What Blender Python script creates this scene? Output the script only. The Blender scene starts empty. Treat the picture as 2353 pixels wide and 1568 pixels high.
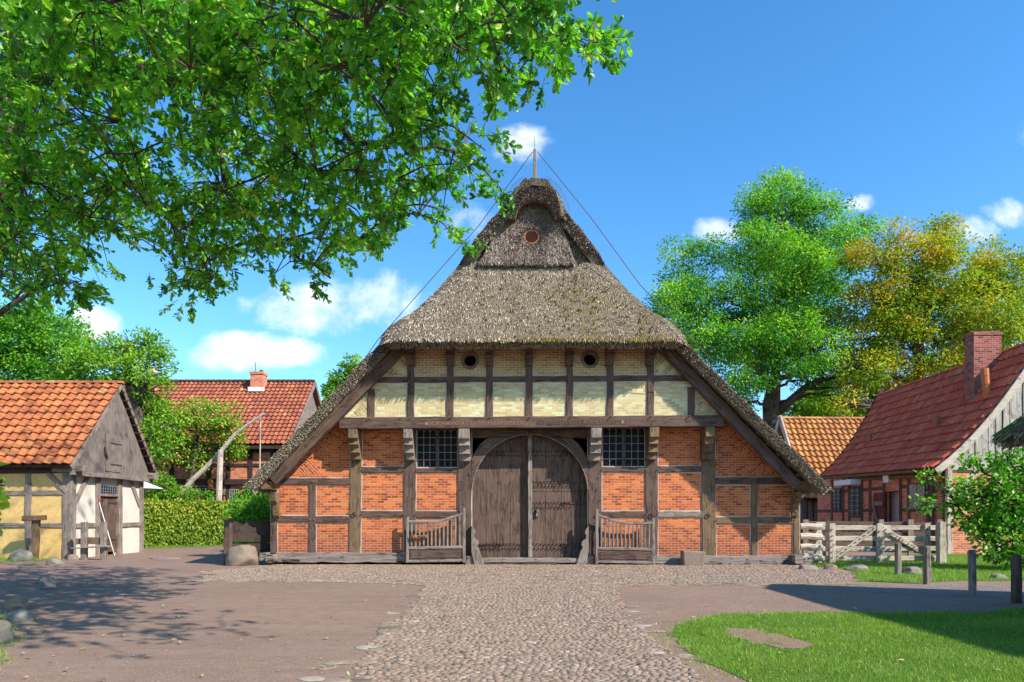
import bpy, bmesh, math, random
import numpy as np
from mathutils import Vector, Matrix

# ------------------------------------------------------------------ camera, light, exposure
SC = bpy.context.scene
COL = SC.collection
FPX = 1569.0                      # focal length in photo units (2353 wide)
cam_d = bpy.data.cameras.new("camera"); cam = bpy.data.objects.new("camera", cam_d); COL.objects.link(cam)
cam.location = (0, 0, 1.5); cam.rotation_euler = (math.radians(90), 0, 0)
cam_d.sensor_width = 36.0; cam_d.lens = 36.0 * FPX / 2353.0
cam_d.shift_y = (1185 - 784) / 2353.0
cam_d.clip_end = 3000; cam_d.clip_start = 0.1
SC.camera = cam
SC.view_settings.view_transform = 'Standard'; SC.view_settings.look = 'None'
SC.view_settings.exposure = 0.86; SC.view_settings.gamma = 1.0
SC.render.engine = 'CYCLES'
SC.cycles.max_bounces = 8; SC.cycles.diffuse_bounces = 4; SC.cycles.transparent_max_bounces = 8

SUN = Vector((1.10, -0.74, 1.0)).normalized()
sun_el = math.asin(SUN.z); sun_az = math.atan2(SUN.x, SUN.y)
ld = bpy.data.lights.new("sun", 'SUN'); ld.energy = 4.2; ld.angle = math.radians(0.5); ld.color = (1.0, 0.94, 0.84)
lo = bpy.data.objects.new("sun", ld); COL.objects.link(lo)
lo.rotation_euler = (-SUN).to_track_quat('-Z', 'Y').to_euler(); lo.location = (30, -20, 40)

W = bpy.data.worlds.new("World"); SC.world = W; W.use_nodes = True

class NT:
    """small helper to write node trees"""
    def __init__(s, tree):
        s.t = tree; s.t.nodes.clear()
    def n(s, typ, **kw):
        nd = s.t.nodes.new(typ)
        for k, v in kw.items():
            if k.startswith('i_'):
                key = k[2:]
                key = int(key) if key.isdigit() else key.replace('__', ' ')
                s.set(nd, key, v)
            else:
                setattr(nd, k, v)
        return nd
    def set(s, nd, key, v):
        inp = nd.inputs[key]
        if isinstance(v, bpy.types.NodeSocket): s.t.links.new(v, inp)
        elif isinstance(v, bpy.types.Node): s.t.links.new(v.outputs[0], inp)
        else: inp.default_value = v
    def math(s, op, a, b=0.0, c=0.0, clamp=False):
        nd = s.t.nodes.new('ShaderNodeMath'); nd.operation = op; nd.use_clamp = clamp
        s.set(nd, 0, a); s.set(nd, 1, b); s.set(nd, 2, c); return nd.outputs[0]
    def mix(s, f, a, b, blend='MIX'):
        nd = s.t.nodes.new('ShaderNodeMix'); nd.data_type = 'RGBA'; nd.blend_type = blend
        s.set(nd, 0, f); s.set(nd, 6, a if not isinstance(a, tuple) else rgba(a)); s.set(nd, 7, b if not isinstance(b, tuple) else rgba(b))
        return nd.outputs[2]
    def ramp(s, f, stops, interp='LINEAR'):
        nd = s.t.nodes.new('ShaderNodeValToRGB'); nd.color_ramp.interpolation = interp
        el = nd.color_ramp.elements
        while len(el) < len(stops): el.new(0.5)
        for e, (p, c) in zip(el, stops):
            e.position = p; e.color = rgba(c) if isinstance(c, tuple) else (c, c, c, 1)
        s.set(nd, 0, f); return nd.outputs[0]
    def noise(s, vec, scale, detail=4, rough=.55, dist=0.0):
        nd = s.t.nodes.new('ShaderNodeTexNoise'); s.set(nd, 'Vector', vec)
        nd.inputs['Scale'].default_value = scale; nd.inputs['Detail'].default_value = detail
        nd.inputs['Roughness'].default_value = rough; nd.inputs['Distortion'].default_value = dist
        return nd.outputs['Fac']
    def mapping(s, vec, scale=(1, 1, 1), rot=(0, 0, 0), loc=(0, 0, 0)):
        nd = s.t.nodes.new('ShaderNodeMapping'); s.set(nd, 0, vec)
        nd.inputs['Scale'].default_value = scale; nd.inputs['Rotation'].default_value = rot; nd.inputs['Location'].default_value = loc
        return nd.outputs[0]
    def bump(s, h, strength=.5, dist=.02):
        nd = s.t.nodes.new('ShaderNodeBump'); nd.inputs['Strength'].default_value = strength; nd.inputs['Distance'].default_value = dist
        s.set(nd, 'Height', h); return nd.outputs[0]

def rgba(c): return (c[0], c[1], c[2], 1.0)

# world: Nishita sky with broken fair-weather clouds placed by direction
w = NT(W.node_tree)
sky = w.n('ShaderNodeTexSky', sky_type='NISHITA'); sky.sun_disc = False
sky.sun_elevation = sun_el; sky.sun_rotation = sun_az
sky.air_density = 1.0; sky.dust_density = 0.25; sky.ozone_density = 2.6; sky.altitude = 0
hsv = w.n('ShaderNodeHueSaturation'); hsv.inputs['Saturation'].default_value = 1.20; w.set(hsv, 'Color', w.mix(1.0, sky.outputs[0], (.86, .985, 1.05), 'MULTIPLY'))
tc = w.n('ShaderNodeTexCoord'); sep = w.n('ShaderNodeSeparateXYZ'); w.set(sep, 0, tc.outputs['Generated'])
dy = w.math('MAXIMUM', sep.outputs[1], 0.02)
cu = w.math('DIVIDE', sep.outputs[0], dy); cv = w.math('DIVIDE', sep.outputs[2], dy)
cvec = w.n('ShaderNodeCombineXYZ'); w.set(cvec, 0, cu); w.set(cvec, 1, cv)
wn = w.noise(cvec.outputs[0], 5.0, 7, .58, .4)
wn2 = w.noise(cvec.outputs[0], 14.0, 5, .6)
wob = w.math('MULTIPLY_ADD', wn, 2.9, -1.45)
tot = None
for (px_, py_, rx, ry, amp) in [(790, 705, 190, 72, 1.0), (900, 690, 120, 70, .8), (560, 808, 180, 42, .95), (470, 820, 80, 30, .7), (210, 750, 70, 40, .8),
                                (1195, 335, 75, 45, .55), (2360, 320, 60, 55, .5), (2340, 490, 70, 30, .4), (1650, 530, 60, 30, .55),
                                (1960, 465, 45, 20, .4), (2240, 530, 50, 30, .35), (330, 235, 60, 30, .5), (1120, 480, 120, 60, .45),
                                (-500, 760, 300, 90, .9), (3000, 560, 400, 90, .8), (1230, 800, 300, 30, .3)]:
    u0 = (px_ - 1176.5) / FPX; v0 = (1185 - py_) / FPX
    a = w.math('DIVIDE', w.math('SUBTRACT', cu, u0), rx / FPX); b = w.math('DIVIDE', w.math('SUBTRACT', cv, v0), ry / FPX)
    r2 = w.math('ADD', w.math('MULTIPLY', a, a), w.math('MULTIPLY', b, b))
    g = w.math('MULTIPLY', w.math('SUBTRACT', 1.0, w.math('MULTIPLY', r2, .62)), amp)
    g = w.math('MAXIMUM', g, -0.6)
    tot = g if tot is None else w.math('MAXIMUM', tot, g)
mask = w.math('ADD', tot, w.math('ADD', wob, w.math('MULTIPLY_ADD', wn2, 1.0, -.5)))
mr = w.n('ShaderNodeMapRange', interpolation_type='SMOOTHSTEP'); w.set(mr, 0, mask)
mr.inputs[1].default_value = 0.22; mr.inputs[2].default_value = .95; mr.inputs[3].default_value = 0; mr.inputs[4].default_value = .92
front = w.math('GREATER_THAN', sep.outputs[1], 0.1)
cm = w.math('MULTIPLY', mr.outputs[0], front)
# shading: clouds are greyer low, white on top
ccol = w.mix(w.math('MULTIPLY_ADD', wn2, 1.6, -.4, True), (3.6, 4.1, 4.9), (5.8, 5.9, 6.1))
skymix = w.mix(cm, hsv.outputs[0], ccol)
bg = w.n('ShaderNodeBackground'); w.set(bg, 0, skymix); bg.inputs[1].default_value = 0.15
out = w.n('ShaderNodeOutputWorld'); w.set(out, 0, bg.outputs[0])

# ------------------------------------------------------------------ helpers
def PX(x, Y): return (x - 1176.5) * Y / FPX
def PZ(y, Y): return 1.5 - (y - 1185.0) * Y / FPX
def at(x, y, Y): return Vector((PX(x, Y), Y, PZ(y, Y)))
def gnd(x, y):
    Y = 1.5 * FPX / (y - 1185.0); return (PX(x, Y), Y)
R = random.Random(7)
NR = np.random.default_rng(11)
ORG = {}

def tag(o, label=None, cat=None, group=None, kind=None):
    if label: o['label'] = label
    if cat: o['category'] = cat
    if group: o['group'] = group
    if kind: o['kind'] = kind
    return o

def empty(name, loc, label, cat, group=None):
    o = bpy.data.objects.new(name, None); COL.objects.link(o); o.location = loc; o.empty_display_size = .2
    ORG[o.name] = Vector(loc); return tag(o, label, cat, group)

def link_mesh(me, name, mat, parent=None, origin=None):
    o = bpy.data.objects.new(name, me); COL.objects.link(o)
    if mat: me.materials.append(mat)
    if parent is not None:
        o.parent = parent; org = ORG[parent.name]; o.location = (0, 0, 0)
    else:
        org = Vector(origin) if origin is not None else Vector((0, 0, 0)); o.location = org
    if org.length > 1e-9:
        n = len(me.vertices); co = np.empty(n * 3, np.float32); me.vertices.foreach_get('co', co)
        co = co.reshape(-1, 3) - np.array(org, np.float32); me.vertices.foreach_set('co', co.ravel()); me.update()
    ORG[o.name] = org
    return o

class MB:
    def __init__(s): s.v = []; s.f = []; s.t = []; s.tint = 0.5
    def add(s, vs, fs):
        k = len(s.v)
        s.v += [tuple(p) for p in vs]; s.t += [s.tint] * len(vs)
        s.f += [tuple(i + k for i in f) for f in fs]
    def box(s, x0, x1, y0, y1, z0, z1):
        s.add([(x0, y0, z0), (x1, y0, z0), (x1, y1, z0), (x0, y1, z0), (x0, y0, z1), (x1, y0, z1), (x1, y1, z1), (x0, y1, z1)],
              [(0, 3, 2, 1), (4, 5, 6, 7), (0, 1, 5, 4), (1, 2, 6, 5), (2, 3, 7, 6), (3, 0, 4, 7)])
    def prism(s, poly, y0, y1):
        """poly of (x,z) in order; extruded along Y"""
        n = len(poly)
        a = sum(poly[i][0] * poly[(i + 1) % n][1] - poly[(i + 1) % n][0] * poly[i][1] for i in range(n))
        if a < 0: poly = poly[::-1]
        s.add([(x, y0, z) for x, z in poly] + [(x, y1, z) for x, z in poly],
              [tuple(range(n)), tuple(range(2 * n - 1, n - 1, -1))] + [(i, i + n, (i + 1) % n + n, (i + 1) % n) for i in range(n)])
    def prismx(s, poly, x0, x1):
        """poly of (y,z) extruded along X"""
        n = len(poly)
        a = sum(poly[i][0] * poly[(i + 1) % n][1] - poly[(i + 1) % n][0] * poly[i][1] for i in range(n))
        if a < 0: poly = poly[::-1]
        s.add([(x0, y, z) for y, z in poly] + [(x1, y, z) for y, z in poly],
              [tuple(range(n - 1, -1, -1)), tuple(range(n, 2 * n))] + [(i, (i + 1) % n, (i + 1) % n + n, i + n) for i in range(n)])
    def prismz(s, poly, z0, z1):
        n = len(poly)
        a = sum(poly[i][0] * poly[(i + 1) % n][1] - poly[(i + 1) % n][0] * poly[i][1] for i in range(n))
        if a < 0: poly = poly[::-1]
        s.add([(x, y, z0) for x, y in poly] + [(x, y, z1) for x, y in poly],
              [tuple(range(n - 1, -1, -1)), tuple(range(n, 2 * n))] + [(i, (i + 1) % n, (i + 1) % n + n, i + n) for i in range(n)])
    def beam(s, p0, p1, w, d, dv=(0, 1, 0), n=None, jit=.006, ch=.012, w1=None, bow=0.0):
        """hewn timber: w across, d along dv; chamfered, slightly uneven"""
        p0 = Vector(p0); p1 = Vector(p1); a = (p1 - p0); L = a.length; a.normalize()
        dv = Vector(dv); dv = (dv - a * dv.dot(a)).normalized(); wv = a.cross(dv)
        n = n or max(2, min(14, int(L / .28)))
        if jit == 0: n = 1
        ch = min(ch, w * .3, d * .3); w1 = w if w1 is None else w1
        vs = []; fs = []
        for i in range(n + 1):
            t = i / n; ww = w + (w1 - w) * t
            ow = R.uniform(-jit, jit) + bow * math.sin(t * math.pi); od = 0; sw = ww / 2 + R.uniform(-jit, jit) * .8; sd = d / 2 + R.uniform(-jit, jit) * .4
            c = p0 + a * (L * t) + wv * ow
            for (sx, sy) in ((-1, -1), (1, -1), (1, 1), (-1, 1)):
                x1_, y1_ = sx * sw, sy * (sd - ch); x2_, y2_ = sx * (sw - ch), sy * sd
                pr = [(x1_, y1_), (x2_, y2_)]
                if (sx, sy) in ((1, -1), (-1, 1)): pr = pr[::-1]
                for (xx, yy) in pr: vs.append(c + wv * xx + dv * yy)
        for i in range(n):
            for j in range(8):
                k = (j + 1) % 8
                fs.append((i * 8 + j, i * 8 + k, (i + 1) * 8 + k, (i + 1) * 8 + j))
        fs.append(tuple(range(7, -1, -1))); fs.append(tuple(n * 8 + j for j in range(8)))
        s.add(vs, fs)
    def tube(s, pts, rad, n=8, jit=0.0, cap=True):
        pts = [Vector(p) for p in pts]
        if not isinstance(rad, (list, tuple)): rad = [rad] * len(pts)
        vs = []; fs = []; ref = Vector((0.31, 0.9, 0.2))
        for i, p in enumerate(pts):
            t = (pts[min(i + 1, len(pts) - 1)] - pts[max(i - 1, 0)]).normalized()
            u = t.cross(ref)
            if u.length < .1: u = t.cross(Vector((1, 0, 0)))
            u.normalize(); v = t.cross(u)
            for j in range(n):
                a = 2 * math.pi * j / n; r = rad[i] * (1 + R.uniform(-jit, jit))
                vs.append(p + (u * math.cos(a) + v * math.sin(a)) * r)
        for i in range(len(pts) - 1):
            for j in range(n):
                k = (j + 1) % n; fs.append((i * n + j, i * n + k, (i + 1) * n + k, (i + 1) * n + j))
        if cap:
            fs.append(tuple(range(n - 1, -1, -1))); fs.append(tuple((len(pts) - 1) * n + j for j in range(n)))
        s.add(vs, fs)
    def quad(s, a, b, c, d): s.add([a, b, c, d], [(0, 1, 2, 3)])
    def build(s, name, mat, parent=None, origin=None, smooth=False, bevel=0):
        me = bpy.data.meshes.new(name); me.from_pydata(s.v, [], s.f); me.update()
        at_ = me.attributes.new('tint', 'FLOAT', 'POINT'); at_.data.foreach_set('value', np.array(s.t, np.float32))
        bm = bmesh.new(); bm.from_mesh(me); bmesh.ops.recalc_face_normals(bm, faces=bm.faces); bm.to_mesh(me); bm.free()
        if smooth: me.polygons.foreach_set('use_smooth', [True] * len(me.polygons))
        o = link_mesh(me, name, mat, parent, origin)
        if bevel:
            m = o.modifiers.new('bevel', 'BEVEL'); m.width = bevel; m.segments = 2; m.limit_method = 'ANGLE'
        return o

def npmesh(name, V, F, mat, parent=None, origin=None, tint=None, smooth=False):
    """V (N,3), F (M,3 or 4) arrays"""
    V = np.asarray(V, np.float32); F = np.asarray(F, np.int32); k = F.shape[1]
    me = bpy.data.meshes.new(name)
    me.vertices.add(len(V)); me.vertices.foreach_set('co', V.ravel())
    me.loops.add(F.size); me.loops.foreach_set('vertex_index', F.ravel())
    me.polygons.add(len(F)); me.polygons.foreach_set('loop_start', np.arange(0, F.size, k, dtype=np.int32))
    try: me.polygons.foreach_set('loop_total', np.full(len(F), k, np.int32))
    except Exception: pass
    me.update(calc_edges=True)
    if tint is not None:
        a = me.attributes.new('tint', 'FLOAT', 'POINT'); a.data.foreach_set('value', np.asarray(tint, np.float32))
    me.polygons.foreach_set('use_smooth', np.full(len(F), bool(smooth)))
    return link_mesh(me, name, mat, parent, origin)

def nrmz(a): return a / np.maximum(np.linalg.norm(a, axis=1, keepdims=True), 1e-9)

# leaf templates: x across, y along, z up (unit length)
def tmpl_oak():
    half = [(.05, .0), (.07, .14), (.2, .24), (.12, .34), (.3, .48), (.19, .56), (.31, .72), (.17, .8), (.2, .93)]
    mid = [(0, y) for _, y in half]
    V = []; F = []
    for (x, y) in half: V.append((-x, y, .22 * x + .0))
    for (x, y) in mid: V.append((0, y, -.12 * (y - .4) ** 2))
    for (x, y) in half: V.append((x, y, .22 * x))
    V.append((0, 1.02, -.05)); n = len(half)
    for i in range(n - 1):
        F += [(i, n + i, n + i + 1), (i, n + i + 1, i + 1), (n + i, 2 * n + i, 2 * n + i + 1), (n + i, 2 * n + i + 1, n + i + 1)]
    F += [(n - 1, 2 * n - 1, 3 * n), (2 * n - 1, 3 * n - 1, 3 * n)]
    return np.array(V), np.array(F)
def tmpl_oval(wd=.32):
    V = [(0, 0, 0), (-wd, .35, .08), (-wd * .85, .7, .05), (0, 1, -.1), (wd * .85, .7, .05), (wd, .35, .08), (0, .5, -.03)]
    F = [(0, 6, 1), (1, 6, 2), (2, 6, 3), (3, 6, 4), (4, 6, 5), (5, 6, 0)]
    return np.array(V), np.array(F)
def tmpl_diamond(wd=.3):
    return np.array([(0, 0, 0), (-wd, .45, .07), (0, 1, -.08), (wd, .45, .07)]), np.array([(0, 3, 1), (1, 3, 2)])
def tmpl_blade():
    return np.array([(-.5, 0, 0), (.5, 0, 0), (.0, 1, .0)]), np.array([(0, 1, 2)])

def leaves(name, mat, parent, pos, ax, nm, size, tint, tmpl, width=None, origin=None):
    tv, tf = tmpl
    ax = nrmz(ax); sd = nrmz(np.cross(ax, nm)); nm = np.cross(sd, ax)
    size = np.asarray(size)[:, None, None]
    wx = size if width is None else np.asarray(width)[:, None, None]
    V = pos[:, None, :] + wx * tv[None, :, 0:1] * sd[:, None, :] + size * tv[None, :, 1:2] * ax[:, None, :] + size * tv[None, :, 2:3] * nm[:, None, :]
    n = len(pos); k = len(tv)
    F = (tf[None] + (np.arange(n) * k)[:, None, None]).reshape(-1, 3)
    T = np.repeat(np.asarray(tint), k)
    return npmesh(name, V.reshape(-1, 3), F, mat, parent, origin, T)

# ------------------------------------------------------------------ materials
def new_mat(name):
    m = bpy.data.materials.new(name); m.use_nodes = True; return m, NT(m.node_tree)
def finish(nt, color, rough=.8, bump=None, spec=.3, metal=0.0, sheen=0):
    p = nt.n('ShaderNodeBsdfPrincipled'); nt.set(p, 'Base Color', color if not isinstance(color, tuple) else rgba(color))
    nt.set(p, 'Roughness', rough); p.inputs['Specular IOR Level'].default_value = spec; p.inputs['Metallic'].default_value = metal
    if bump is not None: nt.set(p, 'Normal', bump)
    o = nt.n('ShaderNodeOutputMaterial'); nt.set(o, 0, p.outputs[0]); return p

def wall_uv(nt):
    """world coordinates running along a vertical wall: u horizontal, v = height"""
    g = nt.n('ShaderNodeNewGeometry'); s = nt.n('ShaderNodeSeparateXYZ'); nt.set(s, 0, g.outputs['Position'])
    ns = nt.n('ShaderNodeSeparateXYZ'); nt.set(ns, 0, g.outputs['True Normal'])
    isx = nt.math('GREATER_THAN', nt.math('ABSOLUTE', ns.outputs[0]), 0.72)
    u = nt.math('ADD', nt.math('MULTIPLY', s.outputs[1], isx), nt.math('MULTIPLY', s.outputs[0], nt.math('SUBTRACT', 1.0, isx)))
    c = nt.n('ShaderNodeCombineXYZ'); nt.set(c, 0, u); nt.set(c, 1, s.outputs[2]); nt.set(c, 2, 0.0)
    return c.outputs[0], s, g

def mat_brick(name, ca, cb, cc, mortar, low=None, up=None, rot=0.0, bw=.27, rh=.0805, ms=.009, lowh=0.75, dk=(.72, .5)):
    m, nt = new_mat(name)
    uv, s, g = wall_uv(nt)
    wob = nt.noise(uv, 2.2, 2)
    uvw = nt.n('ShaderNodeVectorMath', operation='ADD'); nt.set(uvw, 0, uv)
    cw = nt.n('ShaderNodeCombineXYZ'); nt.set(cw, 1, nt.math('MULTIPLY_ADD', wob, .03, -.015)); nt.set(cw, 0, nt.math('MULTIPLY_ADD', nt.noise(uv, 9, 2), .02, -.01)); nt.set(uvw, 1, cw.outputs[0])
    vec = nt.mapping(uvw.outputs[0], rot=(0, 0, rot)) if rot else uvw.outputs[0]
    b = nt.n('ShaderNodeTexBrick', offset=.5, squash=1.0)
    nt.set(b, 'Vector', vec); b.inputs['Scale'].default_value = 1.0; b.inputs['Brick Width'].default_value = bw; b.inputs['Row Height'].default_value = rh
    b.inputs['Mortar Size'].default_value = ms; b.inputs['Mortar Smooth'].default_value = .25; b.inputs['Bias'].default_value = 0.0
    b.inputs['Color1'].default_value = (0, 0, 0, 1); b.inputs['Color2'].default_value = (1, 1, 1, 1); b.inputs['Mortar'].default_value = (.5, .5, .5, 1)
    # random value per brick
    rnd = b.outputs['Color']
    c = nt.ramp(rnd, [(0.0, cc), (.16, cb), (.5, ca), (.78, tuple(min(1, v * k_) for v, k_ in zip(ca, (1.12, 1.35, 1.5)))), (.9, tuple(v * dk[0] for v in cb)), (1.0, tuple(v * dk[1] for v in cb))])
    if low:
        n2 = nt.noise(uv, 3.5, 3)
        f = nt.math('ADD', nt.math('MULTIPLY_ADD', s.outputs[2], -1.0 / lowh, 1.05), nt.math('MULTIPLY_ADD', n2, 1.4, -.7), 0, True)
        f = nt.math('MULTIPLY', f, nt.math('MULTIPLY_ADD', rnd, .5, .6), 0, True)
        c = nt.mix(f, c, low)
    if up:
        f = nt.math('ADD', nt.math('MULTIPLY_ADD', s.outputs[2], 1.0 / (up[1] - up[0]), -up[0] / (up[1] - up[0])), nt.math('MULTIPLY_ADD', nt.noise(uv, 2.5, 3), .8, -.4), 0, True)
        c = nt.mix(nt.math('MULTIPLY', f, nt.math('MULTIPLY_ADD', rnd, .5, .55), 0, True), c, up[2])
    fine = nt.noise(uv, 60, 3); c = nt.mix(nt.math('MULTIPLY_ADD', fine, .9, -.2, True), c, nt.mix(.45, c, (.03, .012, .008)))
    big = nt.noise(uv, 1.3, 5, .65); c = nt.mix(nt.math('MULTIPLY_ADD', big, 2.2, -.9, True), c, nt.mix(.5, c, tuple(v * .55 for v in cb)))
    mc = nt.mix(nt.math('MULTIPLY_ADD', nt.noise(uv, 17, 3), 1.6, -.6, True), mortar, tuple(v * .55 for v in mortar))
    c = nt.mix(b.outputs['Fac'], c, mc)
    h = nt.math('ADD', nt.math('MULTIPLY', b.outputs['Fac'], -1.0), nt.math('MULTIPLY', fine, .5))
    finish(nt, c, .88, nt.bump(h, .75, .012), .2)
    return m

def mat_wood(name, axis, c1, c2, c3, rough=.82, sc=1.45, crack=.6, green=None):
    """weathered oak, grain along axis ('x','y','z' or an angle in the XZ plane)"""
    m, nt = new_mat(name)
    g = nt.n('ShaderNodeNewGeometry'); pos = g.outputs['Position']
    if isinstance(axis, (int, float)): vec = nt.mapping(pos, rot=(0, axis, 0)); axis = 'x'
    else: vec = pos
    st = {'x': (.9, 14, 14), 'y': (14, .9, 14), 'z': (14, 14, .9)}[axis]
    gv = nt.mapping(vec, scale=tuple(v * sc for v in st))
    g1 = nt.noise(gv, 1.6, 6, .65, .6); g2 = nt.noise(gv, 5.5, 4, .6, .2)
    big = nt.noise(pos, 1.4, 4)
    c = nt.ramp(g1, [(.25, c3), (.45, c2), (.62, c1), (.8, tuple(min(1, v * 1.25) for v in c1))])
    c = nt.mix(nt.math('MULTIPLY_ADD', big, 1.5, -.55, True), c, nt.mix(.5, c, c2))
    ck = nt.ramp(nt.noise(gv, .9, 3, .5, 1.0), [(.455, 0.0), (.485, 1.0), (.515, 1.0), (.545, 0.0)])
    ck2 = nt.math('MULTIPLY', ck, nt.math('MULTIPLY', nt.math('GREATER_THAN', nt.noise(vec, 1.9, 2), .5), crack))
    c = nt.mix(ck2, c, tuple(v * .22 for v in c3))
    if green:
        gm = nt.math('MULTIPLY_ADD', nt.noise(pos, 2.3, 4), 3.0, -1.35, True); c = nt.mix(nt.math('MULTIPLY', gm, .6), c, green)
    h = nt.math('SUBTRACT', nt.math('ADD', g1, nt.math('MULTIPLY', g2, .7)), nt.math('MULTIPLY', ck2, 1.3))
    finish(nt, c, rough, nt.bump(h, .7, .012), .25)
    return m

def mat_plain(name, c1, c2, scale=6, rough=.85, bump=.3, spec=.3, metal=0.0, dist=.01, c3=None):
    m, nt = new_mat(name); g = nt.n('ShaderNodeNewGeometry'); p = g.outputs['Position']
    n1 = nt.noise(p, scale, 5, .6); n2 = nt.noise(p, scale * 7, 3)
    c = nt.mix(nt.math('MULTIPLY_ADD', n1, 2.2, -.6, True), c1, c2)
    if c3: c = nt.mix(nt.math('MULTIPLY_ADD', n2, 3.0, -1.4, True), c, c3)
    finish(nt, c, rough, nt.bump(nt.math('ADD', n1, nt.math('MULTIPLY', n2, .5)), bump, dist), spec, metal); return m

def mat_leaf(name, stops, trans=.42, gloss=.04, rough=.45):
    m, nt = new_mat(name)
    a = nt.n('ShaderNodeAttribute', attribute_name='tint')
    c = nt.ramp(a.outputs['Fac'], stops)
    d = nt.n('ShaderNodeBsdfDiffuse'); nt.set(d, 0, c)
    tcol = nt.mix(.55, c, nt.mix(1.0, c, (1.3, 1.8, .5), 'MULTIPLY'))
    t = nt.n('ShaderNodeBsdfTranslucent'); nt.set(t, 0, tcol)
    m1 = nt.n('ShaderNodeMixShader'); m1.inputs[0].default_value = trans; nt.set(m1, 1, d.outputs[0]); nt.set(m1, 2, t.outputs[0])
    gl = nt.n('ShaderNodeBsdfGlossy'); gl.inputs['Roughness'].default_value = rough; gl.inputs[0].default_value = (.75, .85, .55, 1)
    m2 = nt.n('ShaderNodeMixShader'); m2.inputs[0].default_value = gloss; nt.set(m2, 1, m1.outputs[0]); nt.set(m2, 2, gl.outputs[0])
    o = nt.n('ShaderNodeOutputMaterial'); nt.set(o, 0, m2.outputs[0]); return m

def mat_tint(name, stops, rough=.85, scale=8, amt=.35, bump=.4, dist=.01, moss=None, dark=(.05, .03, .025)):
    """per-piece colour from the mesh's tint attribute plus grime"""
    m, nt = new_mat(name); a = nt.n('ShaderNodeAttribute', attribute_name='tint'); c = nt.ramp(a.outputs['Fac'], stops)
    g = nt.n('ShaderNodeNewGeometry'); p = g.outputs['Position']
    n1 = nt.noise(p, scale, 5, .62); n2 = nt.noise(p, scale * 6, 3)
    c = nt.mix(nt.math('MULTIPLY', nt.math('MULTIPLY_ADD', n1, 2.4, -.8, True), amt), c, dark)
    if moss:
        mm = nt.math('MULTIPLY_ADD', nt.noise(p, scale * .35, 5, .65), 5.0, -2.9, True); c = nt.mix(nt.math('MULTIPLY', mm, .7), c, moss)
    finish(nt, c, rough, nt.bump(nt.math('ADD', n1, nt.math('MULTIPLY', n2, .6)), bump, dist), .25); return m

M = {}
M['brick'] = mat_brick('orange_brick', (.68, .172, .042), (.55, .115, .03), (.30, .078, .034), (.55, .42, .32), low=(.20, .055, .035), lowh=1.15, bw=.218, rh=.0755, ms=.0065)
M['brick_tumbled_a'] = mat_brick('orange_brick_tumbled', (.70, .155, .030), (.56, .10, .022), (.40, .09, .03), (.60, .48, .38), rot=math.radians(46))
M['brick_tumbled_b'] = mat_brick('orange_brick_tumbled_b', (.70, .155, .030), (.56, .10, .022), (.40, .09, .03), (.60, .48, .38), rot=math.radians(-46))
M['ybrick'] = mat_brick('yellow_brick', (.72, .59, .31), (.66, .52, .25), (.56, .43, .2), (.74, .66, .47), bw=.218, rh=.0755, ms=.0065, dk=(.95, .86), up=(5.25, 6.0, (.38, .185, .075)))  # upper courses browner: the eave's shade and warm bounce put into the brick colour
M['ybrick_a'] = mat_brick('yellow_brick_tumbled', (.62, .48, .215), (.52, .37, .15), (.40, .26, .10), (.66, .58, .43), rot=math.radians(46))
M['ybrick_b'] = mat_brick('yellow_brick_tumbled_b', (.62, .48, .215), (.52, .37, .15), (.40, .26, .10), (.66, .58, .43), rot=math.radians(-46))
M['redbrick'] = mat_brick('red_brick', (.74, .215, .09), (.62, .16, .068), (.44, .11, .06), (.64, .50, .40), bw=.25, rh=.085)
M['chimbrick'] = mat_brick('chimney_brick', (.40, .11, .07), (.30, .07, .05), (.14, .04, .04), (.34, .25, .22), bw=.25, rh=.085)
M['mortar'] = mat_plain('mortar', (.62, .53, .45), (.44, .36, .30), 12)
WD = ((.158, .102, .077), (.102, .063, .048), (.045, .028, .022))
M['wood_z'] = mat_wood('oak_upright', 'z', *WD)
M['wood_x'] = mat_wood('oak_rail', 'x', *WD)
M['wood_l'] = mat_wood('oak_slope_left', math.radians(46), *WD)
M['wood_r'] = mat_wood('oak_slope_right', -math.radians(46), *WD)
WT = ((.23, .155, .085), (.155, .10, .055), (.085, .055, .032))
M['tan_z'] = mat_wood('tan_oak_upright', 'z', *WT)
M['tan_x'] = mat_wood('tan_oak_rail', 'x', *WT)
WG = ((.31, .255, .215), (.21, .165, .135), (.10, .075, .06))
M['grey_z'] = mat_wood('grey_oak_upright', 'z', *WG)
M['plank_grey'] = mat_wood('grey_planks', 'z', (.26, .215, .185), (.18, .145, .12), (.09, .07, .058), sc=2.4, crack=.35)
M['grey_x'] = mat_wood('grey_oak_rail', 'x', *WG)
M['grey_d'] = mat_wood('grey_oak_diagonal', -math.radians(35), *WG)
M['sill'] = mat_wood('sill_oak', 'x', (.30, .25, .215), (.20, .16, .135), (.07, .052, .043), crack=.95, sc=.8)
WP = ((.60, .51, .41), (.46, .38, .30), (.24, .19, .14))
M['silver_z'] = mat_wood('silvered_boards', 'z', (.50, .45, .39), (.33, .29, .25), (.11, .09, .075), sc=1.0)
M['pale_z'] = mat_wood('pale_fence_upright', 'z', *WP)
M['pale_x'] = mat_wood('pale_fence_rail', 'x', *WP)
WDK = ((.075, .05, .04), (.05, .033, .027), (.026, .018, .015))
M['dark_x'] = mat_wood('dark_timber', 'x', *WDK)
M['dark_z'] = mat_wood('dark_timber_upright', 'z', *WDK)
M['dark_y'] = mat_wood('dark_timber_along', 'y', *WDK)
WR = ((.20, .085, .06), (.14, .055, .04), (.07, .03, .025))
M['redwood_l'] = mat_wood('rust_lath', 'y', *WR)
WDR = ((.175, .112, .082), (.112, .07, .051), (.045, .028, .021))
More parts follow.
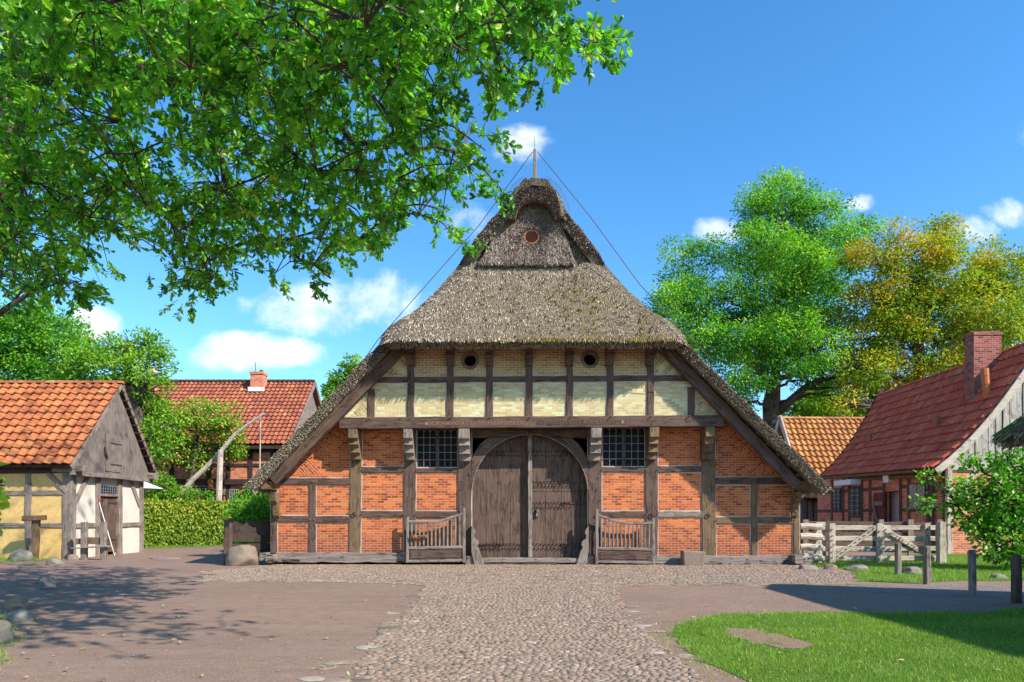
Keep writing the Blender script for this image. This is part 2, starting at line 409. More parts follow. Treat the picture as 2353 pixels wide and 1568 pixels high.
M['door'] = mat_wood('door_oak', 'z', *WDR, sc=1.3)
M['iron'] = mat_plain('rusty_iron', (.075, .035, .03), (.045, .025, .022), 20, .6, .3, .4)
M['void'] = mat_plain('dark_interior', (.012, .009, .008), (.008, .006, .005), 3, 1.0, 0, 0)
M['plaster_y'] = mat_plain('ochre_plaster', (.76, .50, .19), (.64, .41, .15), 1.6, .9, .12, .2, dist=.008, c3=(.50, .32, .12))
M['plaster_w'] = mat_plain('white_plaster', (.64, .59, .51), (.53, .48, .41), 1.8, .9, .35, .2, dist=.012)
TS = [(0, (.20, .062, .035)), (.3, (.36, .10, .045)), (.6, (.50, .16, .06)), (.85, (.58, .22, .085)), (1, (.62, .30, .13))]
M['tile_orange'] = mat_tint('orange_pantile', [(0, (.28, .08, .035)), (.3, (.44, .125, .045)), (.6, (.56, .18, .06)), (.85, (.62, .24, .08)), (1, (.62, .30, .12))], .75, 5, .75, moss=(.14, .11, .03))
M['tile_red'] = mat_tint('red_pantile', [(0, (.16, .05, .034)), (.35, (.33, .095, .05)), (.65, (.45, .135, .065)), (.9, (.54, .20, .09)), (1, (.50, .27, .15))], .75, 5, .6)
M['tile_dark'] = mat_tint('dark_red_pantile', [(0, (.38, .07, .035)), (.4, (.66, .125, .055)), (.7, (.78, .175, .075)), (1, (.78, .27, .11))], .7, 5, .4)
M['tile_amber'] = mat_tint('amber_pantile', [(0, (.34, .12, .05)), (.4, (.50, .19, .06)), (.7, (.62, .29, .085)), (1, (.66, .40, .14))], .75, 4, .5, moss=(.35, .22, .05))
M['lead'] = mat_plain('lead_grey', (.20, .22, .25), (.14, .15, .17), 8, .5, .2, .5)
M['white'] = mat_plain('white_paint', (.72, .73, .74), (.62, .63, .64), 5, .5, .1)
M['bark'] = mat_wood('bark', 'z', (.11, .085, .062), (.065, .05, .038), (.028, .022, .018), sc=.55, crack=.9)
M['bark_pale'] = mat_wood('pale_bark', 'z', (.22, .185, .14), (.13, .105, .08), (.05, .04, .03), sc=.55, crack=.9)
M['stone'] = mat_plain('granite', (.34, .28, .235), (.20, .165, .14), 7, .9, .6, .25, dist=.02, c3=(.12, .095, .08))
M['stone_grey'] = mat_plain('grey_fieldstone', (.25, .215, .185), (.14, .12, .10), 7, .9, .6, .25, dist=.02, c3=(.20, .21, .12))
M['stone_red'] = mat_plain('reddish_granite', (.30, .215, .165), (.17, .125, .10), 5, .9, .6, .25, dist=.02, c3=(.19, .17, .11))
M['carved'] = mat_plain('carved_letters', (.30, .17, .105), (.21, .115, .075), 25, .8, .2)
M['carved_dark'] = mat_plain('carved_dark_wood', (.075, .05, .042), (.05, .035, .03), 25, .8, .2)  # dark brown for the second carved field and the sign letters
M['carved_rust'] = mat_plain('carved_rust', (.16, .085, .06), (.11, .06, .045), 25, .8, .2)
# glass: dark room behind old panes
mg, nt = new_mat('old_glass'); g = nt.n('ShaderNodeNewGeometry'); nz = nt.noise(g.outputs['Position'], 9, 2)
finish(nt, nt.mix(nz, (.010, .010, .013), (.02, .021, .026)), .22, nt.bump(nz, .3, .03), .03); M['glass'] = mg
mg, nt = new_mat('bright_glass'); g = nt.n('ShaderNodeNewGeometry'); nz = nt.noise(g.outputs['Position'], 13, 3)
finish(nt, nt.mix(nt.math('MULTIPLY_ADD', nz, 3.2, -1.2, True), (.06, .05, .055), (.55, .55, .52)), .1, None, .6); M['glass_curtain'] = mg
M['lattice'] = mat_plain('lead_came', (.38, .37, .36), (.26, .26, .26), 30, .6, 0, .3)
M['wfr'] = mat_wood('window_oak', 'z', (.13, .095, .08), (.09, .065, .055), (.045, .03, .025))
# ------------------------------------------------------------------ ground
mg, nt = new_mat('gravel_yard'); g = nt.n('ShaderNodeNewGeometry'); p = g.outputs['Position']
n1 = nt.noise(p, .45, 5, .6); n2 = nt.noise(p, 38, 3, .7); n3 = nt.noise(p, 4.5, 5, .65); n4 = nt.noise(nt.mapping(p, scale=(.35, 2.2, 1)), 1.6, 4)
c = nt.mix(nt.math('MULTIPLY_ADD', n1, 2.4, -.75, True), (.30, .190, .132), (.225, .142, .102))
c = nt.mix(nt.math('MULTIPLY_ADD', n3, 1.8, -.7, True), c, (.165, .105, .082))
c = nt.mix(nt.math('MULTIPLY_ADD', n4, 1.6, -.75, True), c, (.29, .215, .185))
c = nt.mix(nt.math('MULTIPLY_ADD', n2, 5.0, -2.75, True), c, (.46, .36, .29))
c = nt.mix(nt.math('MULTIPLY_ADD', nt.noise(p, 55, 2), 5.0, -2.85, True), c, (.07, .045, .035))
finish(nt, c, .93, nt.bump(nt.math('ADD', n2, n3), .55, .012), .2); M['yard'] = mg
mg, nt = new_mat('cobble_joint_soil'); g = nt.n('ShaderNodeNewGeometry'); p = g.outputs['Position']
n2 = nt.noise(p, 30, 4, .7); n1 = nt.noise(p, .9, 4)
c = nt.mix(nt.math('MULTIPLY_ADD', n2, 2.5, -.8, True), (.31, .205, .14), (.20, .13, .09))
c = nt.mix(nt.math('MULTIPLY_ADD', n1, 5.0, -3.0, True), c, (.085, .10, .035))
finish(nt, c, .95, nt.bump(n2, .6, .02), .15); M['soil'] = mg
M['cobble'] = mat_tint('cobblestone', [(0, (.15, .115, .09)), (.2, (.23, .17, .13)), (.5, (.31, .225, .165)), (.7, (.345, .25, .18)), (.85, (.35, .21, .15)), (1, (.42, .35, .275))], .85, 14, .35, bump=.4)
mg, nt = new_mat('lawn_soil'); g = nt.n('ShaderNodeNewGeometry'); p = g.outputs['Position']
n1 = nt.noise(p, 1.3, 4); n2 = nt.noise(p, 25, 4, .7)
c = nt.mix(nt.math('MULTIPLY_ADD', n1, 2.0, -.5, True), (.11, .20, .03), (.17, .23, .045)); c = nt.mix(nt.math('MULTIPLY_ADD', n2, 2.2, -.8, True), c, (.05, .10, .012))
finish(nt, c, .95, nt.bump(n2, .8, .03), .1); M['lawn'] = mg

def wobble_poly(poly, amp, step):
    out = []
    n = len(poly)
    for i in range(n):
        a = Vector(poly[i]).to_2d() if len(poly[i]) == 2 else Vector(poly[i][:2]); b = Vector(poly[(i + 1) % n][:2])
        L = (b - a).length; k = max(1, int(L / step))
        for j in range(k):
            q = a.lerp(b, j / k); out.append((q.x + R.uniform(-amp, amp), q.y + R.uniform(-amp, amp)))
    return out
def sheet(name, poly, z, mat, kind='structure', thick=None):
    me = bpy.data.meshes.new(name); bm = bmesh.new()
    vs = [bm.verts.new((x, y, z)) for x, y in poly]
    es = [bm.edges.new((vs[i], vs[(i + 1) % len(vs)])) for i in range(len(vs))]
    bmesh.ops.triangle_fill(bm, use_beauty=True, use_dissolve=False, edges=es, normal=(0, 0, 1)); bm.to_mesh(me); bm.free()
    o = link_mesh(me, name, mat); return tag(o, kind=kind)
def inside(poly, X, Y):
    X = np.asarray(X); Y = np.asarray(Y); r = np.zeros(X.shape, bool); n = len(poly); j = n - 1
    for i in range(n):
        xi, yi = poly[i]; xj, yj = poly[j]
        cnd = ((yi > Y) != (yj > Y)) & (X < (xj - xi) * (Y - yi) / (yj - yi + 1e-12) + xi)
        r ^= cnd; j = i
    return r
sheet('ground', [(-700, -60), (700, -60), (700, 1200), (-700, 1200)], 0.0, M['yard'])
path_poly = wobble_poly([(-1.62, 1.0), (-1.45, 6.1), (-1.75, 8.6), (-1.65, 11.0), (-1.78, 14.5), (-3.2, 15.2), (-7.0, 15.8), (-8.3, 18.2), (-7.9, 19.4), (-7.3, 20.9), (8.75, 20.9), (9.1, 18.6), (8.3, 16.6), (7.3, 14.9), (4.3, 14.75), (2.15, 14.35), (1.85, 11.0), (1.7, 8.0), (1.85, 1.0)], .09, .3)
sheet('cobble_joints', path_poly, 0.004, M['soil'])
# domed stones
def cobbles():
    V = []; F = []; T = []
    pts = []
    for (x0, x1, y0, y1, sp) in ((-2.1, 2.3, 5.0, 15.0, .070), (-8.6, 9.3, 14.3, 20.9, .088)):
        ny = int((y1 - y0) / (sp * .8))
        for iy in range(ny):
            yy = y0 + iy * sp * .8; xx = x0 + R.uniform(0, sp)
            while xx < x1:
                s = R.choice((.85, 1, 1, 1.1, 1.45)) * sp
                pts.append((xx + s / 2, yy + R.uniform(-.25, .25) * sp, s)); xx += s * R.uniform(.96, 1.12)
    P = np.array(pts); k = inside(path_poly, P[:, 0], P[:, 1])
    front = inside([(-2.1, 0), (2.3, 0), (2.3, 15.0), (-2.1, 15.0)], P[:, 0], P[:, 1]); half = np.arange(len(P)) < 0
    P = P[k]
    # big edging and threshold stones
    big = []
    for i in range(70):
        t = R.random(); side = R.choice((0, 1)); y = 5 + 9.5 * t
        big.append(((-1.62 if side == 0 else 1.78) + R.uniform(-.22, .22), y, R.uniform(.2, .34)))
    for i in range(60): big.append((R.uniform(-1.6, 3.0), R.uniform(15.0, 20.3), R.uniform(.26, .5)))
    for i in range(46): big.append((R.uniform(2.4, 7.6), R.uniform(14.6, 15.1), R.uniform(.28, .5)))
    for i in range(40): big.append((R.uniform(-7.4, -2.2), R.uniform(15.4, 15.9), R.uniform(.24, .45)))
    for i in range(60): big.append((-7.3 + i * .27 + R.uniform(-.06, .06), 20.55 + R.uniform(-.08, .08), R.uniform(.22, .36)))
    B = np.array(big)
    keep = np.ones(len(P), bool)
    for b in B:
        dx = (P[:, 0] - b[0]); dy = (P[:, 1] - b[1]) * 1.35; keep &= (dx * dx + dy * dy) > (b[2] * .48 + P[:, 2] * .28) ** 2
    P = np.vstack([P[keep], B])
    seen = np.zeros(len(P), bool)
    n = 8
    for q, (x, y, s) in enumerate(P):
        k = len(V); h = R.uniform(.003, .014) * (1.0 if s < .2 else .8); a0 = R.random() * 6.28
        ph = [R.uniform(.84, 1.14) for _ in range(n)]; ey = R.uniform(.68, .86); tx = R.uniform(-.08, .08); ty = R.uniform(-.08, .08)
        for (rr, zz) in ((1.0, -.004), (.9, .62), (.55, .97)):
            for j in range(n):
                a = a0 + 6.2832 * j / n; r = s * .485 * rr * ph[j]
                dx = math.cos(a) * r; dyy = math.sin(a) * r * ey
                V.append((x + dx, y + dyy, .004 + h * zz + dx * tx * zz + dyy * ty * zz))
        V.append((x, y, .004 + h))
        for ring in (0, 1):
            for j in range(n):
                j2 = (j + 1) % n; F.append((k + ring * n + j, k + ring * n + j2, k + (ring + 1) * n + j2)); F.append((k + ring * n + j, k + (ring + 1) * n + j2, k + (ring + 1) * n + j))
        for j in range(n): F.append((k + 2 * n + j, k + 2 * n + (j + 1) % n, k + 3 * n))
        T += [min(1, max(0, R.gauss(.48, .25)))] * (3 * n + 1)
    return tag(npmesh('cobblestone_path', V, F, M['cobble'], tint=T, smooth=True), kind='structure')
cobbles()

lawn_poly = wobble_poly([(2.35, 3.0), (2.15, 6.2), (1.9, 7.3), (2.0, 8.6), (2.4, 9.6), (3.2, 10.35), (4.8, 10.5), (7.3, 10.5), (8.1, 11.0), (9.5, 11.6), (14, 12.2), (14, 3.0)], .08, .25)
sheet('lawn', lawn_poly, 0.004, M['lawn'])
back_lawn = wobble_poly([(7.9, 15.6), (8.6, 17.0), (9.2, 18.8), (9.0, 21.2), (10.0, 23.5), (17.0, 27.5), (19, 30), (34, 30), (34, 15.5), (14, 15.4), (12.0, 15.7), (10.4, 15.6), (9.0, 15.2)], .12, .35)
sheet('back_lawn', back_lawn, 0.004, M['lawn'])
hedge_verge = wobble_poly([(-17.4, 31.0), (-15.9, 31.2), (-12.6, 35.9), (-11, 36.4), (-11, 38), (-18, 34)], .1, .4)
sheet('grass_verge', hedge_verge, 0.004, M['lawn'])
corner_lawn = wobble_poly([(-4.9, 6.4), (-5.75, 8.0), (-6.5, 9.0), (-7.6, 10.2), (-9.4, 10.9), (-16, 11.4), (-16, 5), (-4.9, 5)], .1, .3)
shed_verge = wobble_poly([(-24, 20.9), (-19.5, 21.3), (-15.6, 22.4), (-15.6, 23.5), (-30, 23.5), (-30, 20.8)], .1, .4)
sheet('shed_verge', shed_verge, 0.004, M['lawn'])
M['pavers'] = None
mg, nt = new_mat('clinker_path'); g = nt.n('ShaderNodeNewGeometry'); p = g.outputs['Position']
b = nt.n('ShaderNodeTexBrick'); nt.set(b, 'Vector', nt.mapping(p, rot=(0, 0, .3))); b.inputs['Scale'].default_value = 1; b.inputs['Brick Width'].default_value = .21; b.inputs['Row Height'].default_value = .1; b.inputs['Mortar Size'].default_value = .01
b.inputs['Color1'].default_value = (.22, .17, .155, 1); b.inputs['Color2'].default_value = (.33, .26, .235, 1); b.inputs['Mortar'].default_value = (.09, .075, .06, 1)
n2 = nt.noise(p, 5, 4); cc = nt.mix(nt.math('MULTIPLY_ADD', n2, 1.6, -.5, True), b.outputs[0], (.17, .13, .115))
finish(nt, cc, .9, nt.bump(nt.math('SUBTRACT', nt.noise(p, 40, 3), b.outputs['Fac']), .6, .012), .2)
sheet('clinker_path', wobble_poly([(5.9, 14.5), (6.6, 13.6), (7.6, 13.0), (9.4, 12.5), (14, 12.35), (30, 12.3), (30, 14.2), (12, 14.3), (9, 14.75), (7, 14.7)], .03, .5), 0.004, mg)
sheet('bare_patch', wobble_poly([(2.85, 9.15), (3.2, 8.95), (3.38, 8.45), (3.56, 8.0), (3.35, 7.72), (3.02, 7.6), (2.83, 8.02), (2.68, 8.5)], .07, .1), 0.010, M['soil'])

# grass blades
M['grass'] = mat_leaf('grass_blade', [(0, (.075, .15, .02)), (.35, (.155, .275, .03)), (.7, (.25, .38, .045)), (.93, (.38, .45, .08)), (1, (.56, .48, .22))], .42, .04)
def grass(name, poly, dens, h, holes=(), near=None, z=.004):
    P = np.array(poly); x0, y0 = P.min(0); x1, y1 = P.max(0)
    if near: y0 = max(y0, near[0]); y1 = min(y1, near[1]); x0 = max(x0, near[2]); x1 = min(x1, near[3])
    n = int((x1 - x0) * (y1 - y0) * dens); X = NR.uniform(x0, x1, n); Y = NR.uniform(y0, y1, n)
    if near: X, Y = X, Y
    k = inside(poly, X, Y)
    for hp in holes: k &= ~inside(hp, X, Y) | (NR.random(n) < .10)
    vis = (np.abs(X - 0) < Y * .80 + .6) & (Y > 5.2); k &= vis
    X, Y = X[k], Y[k]; n = len(X)
    if dens > 2000:
        k2 = NR.random(len(X)) < np.clip(.45 + .9 * (np.sin(X * 3.3 + 2 * np.sin(Y * 1.1)) * np.sin(Y * 2.9 + 1.7 * np.sin(X * 1.3)) * .5 + .5), 0, 1); X, Y = X[k2], Y[k2]; n = len(X)
    cl = np.sin(X * 2.1 + 1.3 * np.sin(Y * 1.7)) * np.cos(Y * 2.6 + X) * .5 + .5
    n = len(X); pos = np.stack([X, Y, np.full(n, z - .004)], 1)
    ax = np.stack([NR.normal(0, .45, n), NR.normal(0, .45, n), np.ones(n)], 1)
    nm = np.stack([NR.normal(0, 1, n), NR.normal(0, 1, n), np.zeros(n)], 1)
    size = h * NR.uniform(.5, 1.25, n) * (.75 + .5 * cl); tint = np.clip(NR.normal(.52, .2, n) + .25 * (cl - .5), 0, 1)
    tint[NR.random(n) < .02] = 1.0
    return tag(leaves(name, M['grass'], None, pos, ax, nm, size, tint, tmpl_blade(), NR.uniform(.004, .009, n) * (h / .05) ** .6), kind='stuff')
dirt = [(2.9, 9.12), (3.17, 8.92), (3.42, 8.5), (3.52, 8.0), (3.36, 7.68), (3.0, 7.6), (2.78, 8.0), (2.7, 8.5)]
grass('lawn_grass', lawn_poly, 4200, .052, [dirt], near=(5.2, 12.3, 1.5, 11))
grass('lawn_edge_grass', [(q[0] + .0, q[1]) for q in wobble_poly([(1.75, 5.2), (1.72, 7.3), (1.8, 8.7), (2.25, 9.8), (3.1, 10.6), (4.8, 10.75), (7.3, 10.75), (8.1, 11.25), (8.1, 10.9), (7.3, 10.4), (4.8, 10.4), (3.3, 10.2), (2.5, 9.5), (2.1, 8.6), (2.0, 7.3), (2.2, 5.2)], .06, .2)], 420, .045)
grass('back_grass', back_lawn, 620, .085, near=(15, 24, 7.5, 20))
grass('verge_grass', hedge_verge, 500, .11, near=(30, 38, -19, -10))
grass('tree_grass', corner_lawn, 420, .085, near=(5, 12.5, -12, -4))
grass('shed_grass', shed_verge, 500, .12, near=(20, 24, -24, -15))
# tufts between the kerb stones
tuft_poly = [(2.6, 14.45), (8.2, 14.45), (8.2, 14.9), (2.6, 14.9)]
grass('kerb_tufts', tuft_poly, 260, .05)
grass('cobble_tufts', [(3.5, 15.6), (7.9, 15.6), (7.9, 17.8), (3.5, 17.8)], 60, .035)

# fallen leaves
M['litter'] = mat_leaf('fallen_leaf', [(0, (.20, .12, .05)), (.4, (.42, .28, .13)), (.7, (.55, .42, .24)), (.9, (.40, .40, .10)), (1, (.13, .25, .04))], .1, .05)
n = 330
Yl = 5.4 + 16 * NR.random(n) ** 1.4; Xl = (NR.random(n) * 2 - 1) * Yl * .76
pos = np.stack([Xl, Yl, np.full(n, .03)], 1); ax = np.stack([NR.normal(0, 1, n), NR.normal(0, 1, n), NR.normal(0, .18, n)], 1); nm = np.stack([NR.normal(0, .35, n), NR.normal(0, .35, n), np.ones(n)], 1)
tag(leaves('leaf_litter', M['litter'], None, pos, ax, nm, NR.uniform(.03, .075, n), NR.random(n), tmpl_oak()), kind='stuff')

# grit lying loose on the yard
n = 9000
Yg_ = 5.3 + 11 * NR.random(n) ** 1.8; Xg_ = (NR.random(n) * 2 - 1) * Yg_ * .77; kk = ~inside(lawn_poly, Xg_, Yg_); Xg_, Yg_ = Xg_[kk], Yg_[kk]; n = len(Xg_)
pv = np.array([(1, 0, 0), (-.4, .85, 0), (-.6, -.75, 0), (0, 0, .7), (.1, .1, -.3)]); pf = np.array([(0, 1, 3), (1, 2, 3), (2, 0, 3), (1, 0, 4), (2, 1, 4), (0, 2, 4)])
rr_ = NR.uniform(.003, .010, n) * (1 + (NR.random(n) < .03) * 1.6); th = NR.random(n) * 6.283
px_ = pv[None, :, 0] * np.cos(th)[:, None] - pv[None, :, 1] * np.sin(th)[:, None]; py_ = pv[None, :, 0] * np.sin(th)[:, None] + pv[None, :, 1] * np.cos(th)[:, None]
Vg = np.stack([Xg_[:, None] + px_ * rr_[:, None], Yg_[:, None] + py_ * rr_[:, None], .008 + pv[None, :, 2] * rr_[:, None] * .8 + px_ * 0], 2)
tag(npmesh('gravel', Vg.reshape(-1, 3), (pf[None] + (np.arange(n) * 5)[:, None, None]).reshape(-1, 3), M['cobble'], tint=np.repeat(NR.random(n), 5)), kind='stuff')
# ------------------------------------------------------------------ thatched farmhouse
YL, YT = 21.0, 20.955            # lower brick face, lower timber face
YU, YUT = 20.45, 20.405          # jettied gable
house = empty('thatched_farmhouse', (0.7, 21.0, 0), 'large thatched half-timbered farmhouse with orange brick infill and an arched barn door', 'farmhouse')
MO = MB()                        # pale mortar joints along the timbers
def fpost(name, x0, x1, y0, y1, mat, yt=YT, d=.17, x0b=None, x1b=None, jit=.009, mort=True, par=None):
    Yc = yt + d / 2; m = MB()
    a = Vector((PX((x0 + x1) / 2, yt), Yc, PZ(y1, yt))); 
    b = Vector((PX((x0 + x1) / 2, yt), Yc, PZ(y0, yt)))
    if x0b is not None: a.x = PX((x0b + x1b) / 2, yt)
    wd = PX(x1, yt) - PX(x0, yt); m.beam(a, b, wd, d, jit=jit, ch=.015)
    if mort:
        w2 = wd / 2 + .022; yb = yt + .041
        MO.add([(a.x - w2, yb, a.z), (a.x + w2, yb, a.z), (b.x + w2, yb, b.z), (b.x - w2, yb, b.z)], [(0, 1, 2, 3)])
    return m.build(name, M[mat], par or house)
def frail(name, x0, x1, y0, y1, mat, yt=YT + .004, d=.16, jit=.008, mort=True):
    Yc = yt + d / 2; m = MB(); zc = PZ((y0 + y1) / 2, yt); h = PZ(y0, yt) - PZ(y1, yt)
    m.beam((PX(x0, yt), Yc, zc), (PX(x1, yt), Yc, zc), h, d, jit=jit, ch=.015)
    if mort:
        h2 = h / 2 + .022; yb = yt + .035
        MO.add([(PX(x0, yt), yb, zc - h2), (PX(x1, yt), yb, zc - h2), (PX(x1, yt), yb, zc + h2), (PX(x0, yt), yb, zc + h2)], [(0, 1, 2, 3)])
    return m.build(name, M[mat], house)
def fpoly(pts, Y): return [(PX(x, Y), PZ(y, Y)) for x, y in pts]
bw = MB()
for poly in ([(626, 1290), (626, 1118), (778, 966), (957, 966), (957, 1290)],
             [(957, 1290), (957, 1081), (1053, 1081), (1053, 1290)], [(1053, 1290), (1053, 966), (1082, 966), (1082, 1290)],
             [(957, 984), (957, 966), (1053, 966), (1053, 984)],
             [(1353, 1290), (1353, 966), (1382, 966), (1382, 1290)], [(1382, 1290), (1382, 1080), (1484, 1080), (1484, 1290)],
             [(1382, 980), (1382, 966), (1484, 966), (1484, 980)],
             [(1484, 1290), (1484, 966), (1668, 958), (1830, 1108), (1830, 1290)]):
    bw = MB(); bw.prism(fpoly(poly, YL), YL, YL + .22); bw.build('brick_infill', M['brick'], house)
# slanting ("tumbled") courses under the verge
for nm_, mt, tris in (('left', 'brick_tumbled_a', [[(672, 1092), (742, 1092), (716, 1050)], [(706, 1058), (776, 1030), (752, 1004)], [(748, 1010), (806, 1000), (782, 972)]]),
                 ('right', 'brick_tumbled_b', [[(1724, 1092), (1796, 1092), (1750, 1048)], [(1680, 1048), (1745, 1044), (1712, 1008)], [(1650, 1012), (1704, 1002), (1672, 970)]])):
    for p3 in tris: t = MB(); t.prism(fpoly(p3, YL), YL - .004, YL + .05); t.build('tumbled_brickwork', M[mt], house)
# upper gable wall with two round vents
def gable_wall():
    outer = fpoly([(775, 966), (930, 788), (1523, 788), (1668, 966)], YU)
    vents = [(PX(1080, YU), PZ(828, YU)), (PX(1355.5, YU), PZ(825.5, YU))]; rad = 14.2 * YU / FPX
    bm = bmesh.new(); es = []
    def loop(pts):
        vs = [bm.verts.new((x, YU, z)) for x, z in pts]
        for i in range(len(vs)): es.append(bm.edges.new((vs[i], vs[(i + 1) % len(vs)])))
        return vs
    loop(outer); rings = [loop([(cx + rad * math.cos(a * math.pi / 14), cz + rad * math.sin(a * math.pi / 14)) for a in range(28)]) for cx, cz in vents]
    bmesh.ops.triangle_fill(bm, use_beauty=True, edges=es, normal=(0, -1, 0))
    for vs in rings:
        bk = [bm.verts.new((v.co.x, YU + .35, v.co.z)) for v in vs]
        for i in range(28): bm.faces.new((vs[i], vs[(i + 1) % 28], bk[(i + 1) % 28], bk[i]))
    me = bpy.data.meshes.new('yellow_brick_gable'); bm.to_mesh(me); bm.free()
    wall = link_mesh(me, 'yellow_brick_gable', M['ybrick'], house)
    for cx, cz in vents:
        r = MB(); 
        for k in range(26):
            a0 = 2 * math.pi * (k + .1) / 26; a1 = 2 * math.pi * (k + .9) / 26; r0 = rad * .99; r1 = rad * R.uniform(1.5, 1.6)
            r.prism([(cx + r0 * math.cos(a0), cz + r0 * math.sin(a0)), (cx + r1 * math.cos(a0), cz + r1 * math.sin(a0)), (cx + r1 * math.cos(a1), cz + r1 * math.sin(a1)), (cx + r0 * math.cos(a1), cz + r0 * math.sin(a1))], YU - .02, YU + .05)
        ring = r.build('round_vent', M['tan_x'], house); r2 = MB(); r1 = rad * 1.62; r2.add([(cx + q * math.cos(a * math.pi / 14), YU - .004, cz + q * math.sin(a * math.pi / 14)) for q in (rad, r1) for a in range(28)], [(a, (a + 1) % 28, (a + 1) % 28 + 28, a + 28) for a in range(28)]); r2.build('vent_mortar', M['mortar'], ring)
        d = MB(); d.prism([(cx + rad * .995 * math.cos(a * math.pi / 14), cz + rad * .995 * math.sin(a * math.pi / 14)) for a in range(28)], YU + .22, YU + .3); d.build('vent_hole', M['void'], ring)
gable_wall()
for mt, tris in (('ybrick_a', [[(805, 956), (845, 956), (845, 912)], [(884, 862), (934, 862), (934, 806)]]), ('ybrick_b', [[(1600, 956), (1648, 956), (1600, 910)], [(1506, 860), (1562, 860), (1508, 806)]])):
    for p3 in tris: t = MB(); t.prism(fpoly(p3, YU), YU - .004, YU + .05); t.build('tumbled_brickwork', M[mt], house)
# lower frame
fpost('corner_post', 622, 636.5, 1112, 1271, 'wood_z'); fpost('corner_post', 1823.5, 1838, 1106, 1278, 'tan_z')
fpost('post', 806, 832, 984, 1273, 'tan_z', x0b=802, x1b=828); fpost('post', 929, 956, 984, 1274, 'wood_z', x0b=927, x1b=955)
fpost('post', 1483.5, 1512, 984, 1278, 'wood_z'); fpost('post', 1611, 1643, 984, 1278, 'tan_z', x0b=1614, x1b=1646)
fpost('door_post', 1053, 1083.5, 984, 1275, 'wood_z', d=.3, yt=YT - .012); fpost('door_post', 1351.5, 1383, 984, 1275, 'wood_z', d=.3, yt=YT - .012)
fpost('stud', 709.5, 725, 1113, 1271, 'wood_z'); fpost('stud', 1726, 1742, 1112, 1276, 'tan_z')
for (a, b, c, d_, mt) in ((636, 805, 1099, 1114, 'wood_x'), (637, 710, 1185, 1200, 'wood_x'), (725, 803, 1186, 1201, 'wood_x'), (831, 929, 1073, 1087.5, 'wood_x'), (830, 928, 1174, 1189, 'wood_x'),
                      (956, 1053, 1075.5, 1087, 'wood_x'), (956, 1053, 1175, 1190, 'wood_x'), (1383, 1484, 1073.5, 1085.5, 'wood_x'), (1383, 1484, 1175, 1189, 'wood_x'),
                      (1512, 1612, 1071, 1085, 'wood_x'), (1512, 1613, 1175, 1189, 'grey_x'), (1645, 1825, 1097.5, 1113.5, 'wood_x'), (1646, 1727, 1188, 1203.5, 'tan_x'), (1742, 1824, 1188, 1203.5, 'tan_x')):
    frail('rail', a, b, c, d_, mt)
frail('sill_beam', 634, 931, 1270, 1293, 'sill', yt=YT - .07, d=.3, jit=.014, mort=False); frail('sill_beam', 1505, 1826, 1277, 1297.5, 'sill', yt=YT - .07, d=.3, jit=.014, mort=False)
frail('sill_beam', 931, 1056, 1272, 1293.5, 'sill', yt=YT - .05, d=.28, mort=False); frail('sill_beam', 1380, 1505, 1276, 1296, 'sill', yt=YT - .05, d=.28, mort=False)
m = MB(); m.beam((PX(606, 20.7), 20.62, .26), (PX(606, 20.7), 22.0, .26), .2, .22, dv=(0, 0, 1), jit=.02); m.beam((PX(622, 20.6), 20.5, .2), (PX(622, 20.6), 21.4, .2), .23, .24, dv=(0, 0, 1), jit=.02, ch=.05); m.build('sill_end', M['sill'], house)
m = MB(); m.beam((PX(1834, 20.6), 20.5, .18), (PX(1834, 20.6), 21.6, .18), .26, .24, dv=(0, 0, 1), jit=.02, ch=.03); m.beam((PX(1838, 20.9), 20.92, .1), (PX(1868, 20.9), 20.92, .12), .2, .25, jit=.015); m.build('sill_end', M['sill'], house)
# jetty beam with carved inscription
YB = 20.34
m = MB(); m.beam((PX(780, YB), YB + .16, PZ(972.5, YB)), (PX(1664, YB), YB + .16, PZ(967, YB)), 26 * YB / FPX, .32, jit=.008, ch=.012, n=24)
beam = m.build('inscription_beam', M['wood_x'], house)
def text(name, s, x0, x1, yb, size_px, Y, mat, parent, ext=.006, slope=0.0):
    cu_ = bpy.data.curves.new(name, 'FONT'); cu_.body = s; cu_.extrude = ext; cu_.size = 1.0; cu_.resolution_u = 2
    tmp = bpy.data.objects.new('tmp', cu_); COL.objects.link(tmp); bpy.context.view_layer.update()
    dg = bpy.context.evaluated_depsgraph_get(); me = bpy.data.meshes.new_from_object(tmp.evaluated_get(dg)); bpy.data.objects.remove(tmp)
    n = len(me.vertices); co = np.empty(n * 3, np.float32); me.vertices.foreach_get('co', co); co = co.reshape(-1, 3)
    w0, w1 = co[:, 0].min(), co[:, 0].max(); h0, h1 = co[:, 1].min(), co[:, 1].max()
    X0, X1 = PX(x0, Y), PX(x1, Y); H = size_px * Y / FPX; Z0 = PZ(yb, Y)
    q = np.empty_like(co); q[:, 0] = X0 + (co[:, 0] - w0) / (w1 - w0) * (X1 - X0); q[:, 2] = Z0 + (co[:, 1] - h0) / (h1 - h0) * H + (q[:, 0] - X0) * slope; q[:, 1] = Y - co[:, 2]
    me.vertices.foreach_set('co', q.ravel()); me.update()
    return link_mesh(me, name, mat, parent)
m = MB(); sl = 5.5 / 884.0
zc = PZ(974.2, YB)
m.add([(PX(974, YB), YB - .002, zc - .055), (PX(1232, YB), YB - .002, zc - .055 + .02), (PX(1232, YB), YB - .002, zc + .072 + .02), (PX(974, YB), YB - .002, zc + .072)], [(0, 1, 2, 3)])
m.build('carved_field', M['carved_rust'], beam)
m = MB()
m.add([(PX(1232, YB), YB - .002, zc - .055 + .02), (PX(1438, YB), YB - .002, zc - .055 + .037), (PX(1438, YB), YB - .002, zc + .072 + .037), (PX(1232, YB), YB - .002, zc + .072 + .02)], [(0, 1, 2, 3)])
